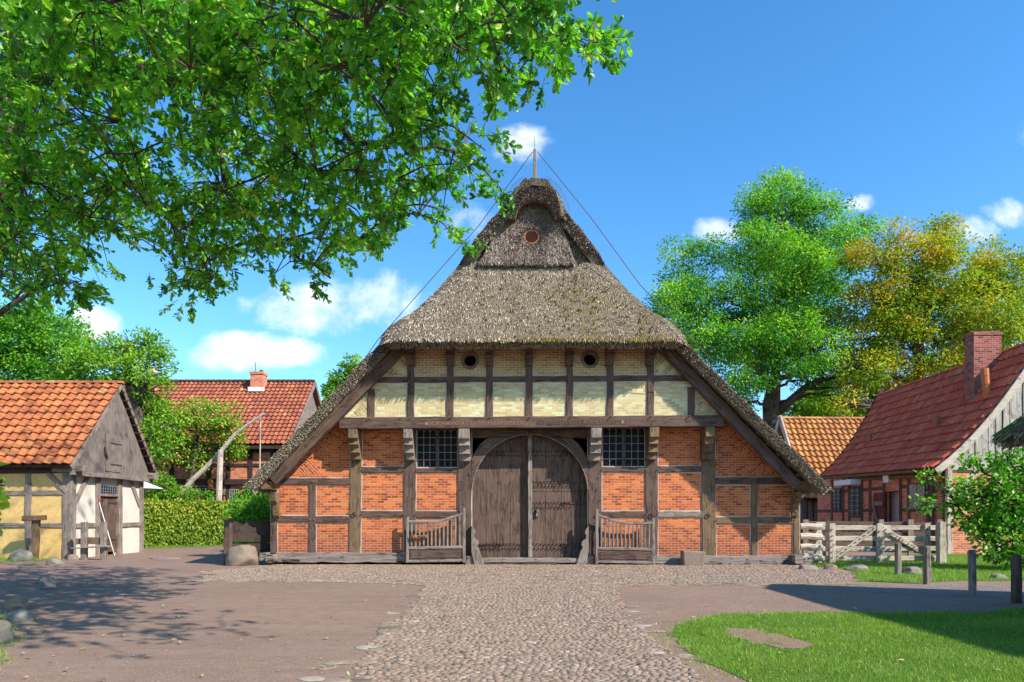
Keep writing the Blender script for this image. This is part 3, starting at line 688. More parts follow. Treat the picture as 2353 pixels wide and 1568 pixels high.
m.build('carved_field', M['carved_dark'], beam)
text('inscription', 'ICK HANG AT DI MIEN LAEBEN LANG', 989, 1224, 978, 9.5, YB - .003, M['carved'], beam, .007, sl)
text('inscription', '\u2013 MIEN LEEWET AMMERLAND', 1238, 1424, 976.4, 9.5, YB - .003, M['tan_x'], beam, .007, sl)
rs = MB()
for cx in (980,):
    c0 = at(cx, 973.5, YB)
    rs.prism([(c0.x + .075 * math.cos(a * .7854) * (1 if a % 2 else .6), c0.z + .075 * math.sin(a * .7854) * (1 if a % 2 else .6)) for a in range(8)], YB - .008, YB)
c0 = at(1431, 970.5, YB); rs.prism([(c0.x + .07 * math.cos(a * .7854) * (1 if a % 2 else .6), c0.z + .07 * math.sin(a * .7854) * (1 if a % 2 else .6)) for a in range(8)], YB - .008, YB)
rs.build('carved_rosette', M['carved'], beam)
pg = MB()
for x in (843, 938, 1029, 1120, 1212, 1305, 1398, 1490, 1578):
    y = 962 - (x - 780) * sl; c = at(x + 6, y, YB); pg.tube([c + Vector((0, .02, 0)), c + Vector((.01, -.085, .012))], [.017, .014], 6)
pg.build('oak_pegs', M['grey_x'], beam)
pg = MB()
for (x, y) in ((808, 1012), (801, 1190), (832, 1080), (830, 1182), (927, 1082), (926, 1182), (957, 1082), (957, 1182), (1055, 1081), (1063, 1105), (1060, 1125), (1078, 1090), (1372, 1060), (1376, 1097), (1372, 1125), (1380, 1150), (1384, 1080), (1484, 1080), (1484, 1182),
               (1512, 1080), (1512, 1182), (1612, 1080), (1612, 1182), (1646, 1105), (1646, 1196), (1727, 1196), (1742, 1196), (1825, 1196), (718, 1108), (712, 1194), (722, 1194), (803, 1110), (1820, 1105)):
    c = at(x, y, YT); pg.tube([c + Vector((0, .02, 0)), c + Vector((.008, -.07, .01))], [.015, .012], 6)
pg.build('oak_pegs', M['grey_z'], house)
# consoles carrying the jetty
def console(xa, xb, y0, y1, mat):
    zt = PZ(y0, YB) - .0; x0, x1 = PX(xa, YT - .3), PX(xb, YT - .3); f = YT - .002; k = (PZ(y0, YT - .3) - PZ(y1, YT - .3)) / .98
    pr = [(f + .1, zt), (f - .6, zt), (f - .61, zt - .3 * k), (f - .52, zt - .32 * k), (f - .47, zt - .37 * k), (f - .5, zt - .46 * k), (f - .53, zt - .5 * k), (f - .4, zt - .52 * k), (f - .33, zt - .6 * k), (f - .34, zt - .7 * k), (f - .38, zt - .74 * k), (f - .26, zt - .765 * k), (f - .17, zt - .82 * k), (f - .19, zt - .95 * k), (f - .1, zt - .98 * k), (f + .1, zt - .98 * k)]
    m = MB(); m.prismx(pr, x0, x1); return m.build('console', M[mat], house, bevel=.008)
console(805, 826, 985.5, 1054, 'tan_z'); console(930.5, 950.5, 985.5, 1055, 'grey_z'); console(1055, 1080, 985, 1058, 'grey_z'); console(1355.5, 1380, 983, 1057, 'grey_z'); console(1489, 1510, 981.5, 1054, 'tan_z'); console(1615.5, 1636, 980.5, 1054, 'tan_z')
# upper frame
UP = [853, 943.5, 1034, 1124.5, 1216, 1309, 1402, 1495, 1589]
for i, x in enumerate(UP):
    y0 = {0: 894, 8: 890}.get(i, 790); fpost('gable_stud', x - 7.8, x + 7.8, y0, 961 - (x - 780) * sl, 'wood_z', yt=YUT, d=.14)
    if 0 < i < 8:
        m = MB(); x0, x1 = PX(x - 9, YUT - .15), PX(x + 9, YUT - .15); zt = PZ(796, YUT - .1); f = YUT
        m.prismx([(f + .05, zt + .12), (f - .34, zt + .12), (f - .34, zt - .1), (f - .27, zt - .12), (f - .22, zt - .2), (f - .26, zt - .29), (f - .3, zt - .31), (f - .3, zt - .36), (f - .16, zt - .38), (f - .1, zt - .46), (f - .11, zt - .56), (f + .05, zt - .6)], x0, x1)
        m.build('eave_bracket', M['redwood_l'] if False else M['wood_z'], house, bevel=.006)
xs = [866] + [x for x in UP[1:8]] + [1578]
for i in range(len(xs) - 1):
    a = xs[i] + (7.5 if 0 < i else -6); b = xs[i + 1] - (7.5 if i + 1 < len(xs) - 1 else -4); yy = 873 - (xs[i] - 866) * .006
    m = MB(); m.beam((PX(a, YUT), YUT + .08, PZ(yy, YUT)), (PX(b, YUT), YUT + .08, PZ(yy - .5, YUT)), 13.5 * YUT / FPX, .14, jit=.007)
    yb_ = YUT + .036; h2 = 13.5 * YUT / FPX / 2 + .02; z_ = PZ(yy, YUT)
    MO.add([(PX(a, YUT), yb_, z_ - h2), (PX(b, YUT), yb_, z_ - h2), (PX(b, YUT), yb_, z_ + h2), (PX(a, YUT), yb_, z_ + h2)], [(0, 1, 2, 3)])
    m.build('gable_rail', M['wood_x'], house)
MO.build('mortar_joints', M['mortar'], house)
# verge rafters, dark strips for the shaded gap, lath ends
YV = 20.16
for sgn, mt, (xa, ya), (xb, yb) in ((-1, 'wood_l', (629, 1106), (937, 786)), (1, 'wood_r', (1830, 1116), (1509, 782))):
    a = at(xa, ya, YV + .1); b = at(xb, yb, YV + .1)
    m = MB(); m.beam(a, b, .30, .2, jit=.008); m.build('verge_rafter', M['tan_x' if sgn < 0 else 'wood_r'] if False else M[mt], house)
    n_ = (b - a).normalized(); up = Vector((-n_.z, 0, n_.x)); up = up if up.z > 0 else -up
    m = MB(); m.beam(a + up * .2 - n_ * .1 + Vector((0, .2, 0)), b + up * .2 + Vector((0, .2, 0)), .12, .3, jit=.006); m.build('gap_shade_strip', M['dark_x'], house)  # added dark strip, its colour standing for the shade between rafter and thatch
    L = (b - a).length
    for i in range(14):
        m = MB()
        q = a + n_ * (L * (i + .5) / 14) + up * .215
        m.beam(q + Vector((0, -.16, 0)), q + Vector((0, .5, 0)), .13, .07, dv=up, jit=.004)
        m.build('lath_end', M['redwood_l'], house)
for (xa, xb) in ((607, 632), (1822, 1848)):
    m = MB(); m.beam((PX(xa, 20.5), 20.5, PZ(1116, 20.5)), (PX(xb, 20.5), 20.5, PZ(1116, 20.5)), .25, .5, jit=.006); s_ = 1 if xa > 1200 else -1
    xo = PX(631 if s_ < 0 else 1829, 20.7)
    m.prismx([(20.9, 2.2), (20.45, 2.2), (20.55, 1.95), (20.72, 1.85), (20.78, 1.5), (20.9, 1.4)], xo - .08, xo + .08); m.build('eave_console', M['tan_x'], house)
# windows
def lattice_window(x0, x1, y0, y1):
    Yw = YL + .06; xm = (x0 + x1) / 2
    w_ = MB(); f = 3.0
    w_.prism(fpoly([(x0, y0), (x0, y1), (x0 + f, y1), (x0 + f, y0)], Yw), Yw - .05, Yw + .08); w_.prism(fpoly([(x1 - f, y0), (x1 - f, y1), (x1, y1), (x1, y0)], Yw), Yw - .05, Yw + .08)
    w_.prism(fpoly([(x0 + f, y1 - f), (x0 + f, y1), (x1 - f, y1), (x1 - f, y1 - f)], Yw), Yw - .05, Yw + .08); w_.prism(fpoly([(x0 + f, y0), (x0 + f, y0 + f), (x1 - f, y0 + f), (x1 - f, y0)], Yw), Yw - .05, Yw + .08)
    w_.prism(fpoly([(xm - 3, y0 + f), (xm - 3, y1 - f), (xm + 3, y1 - f), (xm + 3, y0 + f)], Yw), Yw - .06, Yw + .08)
    fr = w_.build('window', M['wfr'], house)
    for (a, b) in ((x0 + f, xm - 3), (xm + 3, x1 - f)):
        gm = MB(); gm.prism(fpoly([(a, y0 + f), (a, y1 - f), (b, y1 - f), (b, y0 + f)], Yw), Yw + .02, Yw + .03); gm.build('pane', M['glass'], fr)
        lm = MB()
        for i in range(4):
            x = a + (b - a) * i / 3; lm.beam(at(x, y0 + f, Yw), at(x, y1 - f, Yw), .0155, .03, jit=0)
        for i in range(1, 5):
            y = y0 + f + (y1 - y0 - 2 * f) * i / 5 + 2; lm.beam(at(a, y, Yw), at(b, y, Yw), .0155, .03, jit=0)
        for i in range(3):
            ca = a + (b - a) * (i + .5) / 3; r_ = (b - a) / 6
            pts = [at(ca + r_ * math.cos(t), y0 + f + 9 - 8 * math.sin(t), Yw) for t in [math.pi * q / 8 for q in range(9)]]
            lm.tube(pts, .008, 5)
        lm.build('lead_lattice', M['lattice'], fr)
    bar = MB(); c0 = at(x0 - 3, y1 - 17, Yw - .09); c1 = at(x1 + 3, y1 - 17, Yw - .09); bar.tube([c0, c1], .012, 6); bar.build('window_bar', M['iron'], fr)
lattice_window(956.5, 1053.5, 984, 1075); lattice_window(1382.5, 1484, 980, 1073)
# barn door
YD = 21.22
def arch_y(x, off=0): 
    t = (x - 1217.5) / (134.5 + off); return 1136 - (139 + off) * math.sqrt(max(0, 1 - t * t))
ix = [1083 + i * (269 / 40) for i in range(41)]
arc = [(1217.5 - 134.5 * math.cos(t), 1136 - 139 * math.sin(t)) for t in [math.pi * i / 40 for i in range(41)]]
Yf = YT - .02
lint = [(1085, 986.5), (1351, 986.5), (1351, 1006), (1268, 1006)] + [p for p in arc[::-1] if 1165 < p[0] < 1266 and p[1] < 1006.5] + [(1166, 1006), (1085, 1006)]
m = MB(); m.prism(fpoly(lint, YT), YT + .01, YT + .28); m.build('door_lintel', M['wood_x'], house, bevel=.01)
lb = [p for p in arc if p[0] < 1180 and p[1] < 1136] ; lb = [(1083, 1136)] + lb + [(1180, 1006.2), (1122, 1006.2), (1103, 1020), (1090, 1042), (1083.2, 1060)]
m = MB(); m.prism(fpoly(lb, Yf), Yf, Yf + .22); br1 = m.build('arch_brace', M['wood_l'], house, bevel=.012)
rb = [p for p in arc[::-1] if p[0] > 1256 and p[1] < 1136]; rb = [(1352, 1136)] + rb + [(1256, 1006.2), (1312, 1006.2), (1330, 1020), (1344, 1043), (1351.8, 1062)]
m = MB(); m.prism(fpoly(rb, Yf), Yf, Yf + .22); m.build('arch_brace', M['wood_r'], house, bevel=.012)
m = MB(); Yp = Yf - .004; m.prism(fpoly([(1109, 1017), (1109, 1031), (1128.5, 1031), (1128.5, 1016)], Yp), Yp, Yp + .01); pl = m.build('date_panel', M['carved_rust'], br1)
text('date_lettering', 'ANNO', 1110.5, 1127, 1023, 5.4, Yp - .001, M['grey_x'], pl, .004); text('date_lettering', '1909', 1111, 1126.5, 1030, 5.4, Yp - .001, M['grey_x'], pl, .004)
rim = MB(); rim.tube([at(x, y, YT + .02) + Vector((0, -.04, 0)) for x, y in [(1217.5 - 133.6 * math.cos(t), 1136 - 138 * math.sin(t)) for t in [math.pi * i / 40 for i in range(1, 40)]]], .017, 6); rim.build('arch_moulding', M['grey_x'], house)
m = MB(); m.prism(fpoly([(1206, 994), (1208, 1001), (1212, 1003.5), (1223, 1003.5), (1227, 1001), (1229, 994), (1223, 993), (1217, 995), (1212, 993)], YT), YT - .1, YT + .1); m.build('door_catch', M['wood_x'], house)
def leaf(edges, ytop_of, gap_y=None, name='door_leaf'):
    root = None
    for i in range(len(edges) - 1):
        a, b = edges[i] + .35, edges[i + 1] - .35; off = R.uniform(-.006, .006)
        segs = [(None, 1283.5)] if gap_y is None else [(None, gap_y - .5), (gap_y + .5, 1283.5)]
        for (ya, yb) in segs:
            if ya is None:
                top = [(a + (b - a) * k / 4, arch_y(a + (b - a) * k / 4, 6)) for k in range(5)]; top = [(x, min(y, 1134)) for x, y in top]
            else: top = [(a, ya), (b, ya)]
            poly = top + [(b, yb), (a, yb)]
            m = MB() if root is None else mm
            mm = m; mm.prism(fpoly(poly, YD), YD + off, YD + .06); root = 1
    return mm.build(name, M['door'], house)
def leaf_wrap(edges, gap, studs, straps):
    lf = leaf(edges, None, gap)
    s = MB()
    for (y, x0, x1, n, shade) in studs:
        for k in range(n):
            x = x0 + (x1 - x0) * k / (n - 1)
            for yy in (y, y + 10):
                c = at(x + (3.5 if yy > y else 0), yy + R.uniform(-.6, .6), YD); s.tube([c + Vector((0, .01, 0)), c + Vector((0, -.06, .005)), c + Vector((0, -.085, .006))], [.021, .018, .003], 6)
    s.build('door_studs', M['iron'], lf)
    for (x0, x1, y) in straps:
        st = MB(); a = at(x0, y, YD - .012); b = at(x1, y, YD - .012); st.beam(a, b, .05, .02, jit=.003); d_ = 1 if x1 > x0 else -1
        st.tube([b + Vector((d_ * .02, 0, 0)), b + Vector((d_ * .06, -.01, .045)), b + Vector((d_ * .13, -.01, .02)), b + Vector((d_ * .16, -.01, 0))], .012, 5)
        st.tube([b + Vector((d_ * .02, 0, 0)), b + Vector((d_ * .06, -.01, -.045)), b + Vector((d_ * .13, -.01, -.02)), b + Vector((d_ * .2, -.01, 0))], .012, 5)
        st.build('strap_hinge', M['iron'], lf)
    return lf
leaf_wrap([1077, 1084, 1117, 1142, 1172, 1199.5, 1214], None, [(1038, 1124, 1196, 10, 0), (1250, 1104, 1198, 13, 0)], [(1083, 1140, 1045), (1096, 1138, 1253)])
rl = leaf_wrap([1221, 1254, 1290, 1313, 1334, 1358], 1130, [(1038, 1226, 1308, 11, 0), (1107, 1226, 1308, 11, 0), (1155, 1226, 1308, 11, 0), (1250, 1226, 1308, 10, 0)], [(1350, 1306, 1042), (1352, 1298, 1109.5), (1352, 1302, 1157.5), (1340, 1302, 1252)])
m = MB(); c = at(1235, 1178, YD); m.box(c.x - .045, c.x + .045, YD - .09, YD + .01, c.z - .12, c.z + .1); m.box(c.x - .03, c.x + .03, YD - .13, YD - .09, c.z + .02, c.z + .1); m.build('door_lock', M['grey_z'], rl)
m = MB(); m.beam(at(1218, 1281, YD - .1), at(1217.5, 1001, YD - .1), .125, .15, jit=.006); m.build('door_centre_post', M['grey_z'], house)
m = MB(); m.beam((PX(1106.5, 20.95), 20.93, PZ(1287.5, 20.9)), (PX(1327, 20.95), 20.93, PZ(1288.5, 20.9)), .145, .24, jit=.008, ch=.02); m.build('threshold_beam', M['grey_x'], house)
gl = [(1083, 1208), (1090, 1217), (1092, 1224), (1088, 1230), (1090, 1238), (1098, 1243), (1100, 1252), (1096.5, 1257), (1101, 1265), (1112, 1298), (1090, 1298), (1083, 1268)]
for s_ in (0, 1):
    pl_ = gl if s_ == 0 else [(2435.5 - x, y + 1) for x, y in gl]
    m = MB(); m.prism(fpoly(pl_, 20.78), 20.76, 20.94); m.build('wheel_guard', M['grey_z'], house, bevel=.01)
for (a, b) in ((1069, 1091), (1346, 1368)):
    m = MB(); m.prism(fpoly([(a + 3, 1278), (b - 4, 1277), (b, 1298), (a, 1298)], 20.85), 20.82, 21.1); m.build('post_plinth', M['grey_x'], house, bevel=.012)
# half gates folded back against the posts
def half_gate(mir):
    X = (lambda x: x) if not mir else (lambda x: 2436.5 - x + 1.0)
    Yg = 20.70; dyy = 0 if not mir else 3
    t = MB(); t.beam(at(X(1066.3), 1293 + dyy, Yg), at(X(1066.3), 1167 + dyy, Yg), .085, .075, jit=.004)
    st = t.build('half_gate', M['grey_z'], house)
    def P(x, y): return at(X(x), y + dyy, Yg)
    m = MB(); m.beam(P(936, 1293), P(936.5, 1188), .085, .075, jit=.004); m.build('gate_stile', M['grey_z'], st)
    m = MB(); ctr = [(939, 1199), (960, 1199.5), (985, 1200), (1005, 1198), (1025, 1193.5), (1045, 1187), (1063, 1181)]
    prev = None
    for i in range(len(ctr) - 1): m.beam(P(*ctr[i]), P(*ctr[i + 1]) + (P(*ctr[i + 1]) - P(*ctr[i])).normalized() * .008, .078, .07 - i * .0004, jit=0)
    m.build('gate_top_rail', M['grey_x'], st)
    m = MB(); m.beam(P(939, 1260), P(1063, 1257), .085, .07, jit=.004); m.beam(P(939, 1290), P(1063, 1288), .08, .07, jit=.004); m.build('gate_rail', M['grey_x'], st)
    m = MB(); m.prism(fpoly([(X(941), 1264 + dyy), (X(941), 1286 + dyy), (X(1062), 1284 + dyy), (X(1062), 1261.5 + dyy)], Yg), Yg - .005, Yg + .02); m.prism(fpoly([(X(945), 1268 + dyy), (X(945), 1283 + dyy), (X(1058), 1281 + dyy), (X(1058), 1266 + dyy)], Yg), Yg - .02, Yg - .005); m.build('gate_panel', M['wood_x'], st)
    for k in range(13):
        x = 946 + k * 9.15; yt = 1202 if x < 1000 else 1202 - (x - 1000) * .29; m = MB(); m.beam(P(x, 1257.5), P(x, yt), .05, .035, jit=.003, ch=.008); m.build('gate_slat', M['grey_z'], st)
    m = MB()
    for y in (1187, 1282): c = at(X(1071.5), y + dyy, Yg); m.tube([c + Vector((-.06, 0, 0)), c + Vector((.06, .1, 0))], .016, 6); m.tube([c + Vector((0, .05, -.05)), c + Vector((0, .05, .06))], .02, 6)
    m.build('gate_hinge', M['iron'], st)
half_gate(False); half_gate(True)
# iron rings
for (x, y) in ((813.5, 1183), (1497.5, 1185), (1627, 1185.5)):
    c = at(x, y, YT - .03); m = MB(); m.tube([c + Vector((.06 * math.cos(a), -.005, .06 * math.sin(a))) for a in [2 * math.pi * i / 12 for i in range(13)]], .014, 6); m.tube([c + Vector((0, .05, .06)), c + Vector((0, -.03, .075))], .016, 6); m.build('tether_ring', M['iron'], house)
# long sides and back
m = MB(); xl, xr = PX(626, 21), PX(1832, 21)
m.box(xl, xl + .22, 21.25, 44, 0, 2.45); m.box(xr - .22, xr, 21.25, 44, 0, 2.45); m.prism([(xl, 0), (xr, 0), (xr, 2.4), (.62, 11.4), (xl, 2.4)], 44, 44.2); m.build('side_wall', M['brick'], house)

# thatch
mg, nt = new_mat('thatch'); g = nt.n('ShaderNodeNewGeometry'); p = g.outputs['Position']
n1 = nt.noise(nt.mapping(p, scale=(38, 20, 5)), 1.0, 4, .7); n2 = nt.noise(p, .8, 5, .6); n3 = nt.noise(p, 16, 4, .7)
c = nt.ramp(n1, [(.3, (.07, .052, .038)), (.5, (.19, .145, .105)), (.7, (.36, .285, .21))])
sp = nt.n('ShaderNodeSeparateXYZ'); nt.set(sp, 0, p)
mo = nt.math('ADD', nt.math('MULTIPLY_ADD', n2, 3.2, -1.75), nt.math('MULTIPLY_ADD', sp.outputs[0], .07, -.05)); mo = nt.math('MULTIPLY', mo, nt.math('MULTIPLY_ADD', n3, 2.5, -.7, True), 0, True)
c = nt.mix(nt.math('MULTIPLY', mo, .75), c, (.10, .085, .018))
finish(nt, c, .95, nt.bump(nt.math('ADD', n1, n3), 1.0, .04), .1); M['thatch'] = mg
M['straw'] = mat_tint('straw', [(0, (.035, .026, .018)), (.25, (.13, .098, .066)), (.5, (.36, .285, .195)), (.8, (.72, .62, .47)), (.86, (.22, .165, .035)), (1, (.33, .24, .035))], .8, 3, .25, bump=0)
M['straw_dark'] = mat_tint('old_straw', [(0, (.08, .055, .045)), (.3, (.22, .16, .13)), (.6, (.42, .33, .27)), (.9, (.66, .56, .47)), (1, (.40, .21, .11))], .85, 3, .3, bump=0)

def shell(name, G, th, mat, parent, wav=0.0):
    """closed thatch layer from a grid of points G[r][c]; th = thickness along the inward normal"""
    G = np.array([[tuple(q) for q in row] for row in G], float); r, c = G.shape[:2]
    du = np.gradient(G, axis=1); dv = np.gradient(G, axis=0); N = np.cross(du, dv); N /= np.maximum(np.linalg.norm(N, axis=2, keepdims=True), 1e-9)
    if N[..., 2].mean() < 0: N = -N
    if wav: G = G + N * NR.normal(0, wav, (r, c, 1))
    I = G - N * th; V = np.concatenate([G.reshape(-1, 3), I.reshape(-1, 3)]); o = r * c; F = []
    for i in range(r - 1):
        for j in range(c - 1):
            a = i * c + j; F.append((a, a + 1, a + c + 1, a + c)); F.append((o + a, o + a + c, o + a + c + 1, o + a + 1))
    bd = [(i * c) for i in range(r)] + [((r - 1) * c + j) for j in range(1, c)] + [(i * c + c - 1) for i in range(r - 2, -1, -1)] + [j for j in range(c - 2, 0, -1)]
    for i in range(len(bd)): a, b = bd[i], bd[(i + 1) % len(bd)]; F.append((a, b, o + b, o + a))
    ob = npmesh(name, V, F, mat, parent, smooth=False)
    bm = bmesh.new(); bm.from_mesh(ob.data); bmesh.ops.recalc_face_normals(bm, faces=bm.faces); bm.to_mesh(ob.data); bm.free()
    return ob, G, N, I
def straw_on(name, G, N, n, mat, parent, L=(.12, .3), w=(.012, .03), lift=.16, moss=None, tmean=.45, rows=None, tsd=.27, down=None, hole=None):
    r, c = G.shape[:2]; a = G[:-1, :-1]; area = np.linalg.norm(np.cross(G[:-1, 1:] - a, G[1:, :-1] - a), axis=2).ravel()
    idx = NR.choice(len(area), n, p=area / area.sum()); ii = idx // (c - 1); jj = idx % (c - 1); u = NR.random((n, 1)); v = NR.random((n, 1))
    P = G[ii, jj] * (1 - u) * (1 - v) + G[ii, jj + 1] * u * (1 - v) + G[ii + 1, jj] * (1 - u) * v + G[ii + 1, jj + 1] * u * v
    if hole is not None:
        kk_ = np.hypot(P[:, 0] - hole[0], P[:, 2] - hole[1]) > .23; P = P[kk_]; ii = ii[kk_]; jj = jj[kk_]; n = len(P)
    nn = N[ii, jj]; dn = np.array([[0, 0, -1.0]]); dn = dn - nn * (nn * dn).sum(1, keepdims=True); dn = nrmz(dn)
    if down is not None: dn = down(P, dn)
    sd = np.cross(dn, nn); ax = dn + sd * NR.normal(0, .13, (n, 1)) + nn * (lift * NR.uniform(.2, 1.8, (n, 1)))
    nm = nn + sd * NR.normal(0, .7, (n, 1)); t = np.clip(NR.normal(tmean, tsd, n) + .16 * np.sin(P[:, 0] * 5.1 + 1.5 * np.sin(P[:, 2] * .9)) * np.sin(P[:, 0] * 1.7 + P[:, 2] * .6), 0, .8)
    if moss is not None: mk = moss(P); t = np.where(NR.random(n) < mk, NR.uniform(.88, 1, n), t)
    org = P - nn * .02
    tm = (np.array([(-.5, 0, 0), (.5, 0, 0), (.35, 1, 0), (-.35, 1, 0)]), np.array([(0, 1, 2), (0, 2, 3)]))
    return leaves(name, mat, parent, org, ax, nm, NR.uniform(*L, n), t, tm, NR.uniform(*w, n))
def stalk_ends(name, quadstrip, n, mat, parent, d=(.02, .07), dirv=(0, -1, 0), tmean=.5, s=(.014, .034)):
    """cut reed ends on a strip: quadstrip = (A[], B[]) two polylines"""
    A = np.array([tuple(q) for q in quadstrip[0]]); B = np.array([tuple(q) for q in quadstrip[1]]); k = NR.integers(0, len(A) - 1, n); u = NR.random((n, 1)); v = NR.random((n, 1))
    P = (A[k] * (1 - u) + A[k + 1] * u) * (1 - v) + (B[k] * (1 - u) + B[k + 1] * u) * v
    dv_ = np.array([dirv], float); ax = dv_ + NR.normal(0, .32, (n, 3)) + np.array([[0, 0, -.55]]); nm = NR.normal(0, 1, (n, 3))
    tm = (np.array([(-.5, 0, 0), (.5, 0, 0), (.3, 1, 0), (-.3, 1, 0)]), np.array([(0, 1, 2), (0, 2, 3)]))
    t = np.clip(NR.normal(tmean, .28, n), 0, .8)
    return leaves(name, mat, parent, P - dv_ * .015, ax, nm, NR.uniform(d[0] + .02, d[1] + .05, n), t, tm, NR.uniform(*s, n))

CX, RZ, KS = .62, 12.07, 1.24
def main_half(Z): return (RZ - Z) / KS
ZH = 6.45
def side_grid(s, YF, z0, z1, nr, nc):
    """main slope on side s (-1 left, 1 right) between heights, from the verge at YF back to the far gable"""
    G = []
    xe = PX(868, 19.9) if s < 0 else PX(1583, 19.9); xt = PX(568, 19.9) if s < 0 else PX(1905, 19.9)
    zt = 2.43 if s < 0 else 2.38; ys = [YF + (44.6 - YF) * (j / nc) ** 2.2 for j in range(nc + 1)]
    for i in range(nr + 1):
        z = z0 + (z1 - z0) * i / nr
        x = xe + (xt - xe) * (ZH - z) / (ZH - zt) if z <= ZH else CX + s * main_half(z)
        G.append([(x, y, z) for y in ys])
    return G
thr = None
for s in (-1, 1):
    G = side_grid(s, 19.9, 2.42 if s < 0 else 2.37, 6.62, 26, 14)
    ob, GG, NN, II = shell('thatch_slope', G, .28, M['thatch'], house, wav=.012)
    e = stalk_ends('thatch_cut_ends', (GG[:, 0], II[:, 0]), 22000, M['straw'], ob, d=(.0, .05), tmean=.52 if s < 0 else .47, s=(.01, .024))
    e = stalk_ends('thatch_eave_ends', (GG[0, :7], II[0, :7]), 1500, M['straw'], ob, dirv=(s * .7, -.2, -.7))
    st = straw_on('thatch_straw', GG[:, :5], NN[:, :5], 4000, M['straw'], ob)
    G = side_grid(s, 20.78, 9.0, 11.8, 16, 12); G = [[(x, max(y, 20.80 + .75 * max(0, 1 - (z - 9.0) / .8) ** 1.3), z) for (x, y, z) in row] for row in G]
    ob, GG, NN, II = shell('thatch_slope_top', G, .34, M['thatch'], house, wav=.015)
    stalk_ends('thatch_cut_ends', (GG[:, 0], II[:, 0]), 3600, M['straw_dark'] if s > 0 else M['straw'], ob, d=(.0, .07), tmean=.5 if s < 0 else .4)
    G = side_grid(s, 21.0, 6.5, 9.3, 10, 10); shell('thatch_slope_mid', [[(x, max(y, 20.6 + (z - 6.5) * .2), z) for (x, y, z) in row] for row in G], .3, M['thatch'], house)
# hipped front: contour rows wrapping round the corners
def hip_rows():
    rows = []
    for i in range(27):
        t = i / 26.0; z = 6.53 + (9.42 - 6.53) * t; hf = main_half(z) if z > ZH else main_half(ZH) + (ZH - z)
        xe_l, xe_r = CX - hf, CX + hf
        if t < .35:
            k = (1 - t / .35); xe_l = xe_l * (1 - k) + (PX(868, 19.6)) * k; xe_r = xe_r * (1 - k) + PX(1583, 19.6) * k
        yf = 19.40 + (z - 6.53) / 1.72 + .05 * math.sin(t * 3); rc = .62; row = []
        for q in range(5): row.append((xe_l, yf + rc + 1.3 - 1.3 * q / 4 , z - .0))
        for q in range(1, 8): a = math.pi / 2 * q / 8; row.append((xe_l + rc * (1 - math.cos(a)), yf + rc * (1 - math.sin(a)), z))
        for q in range(31): row.append((xe_l + rc + (xe_r - xe_l - 2 * rc) * q / 30, yf, z))
        for q in range(7, 0, -1): a = math.pi / 2 * q / 8; row.append((xe_r - rc * (1 - math.cos(a)), yf + rc * (1 - math.sin(a)), z))
        for q in range(5): row.append((xe_r, yf + rc + 1.3 * q / 4, z))
        rows.append(row)
    return rows
hip, GG, NN, II = shell('thatch_hip', hip_rows(), .33, M['thatch'], house, wav=.006)
def moss_hip(P):
    f = np.clip((P[:, 0] + 2.5) / 5.5, 0, 1) * .62 * (1 - .35 * np.clip((P[:, 0] - 3.0) / 2, 0, 1)); f *= np.clip((9.0 - P[:, 2]) / .6, 0, 1); n = .5 + .5 * np.sin(P[:, 0] * 3.1 + np.sin(P[:, 2] * 4.0) * 2) * np.sin(P[:, 2] * 5.3 + P[:, 0]); low = np.clip((6.95 - P[:, 2]) / .4, 0, 1) * np.clip((P[:, 0] + 2.0) / 2, 0, 1) * .3
    return np.clip(f * (.35 + 1.1 * n) + low, 0, .8)
straw_on('thatch_straw', GG, NN, 78000, M['straw'], hip, L=(.07, .2), w=(.008, .022), moss=moss_hip, tsd=.42, tmean=.46, lift=.14)
stalk_ends('thatch_eave_ends', (GG[0, 4:-4], II[0, 4:-4]), 14000, M['straw'], hip, d=(.0, .05), dirv=(0, -.35, -.8), s=(.008, .02))
# moss cushions
pm = []; 
rr = NR.random((900, 3)); 
mb = MB()
cnt = 0
while cnt < 240:
    i = R.randrange(0, 25); j = R.randrange(13, 42); q = GG[i, j] * (1 - (u := R.random())) + GG[i + 1, j] * u; q = q + np.array([R.uniform(-.1, .1), 0, 0])
    if R.random() < float(moss_hip(q[None])[0]) * 1.1:
        c = Vector(q) + Vector(NN[i, j]) * .02; r_ = R.uniform(.015, .04); cnt += 1; k = len(mb.v)
        ring = [(c + Vector((r_ * math.cos(a), -.015, r_ * .8 * math.sin(a)))) for a in [1.0472 * w_ for w_ in range(6)]]
        mb.tint = R.uniform(.2, 1); mb.add(ring + [c + Vector((0, -.05 - r_ * .4, .02))], [(w_, (w_ + 1) % 6, 6) for w_ in range(6)])
M['moss'] = mat_tint('moss', [(0, (.09, .075, .014)), (.5, (.19, .155, .024)), (1, (.32, .25, .04))], .95, 20, .3)
tag(mb.build('moss_cushions', M['moss'], hip), kind='stuff')
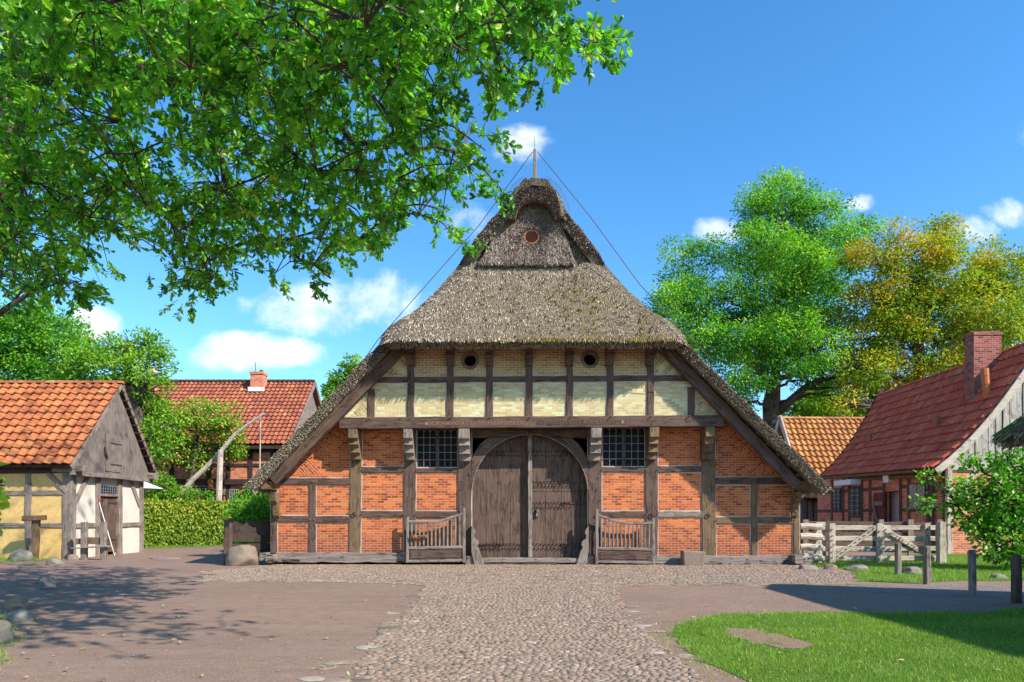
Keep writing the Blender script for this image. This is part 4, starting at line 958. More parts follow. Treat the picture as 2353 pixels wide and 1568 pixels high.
# owl-hole gable
def owl_gable():
    rows = []; zc0, zc1 = 9.22, 11.3; hole = (PX(1221, 20.9), PZ(547, 20.9))
    for i in range(22):
        t = i / 21; z = zc0 + (zc1 - zc0) * t; h = max(.12, main_half(z + .08) * (.70 if t < .1 else .72) - .02)
        h = 1.46 * (1 - t) + .55 * t
        y = 20.78 + .26 * t; xc = PX(1212, 20.8) * (1 - t) + PX(1226, 20.9) * t
        rows.append([(xc - h + 2 * h * q / 26, y, z) for q in range(27)])
    return rows, hole
rows, hole = owl_gable()
owl, GG, NN, II = shell('owl_gable_thatch', rows, .22, M['thatch'], house, wav=.016)
def owl_down(P, dn):
    d = P[:, [0, 2]] - np.array(hole)[None]; r = np.linalg.norm(d, axis=1, keepdims=True); out_ = np.zeros_like(P); out_[:, [0, 2]] = d / np.maximum(r, 1e-6)
    k = np.exp(-(r / .42) ** 2); return nrmz(dn * (1 - k) + out_ * k + NR.normal(0, .35, P.shape))
straw_on('thatch_straw', GG, NN, 16000, M['straw_dark'], owl, L=(.07, .18), w=(.007, .017), lift=.2, down=owl_down, hole=hole)
stalk_ends('thatch_eave_ends', (GG[0], II[0]), 1500, M['straw_dark'], owl, d=(.03, .09), dirv=(0, -.3, -.8))
m = MB(); hx, hz = hole
M['hole'] = mat_plain('owl_hole_lining', (.05, .018, .01), (.03, .012, .008), 12, .9, .3, .1)
M['hole_rim'] = mat_plain('owl_hole_rim', (.33, .15, .075), (.2, .09, .05), 25, .9, .6, .1)
m.prism([(hx + .215 * math.cos(a * .2618), hz + .2 * math.sin(a * .2618)) for a in range(24)], 20.845, 20.9); hl = m.build('owl_hole', M['hole'], owl)
m = MB(); m.tube([(hx + .225 * math.cos(a * .2618), 20.845 + .015 * math.sin(a * .26), hz + .21 * math.sin(a * .2618)) for a in range(25)], .032, 7, jit=.2); m.build('hole_rim', M['hole_rim'], hl)
th = NR.random(900) * 6.283; rr_ = .225 + NR.random(900) * .05
Ph = np.stack([hx + rr_ * np.cos(th), np.full(900, 20.83), hz + rr_ * np.sin(th)], 1); axh = np.stack([np.cos(th) * .9, np.full(900, -.5), np.sin(th) * .9], 1) + NR.normal(0, .3, (900, 3))
leaves('hole_straw', M['straw_dark'], hl, Ph, axh, NR.normal(0, 1, (900, 3)), NR.uniform(.05, .16, 900), np.clip(NR.normal(.35, .3, 900), 0, 1), tmpl_blade(), NR.uniform(.012, .025, 900))
fill = [[(CX + (main_half(z) - .12) * (q / 6 - 1), 21.02 + (z - 9.15) * .03 + .12, z) for q in range(13)] for z in [9.0 + .26 * i for i in range(10)]]
fb, G2, N2, I2 = shell('gable_backing', fill, .2, M['thatch'], owl)
straw_on('thatch_straw', G2, N2, 5000, M['straw_dark'], fb, L=(.1, .24), lift=.25)
# ridge cap
rows = []; 
capx = PX(1229, 21)
for i in range(16):
    a = -1.42 + 2.84 * i / 15; row = []
    for j in range(13):
        y = 20.42 + j * .16 if j < 7 else 21.4 + (j - 6) * 3.8; k = 1 - math.exp(-((y - 20.32) / .26)) if j < 7 else 1.0
        hw = .93 * (.72 + .28 * k); hz_ = 1.34 * (.80 + .20 * k)
        sh = abs(math.sin(a)) ** .8 * (1 if a > 0 else -1)
        row.append((capx * 1.0 + hw * sh + (CX - capx) * min(1, (y - 20.4) / 8), y + .18 * (1 - k) * abs(math.sin(a)), 10.42 + .16 * (1 - k) + hz_ * math.cos(a) ** .85 - .1))
    rows.append(row)
cap, GG, NN, II = shell('ridge_cap', rows, .2, M['thatch'], house, wav=.02)
aa = [-1.42 + 2.84 * i / 15 for i in range(16)]; m = MB(); m.prism([(capx + .88 * math.sin(a), 10.26 + 1.28 * math.cos(a) ** .85) for a in aa] + [(capx + .60 * math.sin(a), 10.36 + .70 * math.cos(a) ** .85) for a in aa[::-1]], 20.58, 20.9); m.build('ridge_cap_front', M['thatch'], cap)
straw_on('thatch_straw', GG[:, :8], NN[:, :8], 11000, M['straw_dark'], cap, L=(.08, .17), w=(.008, .018), lift=.16)
A = [(capx + .8 * math.sin(a), 20.57, 10.30 + 1.25 * math.cos(a) ** .85) for a in [-1.42 + 2.84 * i / 15 for i in range(16)]]; B = [(capx + .62 * math.sin(a), 20.59, 10.36 + .70 * math.cos(a) ** .85) for a in [-1.42 + 2.84 * i / 15 for i in range(16)]]
stalk_ends('thatch_cut_ends', (A, B), 6000, M['straw_dark'], cap, d=(.02, .08), tmean=.45, s=(.01, .022))
stalk_ends('thatch_fringe', (GG[0, :6], GG[0, :6] + np.array([[0, 0, -.05]])), 700, M['straw_dark'], cap, d=(.03, .1), dirv=(-.3, -.4, -.6)); stalk_ends('thatch_fringe', (GG[-1, :6], GG[-1, :6] + np.array([[0, 0, -.05]])), 700, M['straw_dark'], cap, d=(.03, .1), dirv=(.3, -.4, -.6))
# lightning mast and conductor wires
Ym = 20.75
m = MB(); m.beam(at(1229, 430, Ym), at(1229, 345, Ym), .13, .13, jit=.006, w1=.09); mast = m.build('lightning_mast', M['grey_z'], house)
m = MB(); m.tube([at(1229, 347, Ym), at(1228, 312, Ym)], [.016, .006], 6); m.build('lightning_rod', M['lead'], mast)
m = MB()
for pts in ([(1224, 350, Ym), (1100, 520, Ym), (870, 780, 19.6), (838, 826, 19.75)], [(1234, 349, Ym), (1357, 500, Ym), (1470, 655, 20.2), (1578, 770, 19.4), (1640, 832, 19.8)]):
    m.tube([at(*p_) + Vector((0, -.02, 0)) for p_ in pts], .012, 5)
m.build('conductor_wire', M['iron'], mast)
for s in (-1, 1):
    m = MB()
    for k in range(9):
        pts = [(capx + s * (1.02 + .05 * math.sin(k)) * math.sin(b), 20.5 + k * .09, 10.42 + 1.34 * math.cos(b)) for b in [.35 + i * .13 for i in range(9)]]
        m.tube(pts, .0035, 4)
    m.build('ridge_netting', M['iron'], cap)
# ------------------------------------------------------------------ pantile roofs
def pantile(name, Pf, nu, nv, mat, parent, amp=.035, lift=.035, skew=0.0):
    """Pf(u,v) -> point on the roof plane; real rows and columns of S-tiles"""
    S = 6; prof = [0.0, .75, 1.0, .55, .05, -.2]
    V = []; F = []; T = []
    e = 1e-3
    for r in range(nv):
        v0 = r / nv; v1 = min(1.0, (r + 1.12) / nv); cols = nu * S + 1
        tl = [R.uniform(-.006, .006) for _ in range(nu + 1)]; tt = [min(1, max(0, R.gauss(.52, .15))) for _ in range(nu + 1)]
        k = len(V)
        for (v, lf) in ((v0, lift - .045), (v0, lift), (v1, 0.0)):
            for cidx in range(cols):
                u = cidx / (cols - 1); p = Vector(Pf(u, v)); du = Vector(Pf(min(1, u + e), v)) - Vector(Pf(max(0, u - e), v)); dv = Vector(Pf(u, min(1, v + e))) - Vector(Pf(u, max(0, v - e)))
                n = du.cross(dv).normalized()
                if n.z < 0: n = -n
                col = min(nu, cidx // S); w_ = prof[cidx % S] * amp
                V.append(p + n * (w_ + lf + tl[col]) - dv.normalized() * (.015 * prof[cidx % S] if lf > 0 else 0)); T.append(tt[col])
        for row in (0, 1):
            for cidx in range(cols - 1):
                a = k + row * cols + cidx; F.append((a, a + 1, a + cols + 1, a + cols))
    return npmesh(name, [tuple(p) for p in V], F, mat, parent, tint=T)
def bil(a, b, c, d, sag=0.0):
    a, b, c, d = map(Vector, (a, b, c, d)); n = (b - a).cross(d - a).normalized(); n = n if n.z > 0 else -n
    return lambda u, v: a.lerp(b, u).lerp(d.lerp(c, u), v) - n * (sag * 4 * v * (1 - v) * (1.35 - .7 * v))
def quad_slab(name, a, b, c, d, th, mat, parent):
    a, b, c, d = map(Vector, (a, b, c, d)); n = (b - a).cross(d - a).normalized(); n = n if n.z > 0 else -n
    m = MB(); vs = [a, b, c, d]; vs2 = [q - n * th for q in vs]; m.add(vs + vs2, [(0, 1, 2, 3), (7, 6, 5, 4)] + [(i, (i + 1) % 4, (i + 1) % 4 + 4, i + 4) for i in range(4)]); return m.build(name, mat, parent)
def ridge_tiles(name, a, b, n, mat, parent, r=.13):
    a = Vector(a); b = Vector(b); m = MB(); d = (b - a) / n; s = d.normalized().cross(Vector((0, 0, 1))).normalized()
    for i in range(n):
        m.tint = min(1, max(0, R.gauss(.5, .25))); p0 = a + d * i - d * .06; p1 = a + d * (i + 1); vs = []
        for (p, rr) in ((p0, r * 1.08), (p1, r * .95)):
            for k in range(7):
                t = math.pi * k / 6; vs.append(p + s * (math.cos(t) * rr) + Vector((0, 0, math.sin(t) * rr * .85 - .05)))
        m.add(vs, [(k, k + 1, k + 8, k + 7) for k in range(6)] + [tuple(range(6, -1, -1)), tuple(range(7, 14))])
    return m.build(name, mat, parent)

# ------------------------------------------------------------------ ochre tile-roofed shed on the left
XG = -15.3; YF_, YR_ = 23.6, 28.25; YRI = 26.1; ZE = 3.22; ZR = 6.56
shed = empty('tile_roofed_shed', (-20, 25.9, 0), 'small ochre and white plastered shed under an orange pantile roof, with a weathered plank gable', 'shed')
m = MB(); m.box(-31, XG, YF_, YF_ + .2, 0, 3.15); m.build('ochre_wall', M['plaster_y'], shed)
m = MB(); m.box(XG - .2, XG, YF_ + .2, 25.28, 0, 3.0); m.box(XG - .2, XG, 26.5, YR_, 0, 3.0); m.box(XG - .2, XG, 25.28, 26.5, 2.62, 3.0); m.build('white_wall', M['plaster_w'], shed)
m = MB(); m.box(-31, XG - .2, YR_ - .2, YR_, 0, 3.1); m.box(-31, -30.8, YF_ + .2, YR_ - .2, 0, 3.1); m.build('back_wall', M['plaster_w'], shed)
for (p0, p1, wd, mt) in (((XG - .06, YF_ + .02, 0), (XG - .06, YF_ + .02, 3.15), .3, 'grey_z'), ((PX(66, YF_), YF_ + .02, .05), (PX(66, YF_), YF_ + .02, 3.1), .2, 'grey_z'), ((PX(-90, YF_), YF_ + .02, .05), (PX(-90, YF_), YF_ + .02, 3.1), .2, 'grey_z')):
    m = MB(); m.beam(p0, p1, wd, .14, jit=.015); m.build('post', M[mt], shed)
for y in (1133, 1208):
    m = MB(); z = PZ(y, YF_); m.beam((-31, YF_ + .02, z), (PX(60, YF_), YF_ + .02, z), .16, .12, jit=.012); m.beam((PX(73, YF_), YF_ + .02, z), (PX(158, YF_), YF_ + .02, z), .16, .12, jit=.012); m.build('rail', M['grey_x'], shed)
m = MB(); m.beam((-31, YF_ + .01, 3.06), (XG + .1, YF_ + .01, 3.06), .2, .2, jit=.012); m.build('wall_plate', M['dark_x'], shed)
m = MB(); m.beam((XG - .7, YF_ - .02, 2.95), (XG - .05, YF_ - .02, 2.3), .16, .1, jit=.008); m.build('brace', M['grey_z'], shed)
for (y, mt) in ((YF_ + .16, 'grey_z'), (YR_ - .1, 'grey_z'), (25.18, 'grey_z'), (26.6, 'grey_z')):
    m = MB(); m.beam((XG + .01, y, 0), (XG + .01, y, 2.98), .24, .12, dv=(1, 0, 0), jit=.012); m.build('gable_post', M[mt], shed)
for (ya, yb, z) in ((YF_ + .3, 25.05, PZ(1208, 24.2)), (26.72, YR_ - .2, PZ(1206, 27.5))):
    m = MB(); m.beam((XG + .01, ya, z), (XG + .01, yb, z), .17, .1, dv=(1, 0, 0), jit=.01); m.build('gable_rail', M['grey_x'], shed)
for (ya_, yb_) in ((YF_ + .25, 24.6), (YR_ - .25, 27.3)): m = MB(); m.beam((XG + .02, ya_, 1.9), (XG + .02, yb_, 2.95), .18, .09, dv=(1, 0, 0), jit=.01); m.build('brace', M['grey_z'], shed)
m = MB(); m.box(XG - .1, XG - .05, 25.3, 26.48, .12, 2.25); [m.box(XG - .05, XG - .035, 25.3 + i * .2, 25.49 + i * .2, .12, 2.25) for i in range(6)]; d_ = m.build('door', M['door'], shed)
for bx in ((25.9, 26.48, .55, .6), (25.9, 26.48, 1.95, 2.0), (25.4, 25.62, 2.03, 2.2)): m = MB(); m.box(XG - .035, XG - .015, *bx); m.build('strap_hinge', M['iron'], d_)
m = MB(); m.box(XG - .08, XG - .03, 25.3, 26.48, 2.3, 2.62); wn_ = m.build('window', M['glass'], shed); m = MB(); [m.box(XG - .03, XG - .015, 25.3 + i * .147, 25.318 + i * .147, 2.3, 2.62) for i in range(9)]; [m.box(XG - .028, XG - .016, 25.3, 26.48, 2.3 + i * .1, 2.315 + i * .1) for i in range(4)]; m.build('lattice', M['lead'], wn_)
m = MB(); m.beam((XG + .02, 25.2, 2.27), (XG + .02, 26.58, 2.27), .1, .1, dv=(1, 0, 0)); m.build('door_lintel', M['grey_x'], shed)
# plank gable, jettied out
XP = XG + .22; m = MB(); n = 15
for i in range(n):
    ya = 23.5 + (28.35 - 23.5) * i / n; yb = 23.5 + (28.35 - 23.5) * (i + 1) / n - .012; zb = 2.98 + R.uniform(-.05, .03)
    zt = lambda y: 3.12 + (ZR - .16 - 3.12) * max(0, 1 - abs(y - YRI) / (YRI - 23.4 if y < YRI else 28.45 - YRI))
    pl = [(ya, zb), (yb, zb), (yb, zt(yb))] + ([(YRI, zt(YRI))] if ya < YRI < yb else []) + [(ya, zt(ya))]
    o_ = R.uniform(-.008, .01); m.prismx(pl, XP - .05, XP + o_)
gb = m.build('plank_gable', M['plank_grey'], shed)
m = MB(); m.box(XP + .012, XP + .035, 25.3, 26.3, 3.15, 4.55); ht = m.build('loft_hatch', M['plank_grey'], gb)
for z in (3.4, 4.2): m = MB(); m.box(XP + .035, XP + .05, 25.6, 26.3, z, z + .045); m.build('hatch_hinge', M['iron'], ht)
m = MB(); m.tube([(XP + .06, 25.2, 4.05), (XP + .1, 25.22, 3.8), (XP + .06, 25.35, 3.6)], .03, 6); m.build('hatch_latch', M['iron'], ht)
m = MB(); m.beam((XP + .03, 23.3, 2.96), (XP + .03, 28.5, 2.96), .14, .12, dv=(1, 0, 0), jit=.01); m.build('gable_sill', M['grey_x'], shed)
for y in (YF_ - .05, YR_ + .05): m = MB(); m.beam((XG - .5, y, 3.14), (XP + .32, y, 3.12), .26, .22, jit=.02, ch=.04); m.build('plate_end', M['grey_x'], shed)
XO = -14.88
roofs = MB()
e0, e1, r0, r1 = (-32, 23.1, ZE), (XO, 23.1, ZE), (-32, YRI, ZR), (XO, YRI, ZR)
quad_slab('roof_boards', (e0[0], e0[1], e0[2] - .05), (e1[0] - .04, e1[1], e1[2] - .05), (r1[0] - .04, r1[1], r1[2] - .05), (r0[0], r0[1], r0[2] - .05), .06, M['dark_y'], shed)
b0, b1 = (-32, 28.75, ZE - .05), (XO, 28.75, ZE - .05)
quad_slab('roof_boards', (r0[0], r0[1], r0[2] - .05), (r1[0] - .04, r1[1], r1[2] - .05), (b1[0] - .04, b1[1], b1[2] - .05), (b0[0], b0[1], b0[2] - .05), .06, M['dark_y'], shed)
pantile('tile_roof', bil(e0, e1, r1, r0, -.05), 50, 12, M['tile_orange'], shed, amp=.075, lift=.075); pantile('tile_roof', bil(b1, b0, r0, r1), 40, 12, M['tile_orange'], shed, amp=.045, lift=.05)
ridge_tiles('ridge_tiles', (-32, YRI, ZR + .04), (XO + .02, YRI, ZR + .04), 48, M['tile_orange'], shed)
m = MB(); m.beam((XO - .03, 23.1, ZE - .1), (XO - .03, YRI, ZR - .1), .16, .04, dv=(1, 0, 0)); m.beam((XO - .03, 28.75, ZE - .1), (XO - .03, YRI, ZR - .1), .16, .04, dv=(1, 0, 0)); m.build('barge_board', M['grey_z'], shed)
for i in range(11):
    m = MB(); y = YRI + (28.6 - YRI) * (i + .5) / 11; z = ZR + (ZE - ZR) * (y - YRI) / (28.75 - YRI) - .2; m.box(XG + .1, XO + .02, y - .04, y + .04, z, z + .06); m.build('roof_lath', M['redwood_l'], shed)
for k, (x, y, r_) in enumerate(((-15.0, 23.45, .22), (-15.6, 23.4, .17), (-15.05, 28.2, .2))):
    pass
# ------------------------------------------------------------------ large farm building behind, left
YE2, YR2 = 42.0, 47.4
ZE2, ZR2 = PZ(1022, YE2), PZ(878, YR2); XL2, XR2 = -31, PX(665, YE2)
farm = empty('farm_building', (-20, 44, 0), 'two storey brick farm building with long red tiled roof, behind the well sweep', 'farm building')
YW2 = YE2 + .5; xw = XR2 - .35
m = MB(); m.box(XL2, xw, YW2, YW2 + .2, 0, ZE2); m.build('brick_wall', M['redbrick'], farm)
m = MB(); m.box(xw - .2, xw, YW2 + .2, 52, 0, ZE2); m.box(XL2, XL2 + .2, YW2 + .2, 52, 0, ZE2); m.box(XL2, xw, 52, 52.2, 0, ZE2); m.build('side_wall', M['redbrick'], farm)
for x in (350, 395, 440, 480, 525, 576, 626):
    m = MB(); m.beam((PX(x, YW2), YW2 - .01, 0), (PX(x, YW2), YW2 - .01, ZE2 - .1), .26, .12); m.build('post', M['dark_z'], farm)
for y in (1069, 1108, 1036):
    m = MB(); m.beam((XL2, YW2 + (-.006 if y != 1108 else -.12), PZ(y, YW2)), (xw, YW2 + (-.006 if y != 1108 else -.12), PZ(y, YW2)), .2 if y != 1108 else .34, .12 if y != 1108 else .3); m.build('rail', M['dark_x'], farm)
for (x0, x1, y0, y1) in ((453, 478, 1118, 1133), (492, 517, 1118, 1130), (528, 548, 1125, 1150), (400, 420, 1140, 1160)):
    m = MB(); m.prism(fpoly([(x0, y0), (x0, y1), (x1, y1), (x1, y0)], YW2), YW2 - .05, YW2 + .05); wi = m.build('window', M['glass'], farm)
    m = MB(); [m.beam(at(x0 + (x1 - x0) * i / 4, y0, YW2 - .06), at(x0 + (x1 - x0) * i / 4, y1, YW2 - .06), .045, .03, jit=0) for i in range(5)]; [m.beam(at(x0, y0 + (y1 - y0) * i / 3, YW2 - .062), at(x1, y0 + (y1 - y0) * i / 3, YW2 - .062), .045, .03, jit=0) for i in range(4)]; m.build('lattice', M['lattice'], wi)
m = MB(); m.prism(fpoly([(480, 1150), (480, 1138)] + [(497 - 17 * math.cos(t), 1138 - 10 * math.sin(t)) for t in [i * .35 for i in range(1, 9)]] + [(514, 1150), (514, 1200), (480, 1200)], YW2), YW2 - .04, YW2 + .06); m.build('arched_door', M['void'], farm)
m = MB(); m.tube([at(497 - 18 * math.cos(t), 1138 - 11 * math.sin(t), YW2 - .05) for t in [math.pi * i / 8 for i in range(9)]], .12, 6); m.build('door_arch', M['tan_x'], farm)
e0, e1, r1, r0 = (XL2 - .5, YE2, ZE2), (XR2, YE2, ZE2), (XR2, YR2, ZR2), (XL2 - .5, YR2, ZR2)
quad_slab('roof_boards', Vector(e0) - Vector((0, 0, .08)), Vector(e1) - Vector((0, 0, .08)), Vector(r1) - Vector((0, 0, .08)), Vector(r0) - Vector((0, 0, .08)), .1, M['dark_y'], farm)
quad_slab('roof_back', r0, r1, (XR2, 52.8, ZE2), (XL2 - .5, 52.8, ZE2), .1, M['tile_red'], farm)
rt = pantile('tile_roof', bil(e0, e1, r1, r0), 58, 17, M['tile_red'], farm, amp=.08, lift=.09)
ridge_tiles('ridge_tiles', (XL2 - .5, YR2, ZR2 + .05), (XR2, YR2, ZR2 + .05), 48, M['dark_x'], farm, .2)
m = MB(); m.prismx([(YW2 - .4, ZE2 - .3), (YR2, ZR2 - .2), (52.3, ZE2 - .3)], xw, xw + .08); m.build('plank_gable', M['grey_z'], farm)
m = MB(); m.beam((XR2 + .05, YE2, ZE2 - .1), (XR2 + .05, YR2, ZR2 - .08), .3, .06, dv=(1, 0, 0)); m.beam((XR2 + .05, 52.8, ZE2 - .1), (XR2 + .05, YR2, ZR2 - .08), .3, .06, dv=(1, 0, 0)); m.build('barge_board', M['grey_z'], farm)
m = MB(); m.beam((XL2, YE2 + .05, ZE2 - .18), (XR2, YE2 + .05, ZE2 - .18), .18, .2); m.build('eave_board', M['dark_x'], farm)
Yc = 46.3; cx0, cx1 = PX(575, Yc), PX(604, Yc); m = MB(); m.box(cx0, cx1, Yc, Yc + .8, ZR2 - 1.4, PZ(856, Yc)); m.box(cx0 - .05, cx1 + .05, Yc - .05, Yc + .85, PZ(860, Yc), PZ(854, Yc)); ch = m.build('chimney', M['redbrick'], farm)
m = MB(); m.box(cx0 - .12, cx1 + .12, Yc - .12, Yc - .06, PZ(900, Yc) , PZ(890, Yc)); m.build('chimney_flashing', M['white'], ch)
m = MB(); m.tube([(cx0 + .2, Yc + .4, PZ(856, Yc)), (cx0 + .2, Yc + .4, PZ(830, Yc))], .025, 5); m.tube([(cx1 - .25, Yc + .4, PZ(856, Yc)), (cx1 - .25, Yc + .4, PZ(848, Yc))], .12, 6); m.build('chimney_rod', M['iron'], ch)
m = MB(); c = at(484, 1113, YW2 - .4); m.tube([c + Vector((0, 0, -.28)), c + Vector((0, 0, .2)), c + Vector((0, 0, .36))], [.12, .19, .03], 6); m.build('wall_lantern', mat_plain('amber_glass', (.6, .24, .06), (.4, .14, .04), 9), farm)
# ------------------------------------------------------------------ brick building on the right
F0 = at(2149, 1077, 26.6); B0 = at(1886, 1097, 37.8); FR = at(2402, 777, 26.6); BR = at(2022, 908, 38.4)
rb_ = empty('brick_workshop', (19, 32, 0), 'long half-timbered brick building with dark red tiled roof, tall brick chimney and grey plank gable', 'building')
pantile('tile_roof', bil(B0, F0, FR, BR, .28), 40, 12, M['tile_dark'], rb_, amp=.07, lift=.09)
sl_ = bil(B0, F0, FR, BR, .28)
rows = [[tuple(sl_(u / 8, v / 8) - Vector((0, 0, .07))) for u in range(9)] for v in range(9)]
shell('roof_boards', rows, .08, M['dark_y'], rb_)
quad_slab('roof_far_side', BR, FR, (2 * FR.x - F0.x, 26.6, F0.z), (2 * BR.x - B0.x, 38.4, B0.z), .1, M['tile_dark'], rb_)
ridge_tiles('ridge_tiles', BR + Vector((0, 0, .04)), FR + Vector((0, 0, .04)), 34, M['tile_dark'], rb_)
# front gable
xW0 = 17.0; YG = 26.85
def side_at(x): return xW0 * FPX / (x - 1176.5)
xr2 = 2 * FR.x - F0.x - .5
m = MB(); m.prism([(xW0, 0), (xr2, 0), (xr2, 3.55), (xW0, 3.55)], YG, YG + .2); m.build('gable_brick', M['redbrick'], rb_)
m = MB(); n = 30
for i in range(n):
    xa = F0.x + .35 + (xr2 - F0.x) * i / n; xb = F0.x + .35 + (xr2 - F0.x) * (i + 1) / n - .035
    def zt(x): 
        v = min(1, max(0, (x - F0.x) / (FR.x - F0.x))) if x < FR.x else min(1, max(0, (2 * FR.x - F0.x - x) / (FR.x - F0.x)))
        q = bil(B0, F0, FR, BR, .28)(1, v); return q.z - .35
    if min(zt(xa), zt(xb)) > 3.5: m.prism([(xa, 3.45), (xb, 3.45), (xb, zt(xb)), (xa, zt(xa))], YG - .06 + R.uniform(-.03, .03), YG + .02)
m.build('plank_gable', M['silver_z'], rb_)
m = MB(); pts = [sl_(1, v / 10) + Vector((.02, -.05, -.12)) for v in range(11)]
for i in range(10): m.beam(pts[i], pts[i + 1] + (pts[i + 1] - pts[i]) * .02, .27, .07 + i * .0005, dv=(0, 1, 0), jit=0)
m.beam(FR + Vector((.02, -.05, -.12)), (2 * FR.x - F0.x, 26.55, F0.z - .1), .27, .07); bb = m.build('barge_board', M['pale_x'], rb_)
m = MB(); pts = [sl_(0, v / 10) + Vector((-.02, .05, .02)) for v in range(11)]
for i in range(10): m.beam(pts[i], pts[i + 1], .2, .06, dv=(0, 1, 0), jit=0)
m.beam(BR + Vector((-.05, 0, .1)), BR + Vector((.25, .05, .38)), .12, .08); m.build('barge_board', M['dark_x'], rb_)
m = MB()
for (x0, z0, x1, z1, w_) in ((xW0 + .12, 0, xW0 + .12, 3.45, .3), (xW0 + 2.1, 0, xW0 + 2.1, 3.4, .26), (xW0 + 4.2, 0, xW0 + 4.2, 3.4, .26), (xW0, 3.42, xr2, 3.42, .28), (xW0 + .3, 2.2, xr2, 2.2, .22), (xW0 + .3, 2.2, xW0 + 1.3, 3.3, .2)):
    m.beam((x0, YG - .03, z0), (x1, YG - .03, z1), w_, .12)
m.build('gable_frame', M['pale_z'], rb_)
# side wall facing the yard
m = MB(); 
YS0, YS1 = YG + .2, 38.0
opens = [(2033.5, 2068, 0, 2.55)]
ya, yb = side_at(2068), side_at(2033.5)
m.box(xW0, xW0 + .2, YS0, ya, 0, 3.45); m.box(xW0, xW0 + .2, yb, YS1, 0, 3.45); m.box(xW0, xW0 + .2, ya, yb, 2.6, 3.45); m.build('brick_wall', M['redbrick'], rb_)
m = MB(); m.box(xW0 + .2, xr2, YS1 - .2, YS1, 0, 3.4); m.box(xr2 - .2, xr2, YS0, YS1 - .2, 0, 3.4); m.build('back_wall', M['redbrick'], rb_)
def sx(x, y, off=0.0): 
    Y = side_at(x); return Vector((xW0 - off, Y, PZ(y, Y)))
for x in (1912, 1938, 1952, 1981, 2000, 2032, 2070, 2089, 2133, 2142, 2170):
    Y = side_at(x); m = MB(); m.beam((xW0 + .02, Y, 0), (xW0 + .02, Y, 3.4), .2, .12, dv=(1, 0, 0)); m.build('post', M['wood_z'], rb_)
for z in (2.75, 1.75):
    m = MB(); m.beam((xW0 + .03, YS0, z), (xW0 + .03, ya - .1, z), .15, .1, dv=(1, 0, 0)); m.beam((xW0 + .03, yb + .1, z), (xW0 + .03, YS1, z), .15, .1, dv=(1, 0, 0)); m.build('rail', M['wood_x'], rb_)
for (x0, x1, y0, y1, mt) in ((1917, 1934, 1122, 1176, 'glass'), (1956, 1979, 1119, 1189, 'glass'), (2092, 2130, 1110, 1173, 'glass_curtain')):
    Ya, Yb = side_at(x1), side_at(x0); z1, z0 = sx((x0 + x1) / 2, y0).z, sx((x0 + x1) / 2, y1).z
    m = MB(); m.box(xW0 - .05, xW0 + .05, Ya, Yb, z0, z1); fr = m.build('window', M['wfr'], rb_)
    for (a, b) in ((Ya + .06, (Ya + Yb) / 2 - .04), ((Ya + Yb) / 2 + .04, Yb - .06)):
        m = MB(); m.box(xW0 - .07, xW0 - .052, a, b, z0 + .06, z1 - .06); m.build('pane', M[mt], fr)
        m = MB(); [m.box(xW0 - .085, xW0 - .072, a, b, z0 + .06 + (z1 - z0) * i / 6, z0 + .08 + (z1 - z0) * i / 6) for i in range(1, 6)]; [m.box(xW0 - .083, xW0 - .0725, a + (b - a) * i / 3 - .01, a + (b - a) * i / 3 + .01, z0 + .06, z1 - .06) for i in (1, 2)]; m.build('lattice', M['lattice'], fr)
m = MB(); m.box(xW0 + .5, xW0 + .56, ya - .4, yb + .4, 0, 2.6); m.build('tiled_inner_wall', M['white'], rb_)
m = MB(); Ya = side_at(2032); m.box(xW0 - .1, xW0 - .04, Ya - .15, Ya + .75, .1, 2.55); dl = m.build('door', mat_wood('rust_red_door', 'z', (.24, .06, .045), (.17, .04, .032), (.07, .025, .02)), rb_)
m = MB(); m.beam((xW0 - .14, Ya + .1, .5), (xW0 - .14, Ya + .62, 1.9), .12, .04, dv=(1, 0, 0)); m.box(xW0 - .17, xW0 - .1, Ya - .1, Ya + .7, 1.95, 2.15); m.build('door_brace', M['grey_z'], dl)
m = MB(); c = sx(1960, 1110, .3); m.box(c.x - .25, c.x + .3, c.y - .85, c.y + .85, c.z - .12, c.z + .14); m.build('awning_box', M['white'], rb_)
m = MB(); c = sx(2046, 1099, .12); m.box(c.x - .1, c.x + .12, c.y - .22, c.y + .22, c.z - .2, c.z + .2); m.build('wall_lamp', M['white'], rb_)
m = MB(); g0 = sl_(0, 0) + Vector((-.06, 0, -.06)); g1 = sl_(1, 0) + Vector((-.06, 0, -.06)); m.tube([g0, g1], .07, 7); m.beam(g0 + Vector((.22, 0, -.17)), g1 + Vector((.22, 0, -.17)), .16, .1); m.build('gutter', M['tan_z'], rb_)
m = MB(); m.tube([g1 + Vector((.02, .5, -.05)), (xW0 - .1, 27.4, 2.9), (xW0 - .1, 27.4, 0)], .05, 7); m.build('downpipe', M['iron'], rb_)
# chimney through the slope
Yc = 28.6; cxa = PX(2238, Yc); cxb = PX(2301, Yc); zt_ = PZ(762, Yc)
m = MB(); m.box(cxa, cxb, Yc, Yc + .58, PZ(930, Yc), zt_ - .15); m.box(cxa - .03, cxb + .03, Yc - .03, Yc + .61, zt_ - .15, zt_); ch = m.build('chimney', M['chimbrick'], rb_)
m = MB(); m.box(cxa - .06, cxb + .04, Yc - .06, Yc - .031, PZ(930, Yc), PZ(905, Yc)); m.build('lead_flashing', M['lead'], ch)
m = MB(); c = at(2265, 885, 27.5); m.tube([c + Vector((.05, 0, -.55)), c + Vector((0, 0, .0)), c + Vector((0, 0, .02)), c + Vector((-.03, 0, .35)), c + Vector((-.03, 0, .36)), c + Vector((-.05, 0, .66))], [.13, .13, .15, .145, .155, .15], 10); m.build('clay_vent_pipe', mat_plain('terracotta', (.58, .19, .07), (.45, .14, .05), 6), rb_)
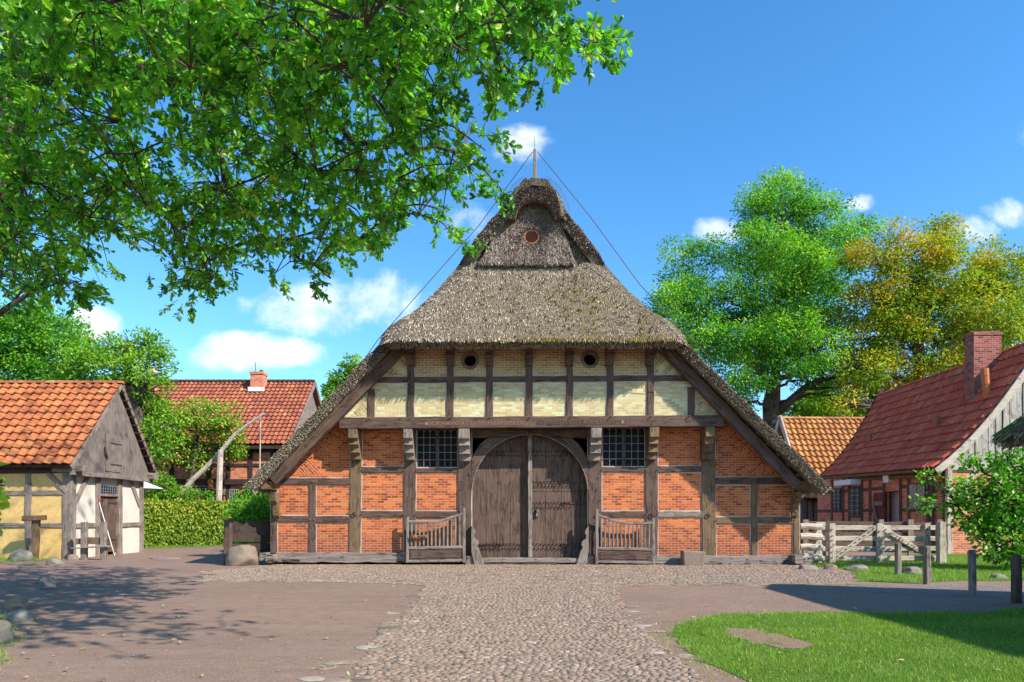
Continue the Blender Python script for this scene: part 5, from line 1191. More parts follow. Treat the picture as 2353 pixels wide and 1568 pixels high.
for (x, y) in ((2157, 980), (2002, 1020)):
    # small clay vents standing on the slope
    best = min(((abs((lambda q: 1176.5 + q.x * FPX / q.y)(sl_(u / 60, v / 40)) - x) + abs((lambda q: 1185 - (q.z - 1.5) * FPX / q.y)(sl_(u / 60, v / 40)) - y)), u, v) for u in range(61) for v in range(41))
    q = sl_(best[1] / 60, best[2] / 40); m = MB(); m.tube([q + Vector((.1, 0, -.15)), q + Vector((-.08, 0, .12)), q + Vector((-.08, 0, .5))], [.13, .11, .11], 8); m.build('roof_vent', M['tile_amber'] if False else mat_plain('clay', (.36, .16, .09), (.28, .11, .07), 6), rb_)
# ------------------------------------------------------------------ small amber-roofed barn behind
YE3, YR3 = 40.0, 43.6
barn = empty('amber_roofed_barn', (18.5, 42, 0), 'low barn with bright orange tiled roof and wattle wall, between thatch and dark red roof', 'barn')
e0, e1 = at(1700, 1147, YE3), at(1960, 1147, YE3); r0, r1 = at(1795, 962, YR3), at(2010, 963, YR3); e0.x = r0.x; e1.x = r1.x
pantile('tile_roof', bil(e0, e1, r1, r0), 17, 14, M['tile_amber'], barn, amp=.09, lift=.10); quad_slab('roof_boards', e0 - Vector((0, 0, .08)), e1 - Vector((0, 0, .08)), r1 - Vector((0, 0, .08)), r0 - Vector((0, 0, .08)), .08, M['dark_y'], barn)
quad_slab('roof_back', r0, r1, (e1.x, 47.2, e1.z), (e0.x, 47.2, e0.z), .1, M['tile_amber'], barn)
ridge_tiles('ridge_tiles', r0 + Vector((0, 0, .04)), r1 + Vector((0, 0, .04)), 16, M['tile_amber'], barn, .16)
m = MB(); m.beam(e0 + Vector((-.08, 0, .1)), r0 + Vector((-.08, 0, .1)), .34, .12, dv=(1, 0, 0)); m.beam((e0.x - .08, 47.2, e0.z + .1), r0 + Vector((-.08, 0, .1)), .34, .12, dv=(1, 0, 0)); m.build('barge_board', M['pale_z'], barn)
mg, nt = new_mat('wattle'); g = nt.n('ShaderNodeNewGeometry'); p = g.outputs['Position']; wv = nt.n('ShaderNodeTexWave', wave_type='BANDS', bands_direction='Z'); nt.set(wv, 'Vector', p); wv.inputs['Scale'].default_value = 3.2; wv.inputs['Distortion'].default_value = 3.0; wv.inputs['Detail Scale'].default_value = 2.0
c = nt.mix(wv.outputs[0], (.03, .022, .018), (.15, .11, .09)); finish(nt, c, .9, nt.bump(wv.outputs[0], .8, .03), .15); M['wattle'] = mg
m = MB(); m.box(e0.x + .3, e1.x, YE3 + .5, YE3 + .65, 0, e0.z + .2); m.box(e0.x + .3, e0.x + .45, YE3 + .65, 46.8, 0, e0.z + .2); m.build('wattle_wall', M['wattle'], barn)
m = MB(); [m.beam((x, YE3 + .46, 0), (x, YE3 + .46, e0.z + .3), .22, .12) for x in (e0.x + .5, PX(1840, 40.4), PX(1876, 40.4), PX(1900, 40.4))]; m.build('post', M['grey_z'], barn)
m = MB(); m.prismx([(YE3 + .4, e0.z), (YR3, r0.z - .25), (46.9, e0.z)], e0.x + .2, e0.x + .3); m.build('plank_gable', M['dark_z'], barn)
# ------------------------------------------------------------------ thatched cottage at the right edge
cot = empty('thatched_cottage', (12.5, 8.5, 0), 'thatched roof corner with green moss, jutting in at the right edge', 'cottage')
cA, cB = Vector((8.95, 12.7, 3.0)), Vector((8.75, 1.0, 3.0)); cC, cD = Vector((14.6, 10.6, 3.0)), Vector((15.4, -1.0, 3.0)); rA, rB = Vector((11.9, 9.6, 6.1)), Vector((12.0, 2.0, 6.1))
def gridq(a, b, c, d, nu, nv): return [[tuple(a.lerp(b, u / nu).lerp(d.lerp(c, u / nu), v / nv)) for u in range(nu + 1)] for v in range(nv + 1)]
mg, nt = new_mat('mossy_thatch'); g = nt.n('ShaderNodeNewGeometry'); p = g.outputs['Position']; n1 = nt.noise(p, 22, 4, .7); n2 = nt.noise(p, 1.6, 5)
c = nt.mix(nt.math('MULTIPLY_ADD', n1, 3, -1, True), (.05, .038, .03), (.2, .15, .11)); c = nt.mix(nt.math('MULTIPLY_ADD', n2, 4, -1.4, True), c, (.085, .13, .02)); finish(nt, c, .95, nt.bump(n1, 1, .05), .1); M['mthatch'] = mg
for q in ((cB, cA, rA, rB), (cA, cC, rA + Vector((.01, 0, 0)), rA), (cC, cD, rB + Vector((.01, 0, 0)), rA + Vector((.01, 0, 0))), (cD, cB, rB, rB + Vector((.01, 0, 0)))):
    ob, GG, NN, II = shell('thatch_slope', gridq(*q, 12, 8), .34, M['mthatch'], cot, wav=.012)
    if q[0] in (cB, cA): straw_on('thatch_straw', GG, NN, 9000, M['straw'], ob, moss=lambda P: np.full(len(P), .45)); stalk_ends('thatch_eave_ends', (GG[0], II[0]), 3500, M['straw_dark'], ob, d=(.02, .08), dirv=(-.5, .3, -.6))
m = MB(); m.prismz([(9.6, 12.0), (9.45, 1.6), (14.7, 0), (14.0, 10.2)], 0, 2.95); m.build('brick_wall', M['brick'], cot)
# ------------------------------------------------------------------ stones
def boulder(name, x, y, w, h, d, mat, label, cat='stone', group=None, flat=0.0, sub=4, lump=.16, taper=0.0):
    bm = bmesh.new(); bmesh.ops.create_icosphere(bm, subdivisions=sub, radius=1.0)
    ph = [Vector((R.gauss(0, 1), R.gauss(0, 1), R.gauss(0, 1))).normalized() for _ in range(14)]; am = [R.uniform(.55, .95) for _ in ph]
    o1 = Vector((R.random() * 50, R.random() * 50, R.random() * 50))
    from mathutils import noise
    for v in bm.verts:
        p = v.co.copy(); s = 1.0
        for q, a in zip(ph, am):
            dd = p.dot(q)
            if dd > a: p -= q * (dd - a) * .85
        p *= 1 + lump * noise.noise(p * 1.6 + o1) + .035 * noise.noise(p * 7 + o1)
        k = 1 - taper * max(0, p.z)
        if p.z < 0.1: q_ = min(1.25, 1 / max(.6, math.sqrt(max(.01, p.x * p.x + p.y * p.y)))); p.x *= q_; p.y *= q_
        v.co = Vector((p.x * w / 2 * k, p.y * d / 2 * k, max(p.z, -.45) * h / 1.38))
    zmin = min(v.co.z for v in bm.verts)
    for v in bm.verts: v.co += Vector((x, y, -zmin - .03))
    me = bpy.data.meshes.new(name); bm.to_mesh(me); bm.free()
    me.polygons.foreach_set('use_smooth', [False if sub < 3 else True] * len(me.polygons))
    return tag(link_mesh(me, name, M[mat], None, (x, y, 0)), label, cat, group)
def stone_at(px, ybase, wpx, hpx, mat, label, **k):
    X, Y = gnd(px, ybase); s = Y / FPX; return boulder('fieldstone', X, Y + wpx * s * .3, wpx * s, hpx * s, wpx * s * .75, mat, label, 'stone', k.pop('group', None), **k)
Xb, Yb = gnd(547, 1301)
boulder('boulder', Xb, Yb + .3, 74 * Yb / FPX, 60 * Yb / FPX, .8, 'stone_red', 'big upright rounded boulder in front of the plank fence at the farmhouse corner', 'boulder', lump=.1, taper=.1)
mb_ = MB(); Xg, Yg = PX(1597, 20.3), 20.3; hw = .345
mb_.prism([(Xg - hw * .94, -.02), (Xg + hw * .78, -.02), (Xg + hw * .82, .22), (Xg + hw * .98, .42), (Xg - hw, .45), (Xg - hw * .98, .2)], Yg, Yg + .42)
gb_ = mb_.build('granite_block', M['stone_red'], None, (Xg, Yg, 0), bevel=.035); tag(gb_, 'squared rough granite block standing against the sill beam right of the barn door', 'stone block')
ST = 'fieldstones lining the yard on the left'; SR = 'fieldstones in the grass on the right'
for (px, yb, w, h, mt, lb) in ((40, 1289, 62, 26, 'stone_grey', 'mossy low fieldstone at the foot of the ochre shed wall'), (120, 1300, 42, 20, 'stone_grey', 'pointed grey fieldstone on the gravel in front of the wooden rack'),
                               (97, 1342, 42, 20, 'stone_grey', 'flat grey fieldstone just behind the jagged grey one in the shade'), (104, 1355, 48, 25, 'stone_grey', 'jagged grey fieldstone in the tree shade, in front of a flatter one'),
                               (28, 1402, 60, 42, 'stone_red', 'reddish fieldstone at the left edge, behind the larger grey one'), (30, 1432, 70, 36, 'stone_grey', 'large grey fieldstone with grass at its foot at the left edge'), (-8, 1478, 50, 58, 'stone_grey', 'fieldstone cut off by the left edge, nearest to the viewer'),
                               (163, 1288, 26, 17, 'stone_red', 'small reddish plinth stone under the front corner post of the shed')):
    stone_at(px, yb, w, h, mt, lb, group=ST)
for (px, yb, w, h, mt, lb) in ((1913, 1310, 30, 16, 'stone_red', 'small brown stone in the grass below the gate, leftmost of the row'), (1975, 1312, 54, 18, 'stone', 'long low pale stone in the grass in front of the gate'), (2102, 1320, 46, 21, 'stone_grey', 'rounded grey stone in the grass between two wooden posts'), (2303, 1331, 38, 14, 'stone_grey', 'flat stone in the grass under the leafy shrub'),
                               (1862, 1309, 44, 14, 'stone', 'flat foundation stone at the right corner of the thatched farmhouse')):
    stone_at(px, yb, w, h, mt, lb, group=SR)
Xs, Ys = gnd(382, 1284); m = MB(); m.prismz([(Xs + .55 * math.cos(a * .52) * R.uniform(.9, 1.1), Ys + .38 * math.sin(a * .52) * R.uniform(.9, 1.1)) for a in range(12)], -.01, .03); tag(m.build('stone_slab', M['stone'], None, (Xs, Ys, 0)), 'pale round stone slab set flat in the gravel yard', 'stone slab')
# ------------------------------------------------------------------ plank fence at the house corner
Xf, Yf_ = PX(524, 19.6), 20.8
fn = empty('plank_fence', (Xf, Yf_, 0), 'short dark fence of two heavy planks between a post and the farmhouse corner', 'fence')
m = MB(); m.beam((PX(524, 20.8), 20.8, 0), (PX(524, 20.8), 20.8, PZ(1194, 20.8)), .19, .2, jit=.012); m.build('post', M['wood_z'], fn)
for (y, h, mt) in ((1211, .34, 'dark_x'), (1235, .30, 'dark_x'), (1262, .32, 'dark_x')):
    m = MB(); m.beam((PX(533, 20.95), 20.95, PZ(y, 20.95)), (PX(618, 21.3), 21.4, PZ(y, 21.1)), h, .07, jit=.012); m.build('plank', M['dark_x'], fn)  # dark wood also carries the thatch eave's shade in its colour
# ------------------------------------------------------------------ things by the shed
def yb(y): return 1.5 * FPX / (y - 1185)
Yp = yb(1287.5); ps = empty('wooden_post', (PX(81, Yp), Yp, 0), 'weathered post with a short crossboard on top, in front of the ochre wall', 'post')
m = MB(); m.beam((PX(80, Yp), Yp, -.02), (PX(83, Yp), Yp, PZ(1196, Yp)), 13.5 * Yp / FPX, .18, jit=.01); m.build('upright', M['tan_z'], ps)
m = MB(); m.beam((PX(60, Yp), Yp - .12, PZ(1192, Yp)), (PX(107, Yp), Yp - .06, PZ(1190, Yp)), .17, .2, jit=.01); m.build('crossboard', M['tan_x'], ps)
Yk = yb(1287); rk = empty('wooden_rack', (PX(216, Yk), Yk, 0), 'low wooden stand of two uprights and cross planks beside the white gable', 'wooden stand')
for (a, b) in ((187.5, 200), (232.5, 244.5)):
    m = MB(); m.beam((PX((a + b) / 2, Yk), Yk, -.02), (PX((a + b) / 2, Yk), Yk, PZ(1200, Yk)), (b - a) * Yk / FPX, .15, jit=.008); m.build('upright', M['grey_z'], rk)
m = MB(); m.beam((PX(200, Yk), Yk + .02, PZ(1243, Yk)), (PX(233, Yk), Yk + .02, PZ(1243, Yk)), .24, .06); m.build('plank', M['tan_x'], rk)
m = MB(); m.beam((PX(173, Yk), Yk - .1, PZ(1260, Yk)), (PX(254, Yk), Yk - .1, PZ(1255, Yk)), .05, .3, dv=(0, 1, 0)); m.build('seat_plank', M['grey_x'], rk)
m = MB(); m.beam((PX(173, Yk), Yk + .06, PZ(1245, Yk)), (PX(187, Yk), Yk + .06, PZ(1245, Yk)), .2, .1); m.build('side_block', M['tan_x'], rk)
br = empty('leaning_pole', (XG + .5, 25.0, 0), 'long white pole with a red tip leaning on the shed door post', 'pole')
m = MB(); m.tube([(XG + .55, 25.35, 0.0), (XG + .09, 25.15, 2.0)], .016, 7); m.build('shaft', M['white'], br); m = MB(); m.tube([(XG + .09, 25.15, 2.0), (XG + .07, 25.14, 2.12)], .037, 7); m.build('red_tip', mat_plain('red_paint', (.5, .04, .03), (.4, .03, .03), 8), br)
# parasol peeping out behind the shed
pc = at(322, 1118, 33.5); pa = empty('parasol', (pc.x - .6, pc.y, 0), 'white parasol half hidden behind the shed', 'parasol')
m = MB(); top = Vector((pc.x - .6, pc.y, pc.z + .55)); ring = [Vector((top.x + 1.75 * math.cos(a * .785), top.y + 1.75 * math.sin(a * .785), pc.z - .12)) for a in range(8)]
for a in range(8): m.add([top, ring[a], ring[(a + 1) % 8]], [(0, 1, 2)])
m.build('canopy', M['white'], pa); m = MB(); m.tube([(top.x, top.y, 0), (top.x, top.y, top.z)], .03, 7); m.build('pole', M['grey_z'], pa)
m = MB(); m.tube([(top.x, top.y, 0), (top.x, top.y, .08)], .3, 10); m.build('foot', M['stone_grey'], pa)
# ------------------------------------------------------------------ well sweep
YW = 38.2; ws = empty('well_sweep', (PX(503, YW), YW, 0), 'tall forked well sweep with a long slanting pole and hanging rod', 'well sweep')
m = MB(); m.tube([(PX(505, YW), YW, 0), (PX(502, YW), YW, 2), (PX(507, YW), YW, PZ(1034, YW))], [.2, .175, .155], 9, jit=.05); m.build('post', M['pale_z'], ws)
m = MB(); pts = [at(x, y, YW + .3) for x, y in ((398, 1158), (440, 1105), (480, 1068), (509, 1036), (540, 998), (575, 972), (607, 950))]; m.tube(pts, [.15, .14, .13, .12, .10, .085, .07], 8, jit=.05); m.build('sweep_pole', M['pale_x'], ws)
m = MB(); m.tube([at(599, 957, YW + .25), at(598, 1020, YW + .25), at(596.5, 1110, YW + .25)], [.03, .035, .05], 6); m.build('hanging_rod', M['pale_z'], ws)
m = MB(); m.tube([at(434, 1118, YW + .6), (PX(432, YW), YW + .6, 0)], [.2, .24], 7, jit=.08); m.tube([at(434, 1122, YW + .6), at(434, 1104, YW + .3)], [.2, .14], 7); m.build('prop', M['bark'], ws)
# ------------------------------------------------------------------ gate, fences and bollards on the right
YGt = 21.7; gt = empty('field_gate', (PX(2020, YGt), YGt, 0), 'pale timber field gate with two diagonal braces, at the right of the farmhouse', 'gate')
def G8(x, y, Y): return at(1778.5 + x * .2931, 1091.5 + y * .2931, Y)
def uniq(label): return label
for (xa, xb) in ((430, 478), (802, 850), (1175, 1225)):
    m = MB(); m.beam(G8((xa + xb) / 2, 690, YGt - .06), G8((xa + xb) / 2, 380, YGt - .06), 14 * YGt / FPX, .09, jit=.006); m.build('upright', M['pale_z'], gt)
for (y0, y1) in ((415, 415), (498, 500), (580, 578), (655, 655)):
    m = MB(); m.beam(G8(380, y0, YGt), G8(1290, y1, YGt), .155, .05, jit=.006); m.build('rail', M['pale_x'], gt)
m = MB(); m.beam(G8(478, 652, YGt - .055), G8(800, 408, YGt - .055), .15, .06, jit=.006); m.build('diagonal_brace', M['pale_x'], gt); m = MB(); m.beam(G8(852, 418, YGt - .055), G8(1255, 665, YGt - .055), .15, .06, jit=.006); m.build('diagonal_brace', M['pale_x'], gt)
m = MB()
for (x, ys) in ((455, (430, 480, 515, 565, 605, 650)), (825, (445, 490, 525, 570)), (1200, (430, 480))):
    for y in ys: c = G8(x, y, YGt - .11); m.tube([c + Vector((0, .02, 0)), c + Vector((0, -.03, .01))], .02, 5)
for t in range(9): c = G8(478, 652, YGt - .09).lerp(G8(800, 408, YGt - .09), (t + .5) / 9); m.tube([c + Vector((0, .02, 0)), c + Vector((0, -.03, .01))], .018, 5); c = G8(852, 418, YGt - .09).lerp(G8(1255, 665, YGt - .09), (t + .5) / 9); m.tube([c + Vector((0, .02, 0)), c + Vector((0, -.03, .01))], .018, 5)
m.build('gate_bolts', M['iron'], gt)
m = MB(); c = G8(1308, 0, 21.4); m.beam((c.x, 21.4, -.02), (c.x, 21.4, PZ(1199, 21.4)), .22, .22, jit=.012); tag(m.build('gate_post', M['pale_z'], None, (c.x, 21.4, 0)), 'stout pale post at the right end of the field gate', 'post')
m = MB(); c = G8(375, 0, 21.9); m.beam((c.x, 21.9, -.02), (c.x, 21.9, PZ(1200, 21.9)), .16, .2, jit=.012); tag(m.build('gate_post', M['pale_z'], None, (c.x, 21.9, 0)), 'pale post between the half-round log fence and the field gate', 'post')
lf_ = empty('log_fence', (PX(1862, 21.4), 21.4, 0), 'short fence of four half-round weathered logs between farmhouse corner and gate', 'fence')
for (y, r_) in ((1210, .095), (1233, .10), (1257, .095), (1281, .11)):
    m = MB(); m.tube([(PX(1838, 21.3), 21.3, PZ(y, 21.3)), (PX(1855, 21.3), 21.3, PZ(y - 1, 21.3)), (PX(1872, 21.3), 21.3, PZ(y + 1, 21.3)), (PX(1889, 21.3), 21.3, PZ(y + 1, 21.3))], [r_, r_ * 1.05, r_ * 1.1, r_ * .9], 9, jit=.02); m.build('log', M['pale_x'], lf_)
m = MB(); m.beam((PX(1879, 21.5), 21.5, -.02), (PX(1879, 21.5), 21.5, PZ(1200, 21.5)), .2, .14, jit=.012); m.build('fence_post', M['pale_z'], lf_)
bf = empty('corral_fence', (PX(2000, 24.5), 24.5, 0), 'weathered grey corral fence of wide boards behind the field gate', 'fence')
for y in (1205, 1228, 1250):
    m = MB(); m.beam((PX(1840, 24.6), 24.6, PZ(y, 24.6)), (PX(2160, 24.6), 24.6, PZ(y + 2, 24.6)), .2, .06, jit=.012); m.build('board', M['wood_x'], bf)
for x in (1850, 2024, 2092, 2158):
    m = MB(); m.beam((PX(x, 24.5), 24.5, -.02), (PX(x, 24.5), 24.5, PZ(1194, 24.5)), .2, .1, jit=.012); m.build('post', M['grey_z'], bf)
for (xa, xb, yt, ybs, d_, mt, lb) in ((2055, 2071.5, 1250, 1321.5, .2, 'grey_z', 'squat timber bollard in the grass in front of the gate, farthest of the four'), (2121, 2139.5, 1257, 1343.5, .19, 'grey_z', 'timber bollard at the edge of the bare soil, casting a long shadow to the left'),
                                      (2225, 2244, 1266, 1368.5, .17, 'grey_z', 'timber bollard beside the shaded clinker path, third from the gate'), (2324, 2347.5, 1277.5, 1387, .17, 'wood_z', 'dark timber bollard in the shade at the right edge, nearest to the viewer')):
    Y = yb(ybs) + .08; xm = (xa + xb) / 2; w_ = .78 * (xb - xa) * Y / FPX; m = MB(); h_ = PZ(yt, Y)
    m.beam((PX(xm, Y), Y, -.03), (PX(xm - R.uniform(-.8, .8), Y), Y + R.uniform(-.02, .02), h_), w_ * .97, w_ * .97, jit=.006, ch=.025); m.box(PX(xm, Y) - w_ * .36, PX(xm, Y) + w_ * .36, Y - w_ * .36, Y + w_ * .36, h_ - .01, h_ + .02)
    tag(m.build('timber_bollard', M[mt], None, (PX(xm, Y), Y, 0)), lb, 'bollard', 'timber bollards along the lawn')
# ------------------------------------------------------------------ pointing hand sign on the left half gate
M['signwood'] = mat_plain('sign_wood', (.36, .13, .06), (.26, .09, .045), 14, .6, .4)
Ys_ = 20.60; sg = empty('pointing_hand_sign', (PX(978, Ys_), Ys_, PZ(1234, Ys_)), 'small brown pointing-hand sign reading Eingang, hung on the left half gate', 'sign')
def S(x, y): return (919.1 + x * .09527, 1160.4 + y * .09527)
m = MB(); m.prism(fpoly([S(*q) for q in ((405, 735), (560, 738), (640, 725), (648, 795), (560, 795), (400, 812), (390, 790))], Ys_), Ys_, Ys_ + .05); bd = m.build('board', M['signwood'], sg, bevel=.006)
m = MB(); m.tube([Vector((PX(S(405, 0)[0], Ys_), Ys_ + .02, PZ(S(0, 775)[1], Ys_))), Vector((PX(S(360, 0)[0], Ys_), Ys_ + .02, PZ(S(0, 765)[1], Ys_))), Vector((PX(S(325, 0)[0], Ys_), Ys_ + .02, PZ(S(0, 762)[1], Ys_)))], [.045, .06, .045], 8)
m.tube([Vector((PX(S(330, 0)[0], Ys_), Ys_, PZ(S(0, 745)[1], Ys_))), Vector((PX(S(280, 0)[0], Ys_), Ys_, PZ(S(0, 745)[1], Ys_))), Vector((PX(S(230, 0)[0], Ys_), Ys_, PZ(S(0, 750)[1], Ys_)))], [.02, .017, .009], 7)
for (y, x) in ((768, 275), (785, 285), (800, 298)):
    m.tube([Vector((PX(S(345, 0)[0], Ys_), Ys_ - .01, PZ(S(0, y)[1], Ys_))), Vector((PX(S(x, 0)[0], Ys_), Ys_ - .025, PZ(S(0, y)[1], Ys_))), Vector((PX(S(x + 20, 0)[0], Ys_), Ys_ - .04, PZ(S(0, y + 2)[1], Ys_)))], [.018, .017, .012], 6)
m.tube([Vector((PX(S(385, 0)[0], Ys_), Ys_, PZ(S(0, 740)[1], Ys_))), Vector((PX(S(335, 0)[0], Ys_), Ys_ - .02, PZ(S(0, 730)[1], Ys_))), Vector((PX(S(310, 0)[0], Ys_), Ys_ - .025, PZ(S(0, 738)[1], Ys_)))], [.022, .018, .012], 6)
m.build('pointing_hand', M['signwood'], sg, smooth=True)
text('lettering', 'Eingang', S(418, 0)[0], S(612, 0)[0], S(0, 800)[1], 5.4, Ys_ - .002, M['carved_dark'], bd, .005)
# ------------------------------------------------------------------ foliage
LG = lambda *c: list(c)
M['oak_leaf'] = mat_leaf('oak_leaf', [(0, (.022, .10, .018)), (.35, (.07, .26, .02)), (.7, (.18, .48, .022)), (.92, (.38, .64, .03)), (1, (.50, .52, .05))], .5, .05)
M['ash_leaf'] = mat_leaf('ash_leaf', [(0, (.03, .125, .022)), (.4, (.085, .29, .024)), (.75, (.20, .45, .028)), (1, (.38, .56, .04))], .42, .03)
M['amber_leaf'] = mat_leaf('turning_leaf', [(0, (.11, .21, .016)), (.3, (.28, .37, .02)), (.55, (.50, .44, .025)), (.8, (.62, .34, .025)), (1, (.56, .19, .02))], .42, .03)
M['apple_leaf'] = mat_leaf('apple_leaf', [(0, (.06, .16, .015)), (.4, (.16, .32, .02)), (.8, (.30, .46, .035)), (1, (.45, .50, .07))], .4, .03)
M['linden_leaf'] = mat_leaf('linden_leaf', [(0, (.05, .14, .018)), (.4, (.13, .30, .022)), (.8, (.25, .44, .03)), (1, (.40, .50, .06))], .42, .03)
M['beech_leaf'] = mat_leaf('beech_leaf', [(0, (.03, .13, .012)), (.4, (.09, .28, .016)), (.8, (.20, .44, .022)), (1, (.36, .52, .06))], .45, .05)
M['hedge_leaf'] = mat_leaf('hedge_leaf', [(0, (.05, .11, .012)), (.4, (.15, .25, .018)), (.75, (.31, .38, .03)), (1, (.50, .48, .06))], .38, .04)

def limb(mbx, p0, p1, r0, r1, n=6, sag=0.0, wig=.06):
    p0 = Vector(p0); p1 = Vector(p1); L = (p1 - p0).length; pts = []; rad = []
    for i in range(n + 1):
        t = i / n; q = p0.lerp(p1, t) + Vector((R.gauss(0, wig), R.gauss(0, wig), R.gauss(0, wig))) * L * .35 * math.sin(math.pi * t) + Vector((0, 0, sag * L * math.sin(math.pi * t))); pts.append(q); rad.append(r0 + (r1 - r0) * t)
    mbx.tube(pts, rad, 8 if r0 > .12 else 5, jit=.06 if r0 > .12 else 0); return pts, rad
def crown_tree(name, label, cat, base, trunk, lobes, leafmat, barkmat, nleaf, lsize, tint=(.5, .22), tmpl=None, spray=10, sprayr=.5, limbs=True, top_tint=0.0, group=None, seed=1, fine=True):
    """trunk: list of (point, radius); lobes: list of (centre, (rx,ry,rz)) that make the crown"""
    rg = np.random.default_rng(seed); root = empty(name, base, label, cat, group); tb = MB()
    tp = [Vector(p) for p, r in trunk]; tr = [r for p, r in trunk]; tb.tube(tp, tr, 10, jit=.07)
    nodes = [(p, r) for p, r in zip(tp, tr)]
    for i in range(len(tp) - 1):
        for k in range(1, 4): nodes.append((tp[i].lerp(tp[i + 1], k / 4), tr[i] + (tr[i + 1] - tr[i]) * k / 4))
    br_ = MB(); vol = np.array([l[1][0] * l[1][1] * l[1][2] for l in lobes]) ** (2 / 3); prob = vol / vol.sum()
    if limbs:
        for (c, rr) in sorted(lobes, key=lambda l: (Vector(l[0]) - tp[-1]).length):
            c = Vector(c); q = min(nodes, key=lambda nd: (nd[0] - c).length + (2.0 if nd[0].z > c.z else 0) - nd[1] * 3)
            r0 = min(q[1] * .75, .05 + .035 * (c - q[0]).length); pts, rad = limb(br_, q[0], c, r0, max(.03, r0 * .35), 6, .06, .12)
            nodes += list(zip(pts[1:], rad[1:]))
            for k in range(9):
                d = Vector((R.gauss(0, 1), R.gauss(0, 1), R.gauss(.25, .8))).normalized(); e_ = c + Vector((d.x * rr[0], d.y * rr[1], d.z * rr[2])) * .92; limb(br_, pts[R.randrange(3, 7)], e_, r0 * .35, .012, 4, .03, .1)
    trunk_o = tb.build('trunk', M[barkmat], root, smooth=True)
    if br_.v: br_.build('branches', M[barkmat], trunk_o, smooth=True)
    ns = nleaf // spray; li = rg.choice(len(lobes), ns, p=prob)
    C = np.array([l[0] for l in lobes])[li]; RR = np.array([l[1] for l in lobes])[li]
    d = nrmz(rg.normal(0, 1, (ns, 3))); rad = rg.uniform(.35, 1.06, (ns, 1)) ** .6; SPc = C + d * rad * RR
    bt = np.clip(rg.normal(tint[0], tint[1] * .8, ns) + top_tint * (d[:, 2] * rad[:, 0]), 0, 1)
    P = np.repeat(SPc, spray, 0); D = np.repeat(d, spray, 0); n = len(P); off = nrmz(rg.normal(0, 1, (n, 3))) * (rg.random((n, 1)) ** .4) * sprayr * .85; off[:, 2] *= .62; P = P + off
    ax = D * .6 + nrmz(off) * .7 + rg.normal(0, .5, (n, 3)) + np.array([[0, 0, -.25]]); nm = rg.normal(0, .55, (n, 3)) + np.array([[0, 0, .7]]) + D * .3 + nrmz(off) * (.6 if spray > 30 else 0)
    t = np.clip(np.repeat(bt, spray) + rg.normal(0, tint[1] * .5, n), 0, 1)
    leaves('crown', M[leafmat], root, P, ax, nm, lsize * rg.uniform(.7, 1.3, n), t, tmpl or tmpl_diamond(.28))
    return root
def lob(px, py, rx, ry, Y, depth=None, sc=1.0): 
    s = Y / FPX; return (tuple(at(px, py, Y)), (rx * s * sc, (depth if depth else (rx + ry) / 2 * s) * sc, ry * s * sc))

# tall ash behind the barn
YA = 51.0
ash_l = [lob(*a, YA + R.uniform(-2.5, 2.5), sc=.80) for a in ((1790, 455, 85, 58), (1735, 490, 55, 55), (1840, 470, 50, 55), (1800, 540, 95, 60), (1895, 540, 80, 55), (1955, 530, 62, 45), (1990, 520, 30, 24), (1900, 480, 50, 30), (1715, 545, 45, 50), (1730, 620, 85, 65), (1830, 630, 95, 65), (1920, 620, 70, 60),
                                        (1570, 590, 58, 50), (1635, 590, 52, 48), (1575, 650, 70, 50), (1540, 690, 55, 40), (1610, 690, 70, 60), (1510, 720, 30, 30), (1680, 700, 80, 70), (1780, 710, 90, 70), (1870, 710, 80, 70), (1570, 760, 60, 45), (1650, 790, 85, 60), (1745, 800, 80, 65), (1840, 800, 85, 65), (1930, 770, 60, 60), (1610, 850, 60, 50), (1690, 870, 60, 50), (1900, 850, 70, 45), (1850, 870, 40, 35), (1960, 840, 50, 50), (1640, 920, 40, 40), (1700, 930, 40, 35), (1905, 910, 45, 35))] + [lob(*a, YA - 4.5) for a in ((1790, 690, 75, 50), (1760, 770, 70, 46), (1830, 770, 60, 44), (1700, 790, 56, 44), (1720, 860, 50, 40), (1815, 840, 46, 34), (1870, 800, 56, 44), (1600, 760, 56, 44), (1560, 700, 50, 40), (1810, 600, 70, 50), (1740, 560, 60, 46), (1880, 640, 56, 46))]
bA = at(1775, 975, YA); bA = Vector((bA.x, YA, 0))
crown_tree('ash_tree', 'tall bright green ash tree with a forked trunk, rising behind the barn', 'tree', bA, [((bA.x, YA, 0), .75), (at(1774, 960, YA), .62), (at(1772, 930, YA), .62), (at(1781, 860, YA), .36), (at(1786, 760, YA), .26), (at(1790, 620, YA), .16), (at(1800, 480, YA), .08)], ash_l, 'ash_leaf', 'bark', 98000, .21, (.52, .30), spray=120, sprayr=1.25, top_tint=.24, seed=5)  # top_tint paints sunlit brightness into the upper leaves
tr_o = [o for o in bpy.data.objects if o.parent and o.parent.name.startswith('ash_tree') and o.name.startswith('trunk')][0]
m = MB(); m.tube([at(1780, 955, YA), at(1815, 922, YA - .5), at(1850, 892, YA - .8), at(1890, 872, YA - 1), at(1935, 866, YA - 1)], [.36, .30, .26, .2, .1], 8, jit=.06); m.build('limb', M['bark'], tr_o, smooth=True)
m = MB(); m.tube([at(1786, 850, YA), at(1815, 836, YA - .4), at(1840, 815, YA - .6), at(1880, 800, YA - .8), at(1915, 780, YA - 1)], [.24, .2, .17, .12, .05], 7, jit=.06); m.build('limb', M['bark'], tr_o, smooth=True)
m = MB(); m.tube([at(1772, 905, YA), at(1745, 850, YA), at(1715, 815, YA - .6), at(1660, 760, YA - 1), at(1600, 700, YA - 1.5)], [.28, .23, .19, .13, .05], 8, jit=.06); m.build('limb', M['bark'], tr_o, smooth=True)
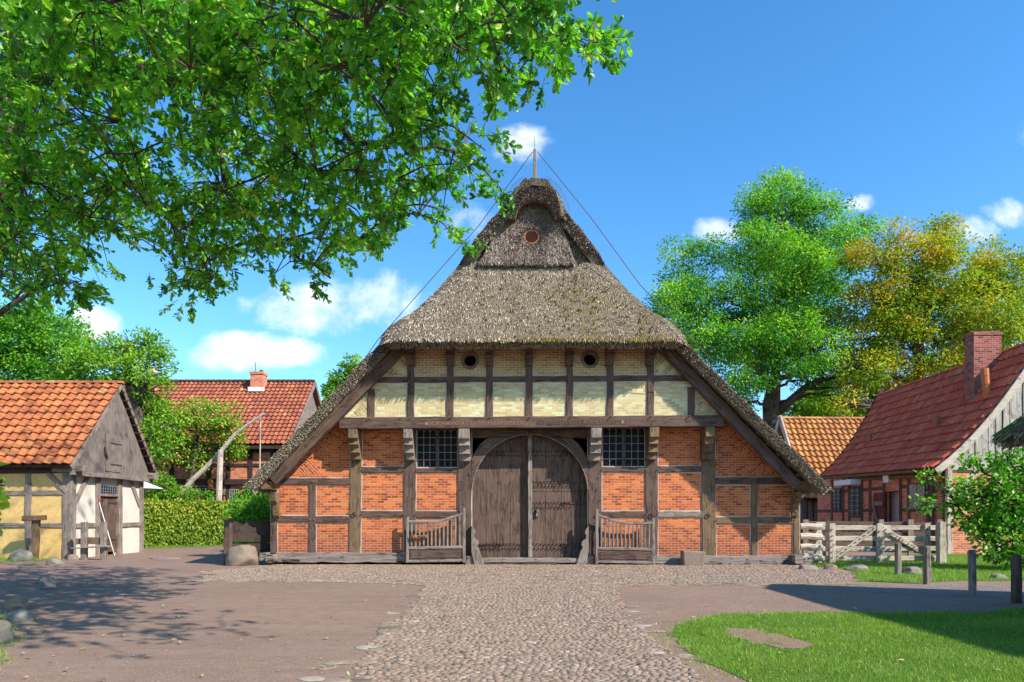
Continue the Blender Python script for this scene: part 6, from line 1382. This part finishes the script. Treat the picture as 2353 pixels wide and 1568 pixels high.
m = MB(); m.tube([at(1850, 893, YA - .8), at(1890, 893, YA - .8), at(1925, 890, YA - .8)], [.14, .1, .05], 6); m.build('limb', M['bark'], tr_o, smooth=True)
# turning (amber) tree behind the workshop
YM = 47.5
am_l = [lob(*a, YM + R.uniform(-2.5, 2.5), sc=.92) for a in ((2085, 590, 80, 52), (2150, 570, 60, 50), (2165, 535, 26, 30), (2045, 545, 34, 30), (2010, 590, 60, 34), (1965, 595, 40, 20), (2050, 650, 110, 55), (2170, 640, 100, 65), (2010, 700, 90, 60), (2110, 720, 110, 65), (2220, 700, 75, 60), (2255, 640, 50, 60), (2270, 590, 34, 30), (2000, 780, 90, 55), (2090, 800, 110, 65), (2200, 790, 110, 65), (2300, 740, 70, 60), (2330, 640, 50, 60), (2345, 600, 30, 30), (2290, 810, 90, 60), (1985, 850, 85, 50), (2080, 880, 100, 55), (2180, 870, 100, 60), (2000, 915, 80, 40), (2320, 870, 80, 60), (2400, 700, 80, 90), (2420, 820, 90, 90), (1955, 930, 45, 30), (2250, 740, 60, 60))]
bM = Vector((PX(2120, YM), YM, 0))
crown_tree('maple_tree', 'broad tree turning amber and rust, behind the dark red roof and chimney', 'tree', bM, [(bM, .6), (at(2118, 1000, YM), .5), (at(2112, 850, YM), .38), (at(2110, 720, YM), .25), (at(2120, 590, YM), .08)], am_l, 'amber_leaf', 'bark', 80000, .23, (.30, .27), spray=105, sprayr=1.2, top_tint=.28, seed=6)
# pale small tree between ash and barn roof
Yt = 60.0
crown_tree('small_tree', 'small pale green tree low behind the amber roof, under the ash branch', 'tree', (PX(1870, Yt), Yt, 0), [((PX(1870, Yt), Yt, 0), .3), (at(1872, 980, Yt), .2), (at(1875, 940, Yt), .1)], [lob(*a, Yt) for a in ((1860, 930, 40, 32), (1900, 940, 45, 30), (1830, 950, 30, 20), (1880, 905, 30, 20), (1940, 950, 50, 30), (1985, 960, 40, 30))], 'apple_leaf', 'bark', 6000, .36, (.6, .2), spray=10, sprayr=.6, seed=7)
# tree seen over the left thatch slope
Yt = 62.0
crown_tree('young_tree', 'yellow-green tree top peeping over the left thatch slope', 'tree', (PX(800, Yt), Yt, 0), [((PX(800, Yt), Yt, 0), .3), (at(800, 960, Yt), .2), (at(805, 860, Yt), .06)], [lob(*a, Yt) for a in ((812, 845, 22, 26), (790, 880, 34, 26), (770, 900, 24, 18), (830, 870, 26, 30), (800, 930, 50, 40), (760, 950, 26, 30))], 'linden_leaf', 'bark', 6000, .36, (.6, .2), spray=10, sprayr=.55, seed=8)
# left background trees
Yt = 56.0
crown_tree('linden_tree', 'dense rounded green tree far behind the shed at the left edge', 'tree', (PX(60, Yt), Yt, 0), [((PX(60, Yt), Yt, 0), .6), (at(60, 900, Yt), .45), (at(60, 760, Yt), .2)], [lob(*a, Yt + R.uniform(-2, 2)) for a in ((60, 740, 80, 50), (120, 760, 60, 50), (20, 790, 80, 60), (110, 830, 75, 60), (40, 860, 90, 50), (160, 800, 28, 45), (-60, 760, 90, 80), (-80, 860, 90, 60), (150, 880, 40, 40))], 'ash_leaf', 'bark', 34000, .27, (.48, .25), spray=80, sprayr=1.3, seed=9, top_tint=.15)
Yt = 36.5
dt_l = [lob(*a, Yt + R.uniform(-1, 1)) for a in ((300, 790, 48, 34), (250, 800, 46, 30), (340, 800, 40, 30), (370, 845, 34, 34), (330, 850, 50, 40), (250, 850, 55, 40), (210, 840, 46, 40), (270, 900, 60, 40), (190, 880, 50, 36), (150, 870, 40, 26), (350, 900, 36, 36), (345, 950, 40, 40), (380, 980, 44, 40), (350, 1010, 40, 36))]
crown_tree('pollard_tree', 'old pollarded tree with a sawn-off limb behind the shed ridge', 'tree', (PX(318, Yt), Yt, 0), [((PX(318, Yt), Yt, 0), .42), (at(316, 1050, Yt), .36), (at(312, 940, Yt), .34), (at(304, 900, Yt), .26), (at(290, 840, Yt), .2), (at(290, 790, Yt), .1)], dt_l, 'linden_leaf', 'bark', 12500, .19, (.6, .24), spray=40, sprayr=.62, seed=10, top_tint=.1)
to = [o for o in bpy.data.objects if o.parent and o.parent.name.startswith('pollard_tree') and o.name.startswith('trunk')][0]
m = MB(); m.tube([at(312, 935, Yt), at(325, 900, Yt - .2), at(338, 872, Yt - .3), at(352, 853, Yt - .4)], [.26, .25, .23, .24], 9, jit=.08); m.build('stump_limb', M['bark'], to, smooth=True)
m = MB(); m.tube([at(351.5, 854, Yt - .39), at(353, 851, Yt - .42)], [.245, .22], 9); m.build('sawn_end', mat_plain('sawn_wood', (.62, .44, .25), (.5, .34, .18), 10), to)
# apple tree by the well
Yt = 40.2
ap_l = [lob(*a, Yt + R.uniform(-.8, .8)) for a in ((440, 940, 60, 28), (390, 960, 50, 34), (500, 955, 46, 28), (360, 1000, 46, 34), (430, 990, 60, 34), (500, 990, 44, 24), (380, 1040, 50, 28), (450, 1035, 46, 24), (340, 1045, 34, 30), (530, 990, 22, 40), (535, 1035, 16, 26), (440, 1065, 40, 18))]
apt = crown_tree('apple_tree', 'apple tree laden with pale red fruit in front of the brick farm building', 'tree', (PX(440, Yt), Yt, 0), [((PX(436, Yt), Yt, 0), .26), (at(438, 1110, Yt), .2), (at(446, 1060, Yt), .17), (at(452, 1010, Yt), .1), (at(450, 960, Yt), .05)], ap_l, 'apple_leaf', 'bark', 11000, .16, (.55, .24), spray=36, sprayr=.6, seed=12, top_tint=.12)
M['apple'] = mat_tint('apple', [(0, (.50, .42, .10)), (.5, (.58, .33, .11)), (1, (.55, .13, .06))], .5, 8, .1)
fr = MB(); ico = bmesh.new(); bmesh.ops.create_icosphere(ico, subdivisions=1, radius=1.0); iv = [v.co.copy() for v in ico.verts]; ifc = [tuple(v.index for v in f.verts) for f in ico.faces]; ico.free()
for i in range(300):
    c, rr = R.choice(ap_l); d = Vector((R.gauss(0, 1), -abs(R.gauss(0, 1)), R.gauss(0, 1))).normalized(); p_ = Vector(c) + Vector((d.x * rr[0], d.y * rr[1], d.z * rr[2])) * R.uniform(.9, 1.1); fr.tint = R.random(); fr.add([p_ + v * .062 for v in iv], ifc)
tag(fr.build('apples', M['apple'], apt, smooth=True), 'pale red and yellow apples', kind='stuff')
# low shrubs round the farm building
def shrub(name, label, base, lobes, leafmat, n, ls, seed, tint=(.5, .22), tmpl=None, cat='shrub', sprayr=.3, top=.1):
    rt = crown_tree(name, label, cat, base, [((base[0], base[1], 0), .05), ((base[0], base[1], lobes[0][0][2]), .02)], lobes, leafmat, 'bark', n, ls, tint, tmpl, 9, sprayr, True, top, None, seed); return rt
Yt = 37.2
shrub('garden_shrub', 'leafy green shrub between the shed and the apple tree, above the hedge', (PX(380, Yt), Yt, 0), [lob(*a, Yt) for a in ((370, 1120, 34, 30), (415, 1138, 34, 20), (345, 1130, 26, 30), (462, 1140, 22, 12))], 'linden_leaf', 3800, .15, 21)
Yt = 36.9
shrub('garden_shrub', 'green shrub behind the hedge next to the thatch eave', (PX(585, Yt), Yt, 0), [lob(*a, Yt) for a in ((588, 1132, 26, 18), (612, 1116, 20, 30), (562, 1144, 22, 12), (600, 1145, 34, 18))], 'ash_leaf', 3600, .15, 22)
# hedge
def hedge():
    rt = empty('hornbeam_hedge', (-15, 34, 0), 'clipped yellow-green hornbeam hedge across the yard, left of the farmhouse', 'hedge')
    A = Vector((-17.3, 31.7, 0)); B = Vector((-12.3, 36.5, 0)); C = Vector((-7.5, 36.8, 0)); th_ = 1.1; H = 2.12
    core = MB(); 
    for (p, q) in ((A, B), (B, C)):
        d = (q - p).normalized(); nn = Vector((d.y, -d.x, 0)); nn = nn if nn.y < 0 else -nn
        a, b = p - nn * .12, q - nn * .12; c2, d2 = q - nn * (th_ - .1), p - nn * (th_ - .1); core.prismz([(a.x, a.y), (b.x, b.y), (c2.x, c2.y), (d2.x, d2.y)], 0, H - .12)
    core.build('twigs', mat_plain('hedge_core', (.02, .028, .008), (.03, .04, .012), 8, .95, .3, .1), rt)
    P = []; Nn = []
    for (p, q, n) in ((A, B, 15000), (B, C, 7000)):
        d = (q - p).normalized(); nn = Vector((d.y, -d.x, 0)); nn = nn if nn.y < 0 else -nn; L = (q - p).length
        for i in range(n):
            t = R.random(); s = R.random()
            if R.random() < .72: P.append(p + d * (t * L) + Vector((0, 0, .06 + s * (H - .06))) + nn * R.gauss(0, .06)); Nn.append(nn)
            else: P.append(p + d * (t * L) - nn * (s * th_) + Vector((0, 0, H + R.gauss(.0, .05)))); Nn.append(Vector((0, 0, 1)))
    for i in range(1500): s = R.random(); P.append(A - Vector((.7, .7, 0)).normalized() * 0 + Vector((-.6 * s * 1.2, .75 * s, .06 + R.random() * (H - .06)))); Nn.append(Vector((-.5, -.8, 0)))
    P = np.array([tuple(p) for p in P]); Nn = np.array([tuple(p) for p in Nn]); n = len(P)
    ax = Nn * .35 + NR.normal(0, .55, (n, 3)) + np.array([[0, 0, -.45]]); nm = Nn + NR.normal(0, .45, (n, 3)) + np.array([[0, 0, .35]])
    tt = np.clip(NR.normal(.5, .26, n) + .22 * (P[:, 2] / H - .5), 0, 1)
    leaves('foliage', M['hedge_leaf'], rt, P, ax, nm, NR.uniform(.09, .17, n), tt, tmpl_oval(.3))
hedge()
Yt = 24.5
shrub('fern_clump', 'lush green feathery clump behind the plank fence at the house corner', (PX(580, Yt), Yt, 0), [lob(*a, Yt) for a in ((580, 1175, 40, 24), (550, 1170, 24, 22), (605, 1165, 24, 28), (575, 1200, 44, 22), (610, 1195, 24, 24), (590, 1240, 40, 30))], 'beech_leaf', 5200, .17, 23, (.55, .2), tmpl_diamond(.14), 'plant', .3)
# beech shrub on the right
Yt = 18.9
bsh = [lob(a[0] + (24 if a[2] > 26 else 0), *a[1:], Yt + R.uniform(-.4, .4), sc=.74) for a in ((2330, 1080, 60, 55), (2270, 1110, 60, 50), (2220, 1140, 50, 40), (2300, 1160, 90, 60), (2350, 1180, 80, 80), (2260, 1200, 70, 40), (2310, 1240, 80, 50), (2190, 1120, 34, 26), (2180, 1165, 34, 26), (2210, 1060, 30, 22), (2150, 1130, 34, 14), (2290, 1050, 40, 30), (2380, 1060, 60, 50), (2400, 1150, 90, 90), (2400, 1250, 80, 60), (2130, 1098, 24, 9), (2120, 1160, 26, 10), (2200, 1195, 50, 20), (2300, 1280, 60, 34), (2350, 1285, 60, 34), (2255, 1255, 50, 30), (2235, 1225, 40, 26))]
shrub('beech_shrub', 'large bright beech shrub in front of the grey plank gable at the right edge', (PX(2330, Yt), Yt, 0), bsh, 'beech_leaf', 7600, .125, 24, (.5, .26), tmpl_oval(.36), sprayr=.34, top=.22)
# sapling leaves at the left edge
Yt = 7.5
shrub('sapling', 'young broad-leaved sapling cut off by the left edge beside the fieldstones', (PX(-40, Yt), Yt, 0), [lob(*a, Yt) for a in ((-10, 1110, 22, 16), (-30, 1150, 30, 20), (-20, 1230, 20, 16), (-60, 1100, 30, 30), (-60, 1200, 40, 40))], 'linden_leaf', 130, .12, 25, (.8, .15), tmpl_oval(.42), sprayr=.12)
# ------------------------------------------------------------------ the great oak over the yard
oak = empty('oak_tree', (-11.4, 12.6, 0), 'great overhanging oak with lobed leaves, filling the upper left', 'tree')
tr_ = MB(); tpts = [Vector((-11.6, 12.6, -.1)), Vector((-11.0, 12.5, 2)), Vector((-10.2, 12.3, 4.2)), at(28, 330, 12.2), at(45, 180, 12.0), at(70, 20, 11.8), Vector((-8.2, 11.5, 12.5)), Vector((-7.4, 11.2, 15.5))]
tr_.tube(tpts, [.62, .5, .42, .33, .31, .30, .24, .16], 14, jit=.05); tro = tr_.build('trunk', M['bark'], oak, smooth=True)
# crown outline of the part that hangs over the yard, as world-space sprays
SIL = [(-60, -60), (1330, -60), (1312, 30), (1300, 60), (1330, 78), (1360, 70), (1412, 100), (1395, 135), (1310, 130), (1270, 120), (1245, 140), (1260, 170), (1222, 205), (1150, 190), (1120, 225), (1150, 285), (1180, 330), (1155, 380), (1165, 432), (1110, 462), (1040, 420), (1060, 470), (1090, 560), (1060, 562), (1010, 545), (950, 520), (930, 560), (945, 620), (900, 600), (860, 570), (830, 580), (850, 625), (800, 640), (800, 735), (760, 715), (730, 660), (690, 620), (650, 660), (600, 640), (560, 600), (545, 660), (500, 690), (430, 715), (375, 680), (400, 630), (380, 580), (330, 590), (300, 560), (270, 600), (235, 640), (240, 695), (180, 715), (130, 690), (90, 720), (30, 715), (-60, 720)]
GAPS = [(40, 260, 34, 70), (60, 90, 20, 40), (352, 250, 30, 55), (330, 330, 26, 40), (385, 420, 22, 40), (350, 510, 34, 30), (480, 395, 16, 26), (160, 330, 18, 14), (230, 360, 14, 14), (230, 545, 30, 40), (300, 590, 40, 60), (100, 560, 18, 24), (505, 330, 14, 30), (700, 500, 22, 30), (880, 350, 24, 30), (1090, 110, 40, 14), (1010, 40, 16, 14), (1075, 190, 30, 22), (640, 130, 14, 16), (400, 190, 14, 14), (30, 140, 16, 30), (760, 620, 30, 26), (620, 590, 22, 22)]
silp = SIL
sprs = []
def depth_at(x, y, r): 
    f = min(1, max(0, (y + 60) / 760.0)); return 6.6 + 6.2 * f + r * (1.9 + 1.0 * f) + (0.5 if x < 300 else 0)
from mathutils import noise as mnoise
tries = 0
while len(sprs) < 1150 and tries < 60000:
    tries += 1; x = R.uniform(-60, 1420); y = R.uniform(-60, 735)
    if not (bool(inside(silp, [x + 44], [y])[0]) and bool(inside(silp, [x + 8], [y + 22])[0]) and bool(inside(silp, [x - 12], [y + 6])[0])): continue
    if any(((x - g_[0]) / g_[2]) ** 2 + ((y - g_[1]) / g_[3]) ** 2 < 1.25 for g_ in GAPS): continue
    dens = mnoise.noise(Vector((x / 120, y / 90, 3.7))) * .5 + .5; fineg = mnoise.noise(Vector((x / 42, y / 34, 9.1)))
    if fineg < -.18 and y > 60: continue
    if R.random() > .35 + dens * 1.0 + (.35 if y < 220 or (x < 430 and y > 380) else 0): continue
    sprs.append(at(x, y, depth_at(x, y, R.uniform(-1, 1))))
for (x, y) in ((1240, 95), (1265, 105), (1290, 105), (1310, 100), (1330, 110), (1345, 95), (1360, 110), (1375, 100), (1385, 115), (1400, 100), (1408, 112), (1250, 60), (1290, 70), (1225, 150), (1205, 180), (1245, 130), (1150, 415), (1165, 430), (1075, 555), (1090, 568), (1060, 545)):
    sprs.append(at(x - 18, y - 4, depth_at(x, y, R.uniform(-.3, .3))))
for (pl2, k2) in (([(-60, 330), (320, 330), (300, 560), (235, 660), (170, 690), (-60, 705)], 150), ([(400, 430), (560, 430), (545, 610), (470, 660), (395, 690), (375, 660), (410, 600)], 55), ([(560, 380), (1000, 380), (900, 560), (780, 640), (640, 610), (580, 560)], 40)):
    c2 = 0
    while c2 < k2:
        x = R.uniform(-60, 1000); y = R.uniform(330, 705)
        if not bool(inside(pl2, [x], [y])[0]) or any(((x - g_[0]) / g_[2]) ** 2 + ((y - g_[1]) / g_[3]) ** 2 < 1.1 for g_ in GAPS): continue
        sprs.append(at(x, y, depth_at(x, y, R.uniform(-1, 1.6)))); c2 += 1
n_in = len(sprs)
# crown beyond the picture: above, behind and left of the frame
for i in range(860):
    a = R.uniform(0, 6.283); r_ = (7.6 if i < 560 else 6.0) * math.sqrt(R.random()); z = R.uniform(6.5, 17.5) if i < 560 else R.uniform(12.0, 18.0); k = math.sqrt(max(0.05, 1 - ((z - 10.0) / 8.4) ** 2)) if i < 560 else 1.0; q = Vector(((-10.2 if i < 560 else -5.0) + r_ * k * math.cos(a), (11.2 if i < 560 else 13.5) + r_ * k * math.sin(a), z))
    ix_, iy_ = 1176.5 + q.x * FPX / q.y, 1185 - (q.z - 1.5) * FPX / q.y
    if q.y > 3 and -130 < ix_ < 2400 and -90 < iy_ < 1600: continue
    sprs.append(q)
for i in range(130): sprs.append(Vector((R.uniform(-2.6, 3.4), R.uniform(2.6, 5.6), R.uniform(5.9, 7.8)))); 
for q in sprs[-130:]:
    if q.z - 1.5 < (1185 + 190) * q.y / FPX: q.z = 1.5 + (1185 + 210) * q.y / FPX + R.uniform(0, .5)
# limbs towards the sprays
bm_ = MB(); nodes = [(p, r) for p, r in zip(tpts[2:], [.42, .33, .31, .30, .24, .16])]
mains = [(at(620, 205, 9.6), .17), (at(1000, 90, 8.6), .11), (at(520, 420, 11.0), .13), (at(820, 330, 10.6), .11), (at(1060, 350, 10.6), .06), (at(880, 520, 11.8), .06), (at(620, 560, 12.0), .07), (at(480, 600, 12.3), .05), (at(760, 640, 12.2), .035), (at(220, 520, 12.6), .09), (at(120, 640, 12.6), .05), (at(1260, 90, 8.0), .05), (at(350, 60, 8.2), .1), (at(700, -20, 7.4), .09), (at(200, 180, 9.4), .1), (at(1180, 180, 9.0), .045), (Vector((-1, 5.2, 6.6)), .06), (Vector((1.6, 4.6, 6.6)), .04),
         (Vector((-13, 10, 9)), .12), (Vector((-14.5, 13, 12)), .1), (Vector((-9, 15.5, 13)), .1), (Vector((-5, 13.5, 15)), .1), (Vector((-2.5, 11.5, 14)), .08), (Vector((-7, 8, 14)), .1), (Vector((-11, 7, 8)), .1)]
for (p, r) in mains:
    bm_ = MB(); q = min(nodes, key=lambda nd: (nd[0] - p).length - nd[1] * 5); pts, rad = limb(bm_, q[0], p, min(q[1] * .7, r * 1.7), r * .55, 8, .05, .07); nodes += list(zip(pts[2:], rad[2:])); bm_.build('limb', M['bark'], tro, smooth=True)
tw = MB(); twn = nodes[:]
NP = np.array([tuple(n_[0]) for n_ in twn]); leafP = []; leafA = []; leafN = []; leafT = []
cen = Vector((-7, 11, 8))
for i, s in enumerate(sprs):
    d2 = ((NP - np.array(tuple(s))) ** 2).sum(1); j = int(d2.argmin()); q = Vector(NP[j]); L = (s - q).length
    if L > .12:
        mid = q.lerp(s, .55) + Vector((0, 0, .1 * L)); tw.tube([q, mid, s], [.008 + .006 * min(L, 3), .008 + .003 * min(L, 3), .005], 4, cap=False)
        if i % 4 == 0: NP = np.vstack([NP, [tuple(mid)], [tuple(s)]])
    od = (s - q); od = od.normalized() if od.length > .01 else Vector((1, 0, 0)); od = (od + (s - cen).normalized() * .6 + Vector((R.gauss(0, .35), R.gauss(0, .35), R.gauss(-.15, .3)))).normalized()
    bt = R.gauss(.5, .16)
    for t_ in range(3):
        ta = (od + Vector((R.gauss(0, .6), R.gauss(0, .6), R.gauss(-.1, .5)))).normalized(); Lt = R.uniform(.18, .36); b0 = s + Vector((R.gauss(0, .1), R.gauss(0, .1), R.gauss(0, .1))); tw.tube([b0, b0 + ta * Lt], [.005, .003], 3, cap=False)
        for k in range(14 if i < n_in else 6):
            f = k / 13; p_ = b0 + ta * (Lt * (.25 + .75 * f)); a_ = (ta * (.4 + .5 * f) + Vector((R.gauss(0, .65), R.gauss(0, .65), R.gauss(-.1, .55)))).normalized()
            leafP.append(tuple(p_)); leafA.append(tuple(a_)); leafN.append((R.gauss(.05, .5), R.gauss(-.1, .5), R.gauss(.75, .35))); leafT.append(min(1, max(0, bt + R.gauss(0, .17))))
tw.build('twigs', M['bark'], tro)
leaves('crown', M['oak_leaf'], oak, np.array(leafP), np.array(leafA), np.array(leafN), NR.uniform(.068, .122, len(leafP)), np.array(leafT), tmpl_oak())
# squirrel-brown bunch of withered leaves high in the crown
c = at(1070, 40, 8.4); n = 60
leaves('withered_leaves', M['litter'], oak, np.array(tuple(c)) + NR.normal(0, .05, (n, 3)), NR.normal(0, 1, (n, 3)), NR.normal(0, 1, (n, 3)), NR.uniform(.05, .1, n), NR.uniform(0, .6, n), tmpl_oak())
print('leaves', len(leafP), 'sprays', n_in, len(sprs))
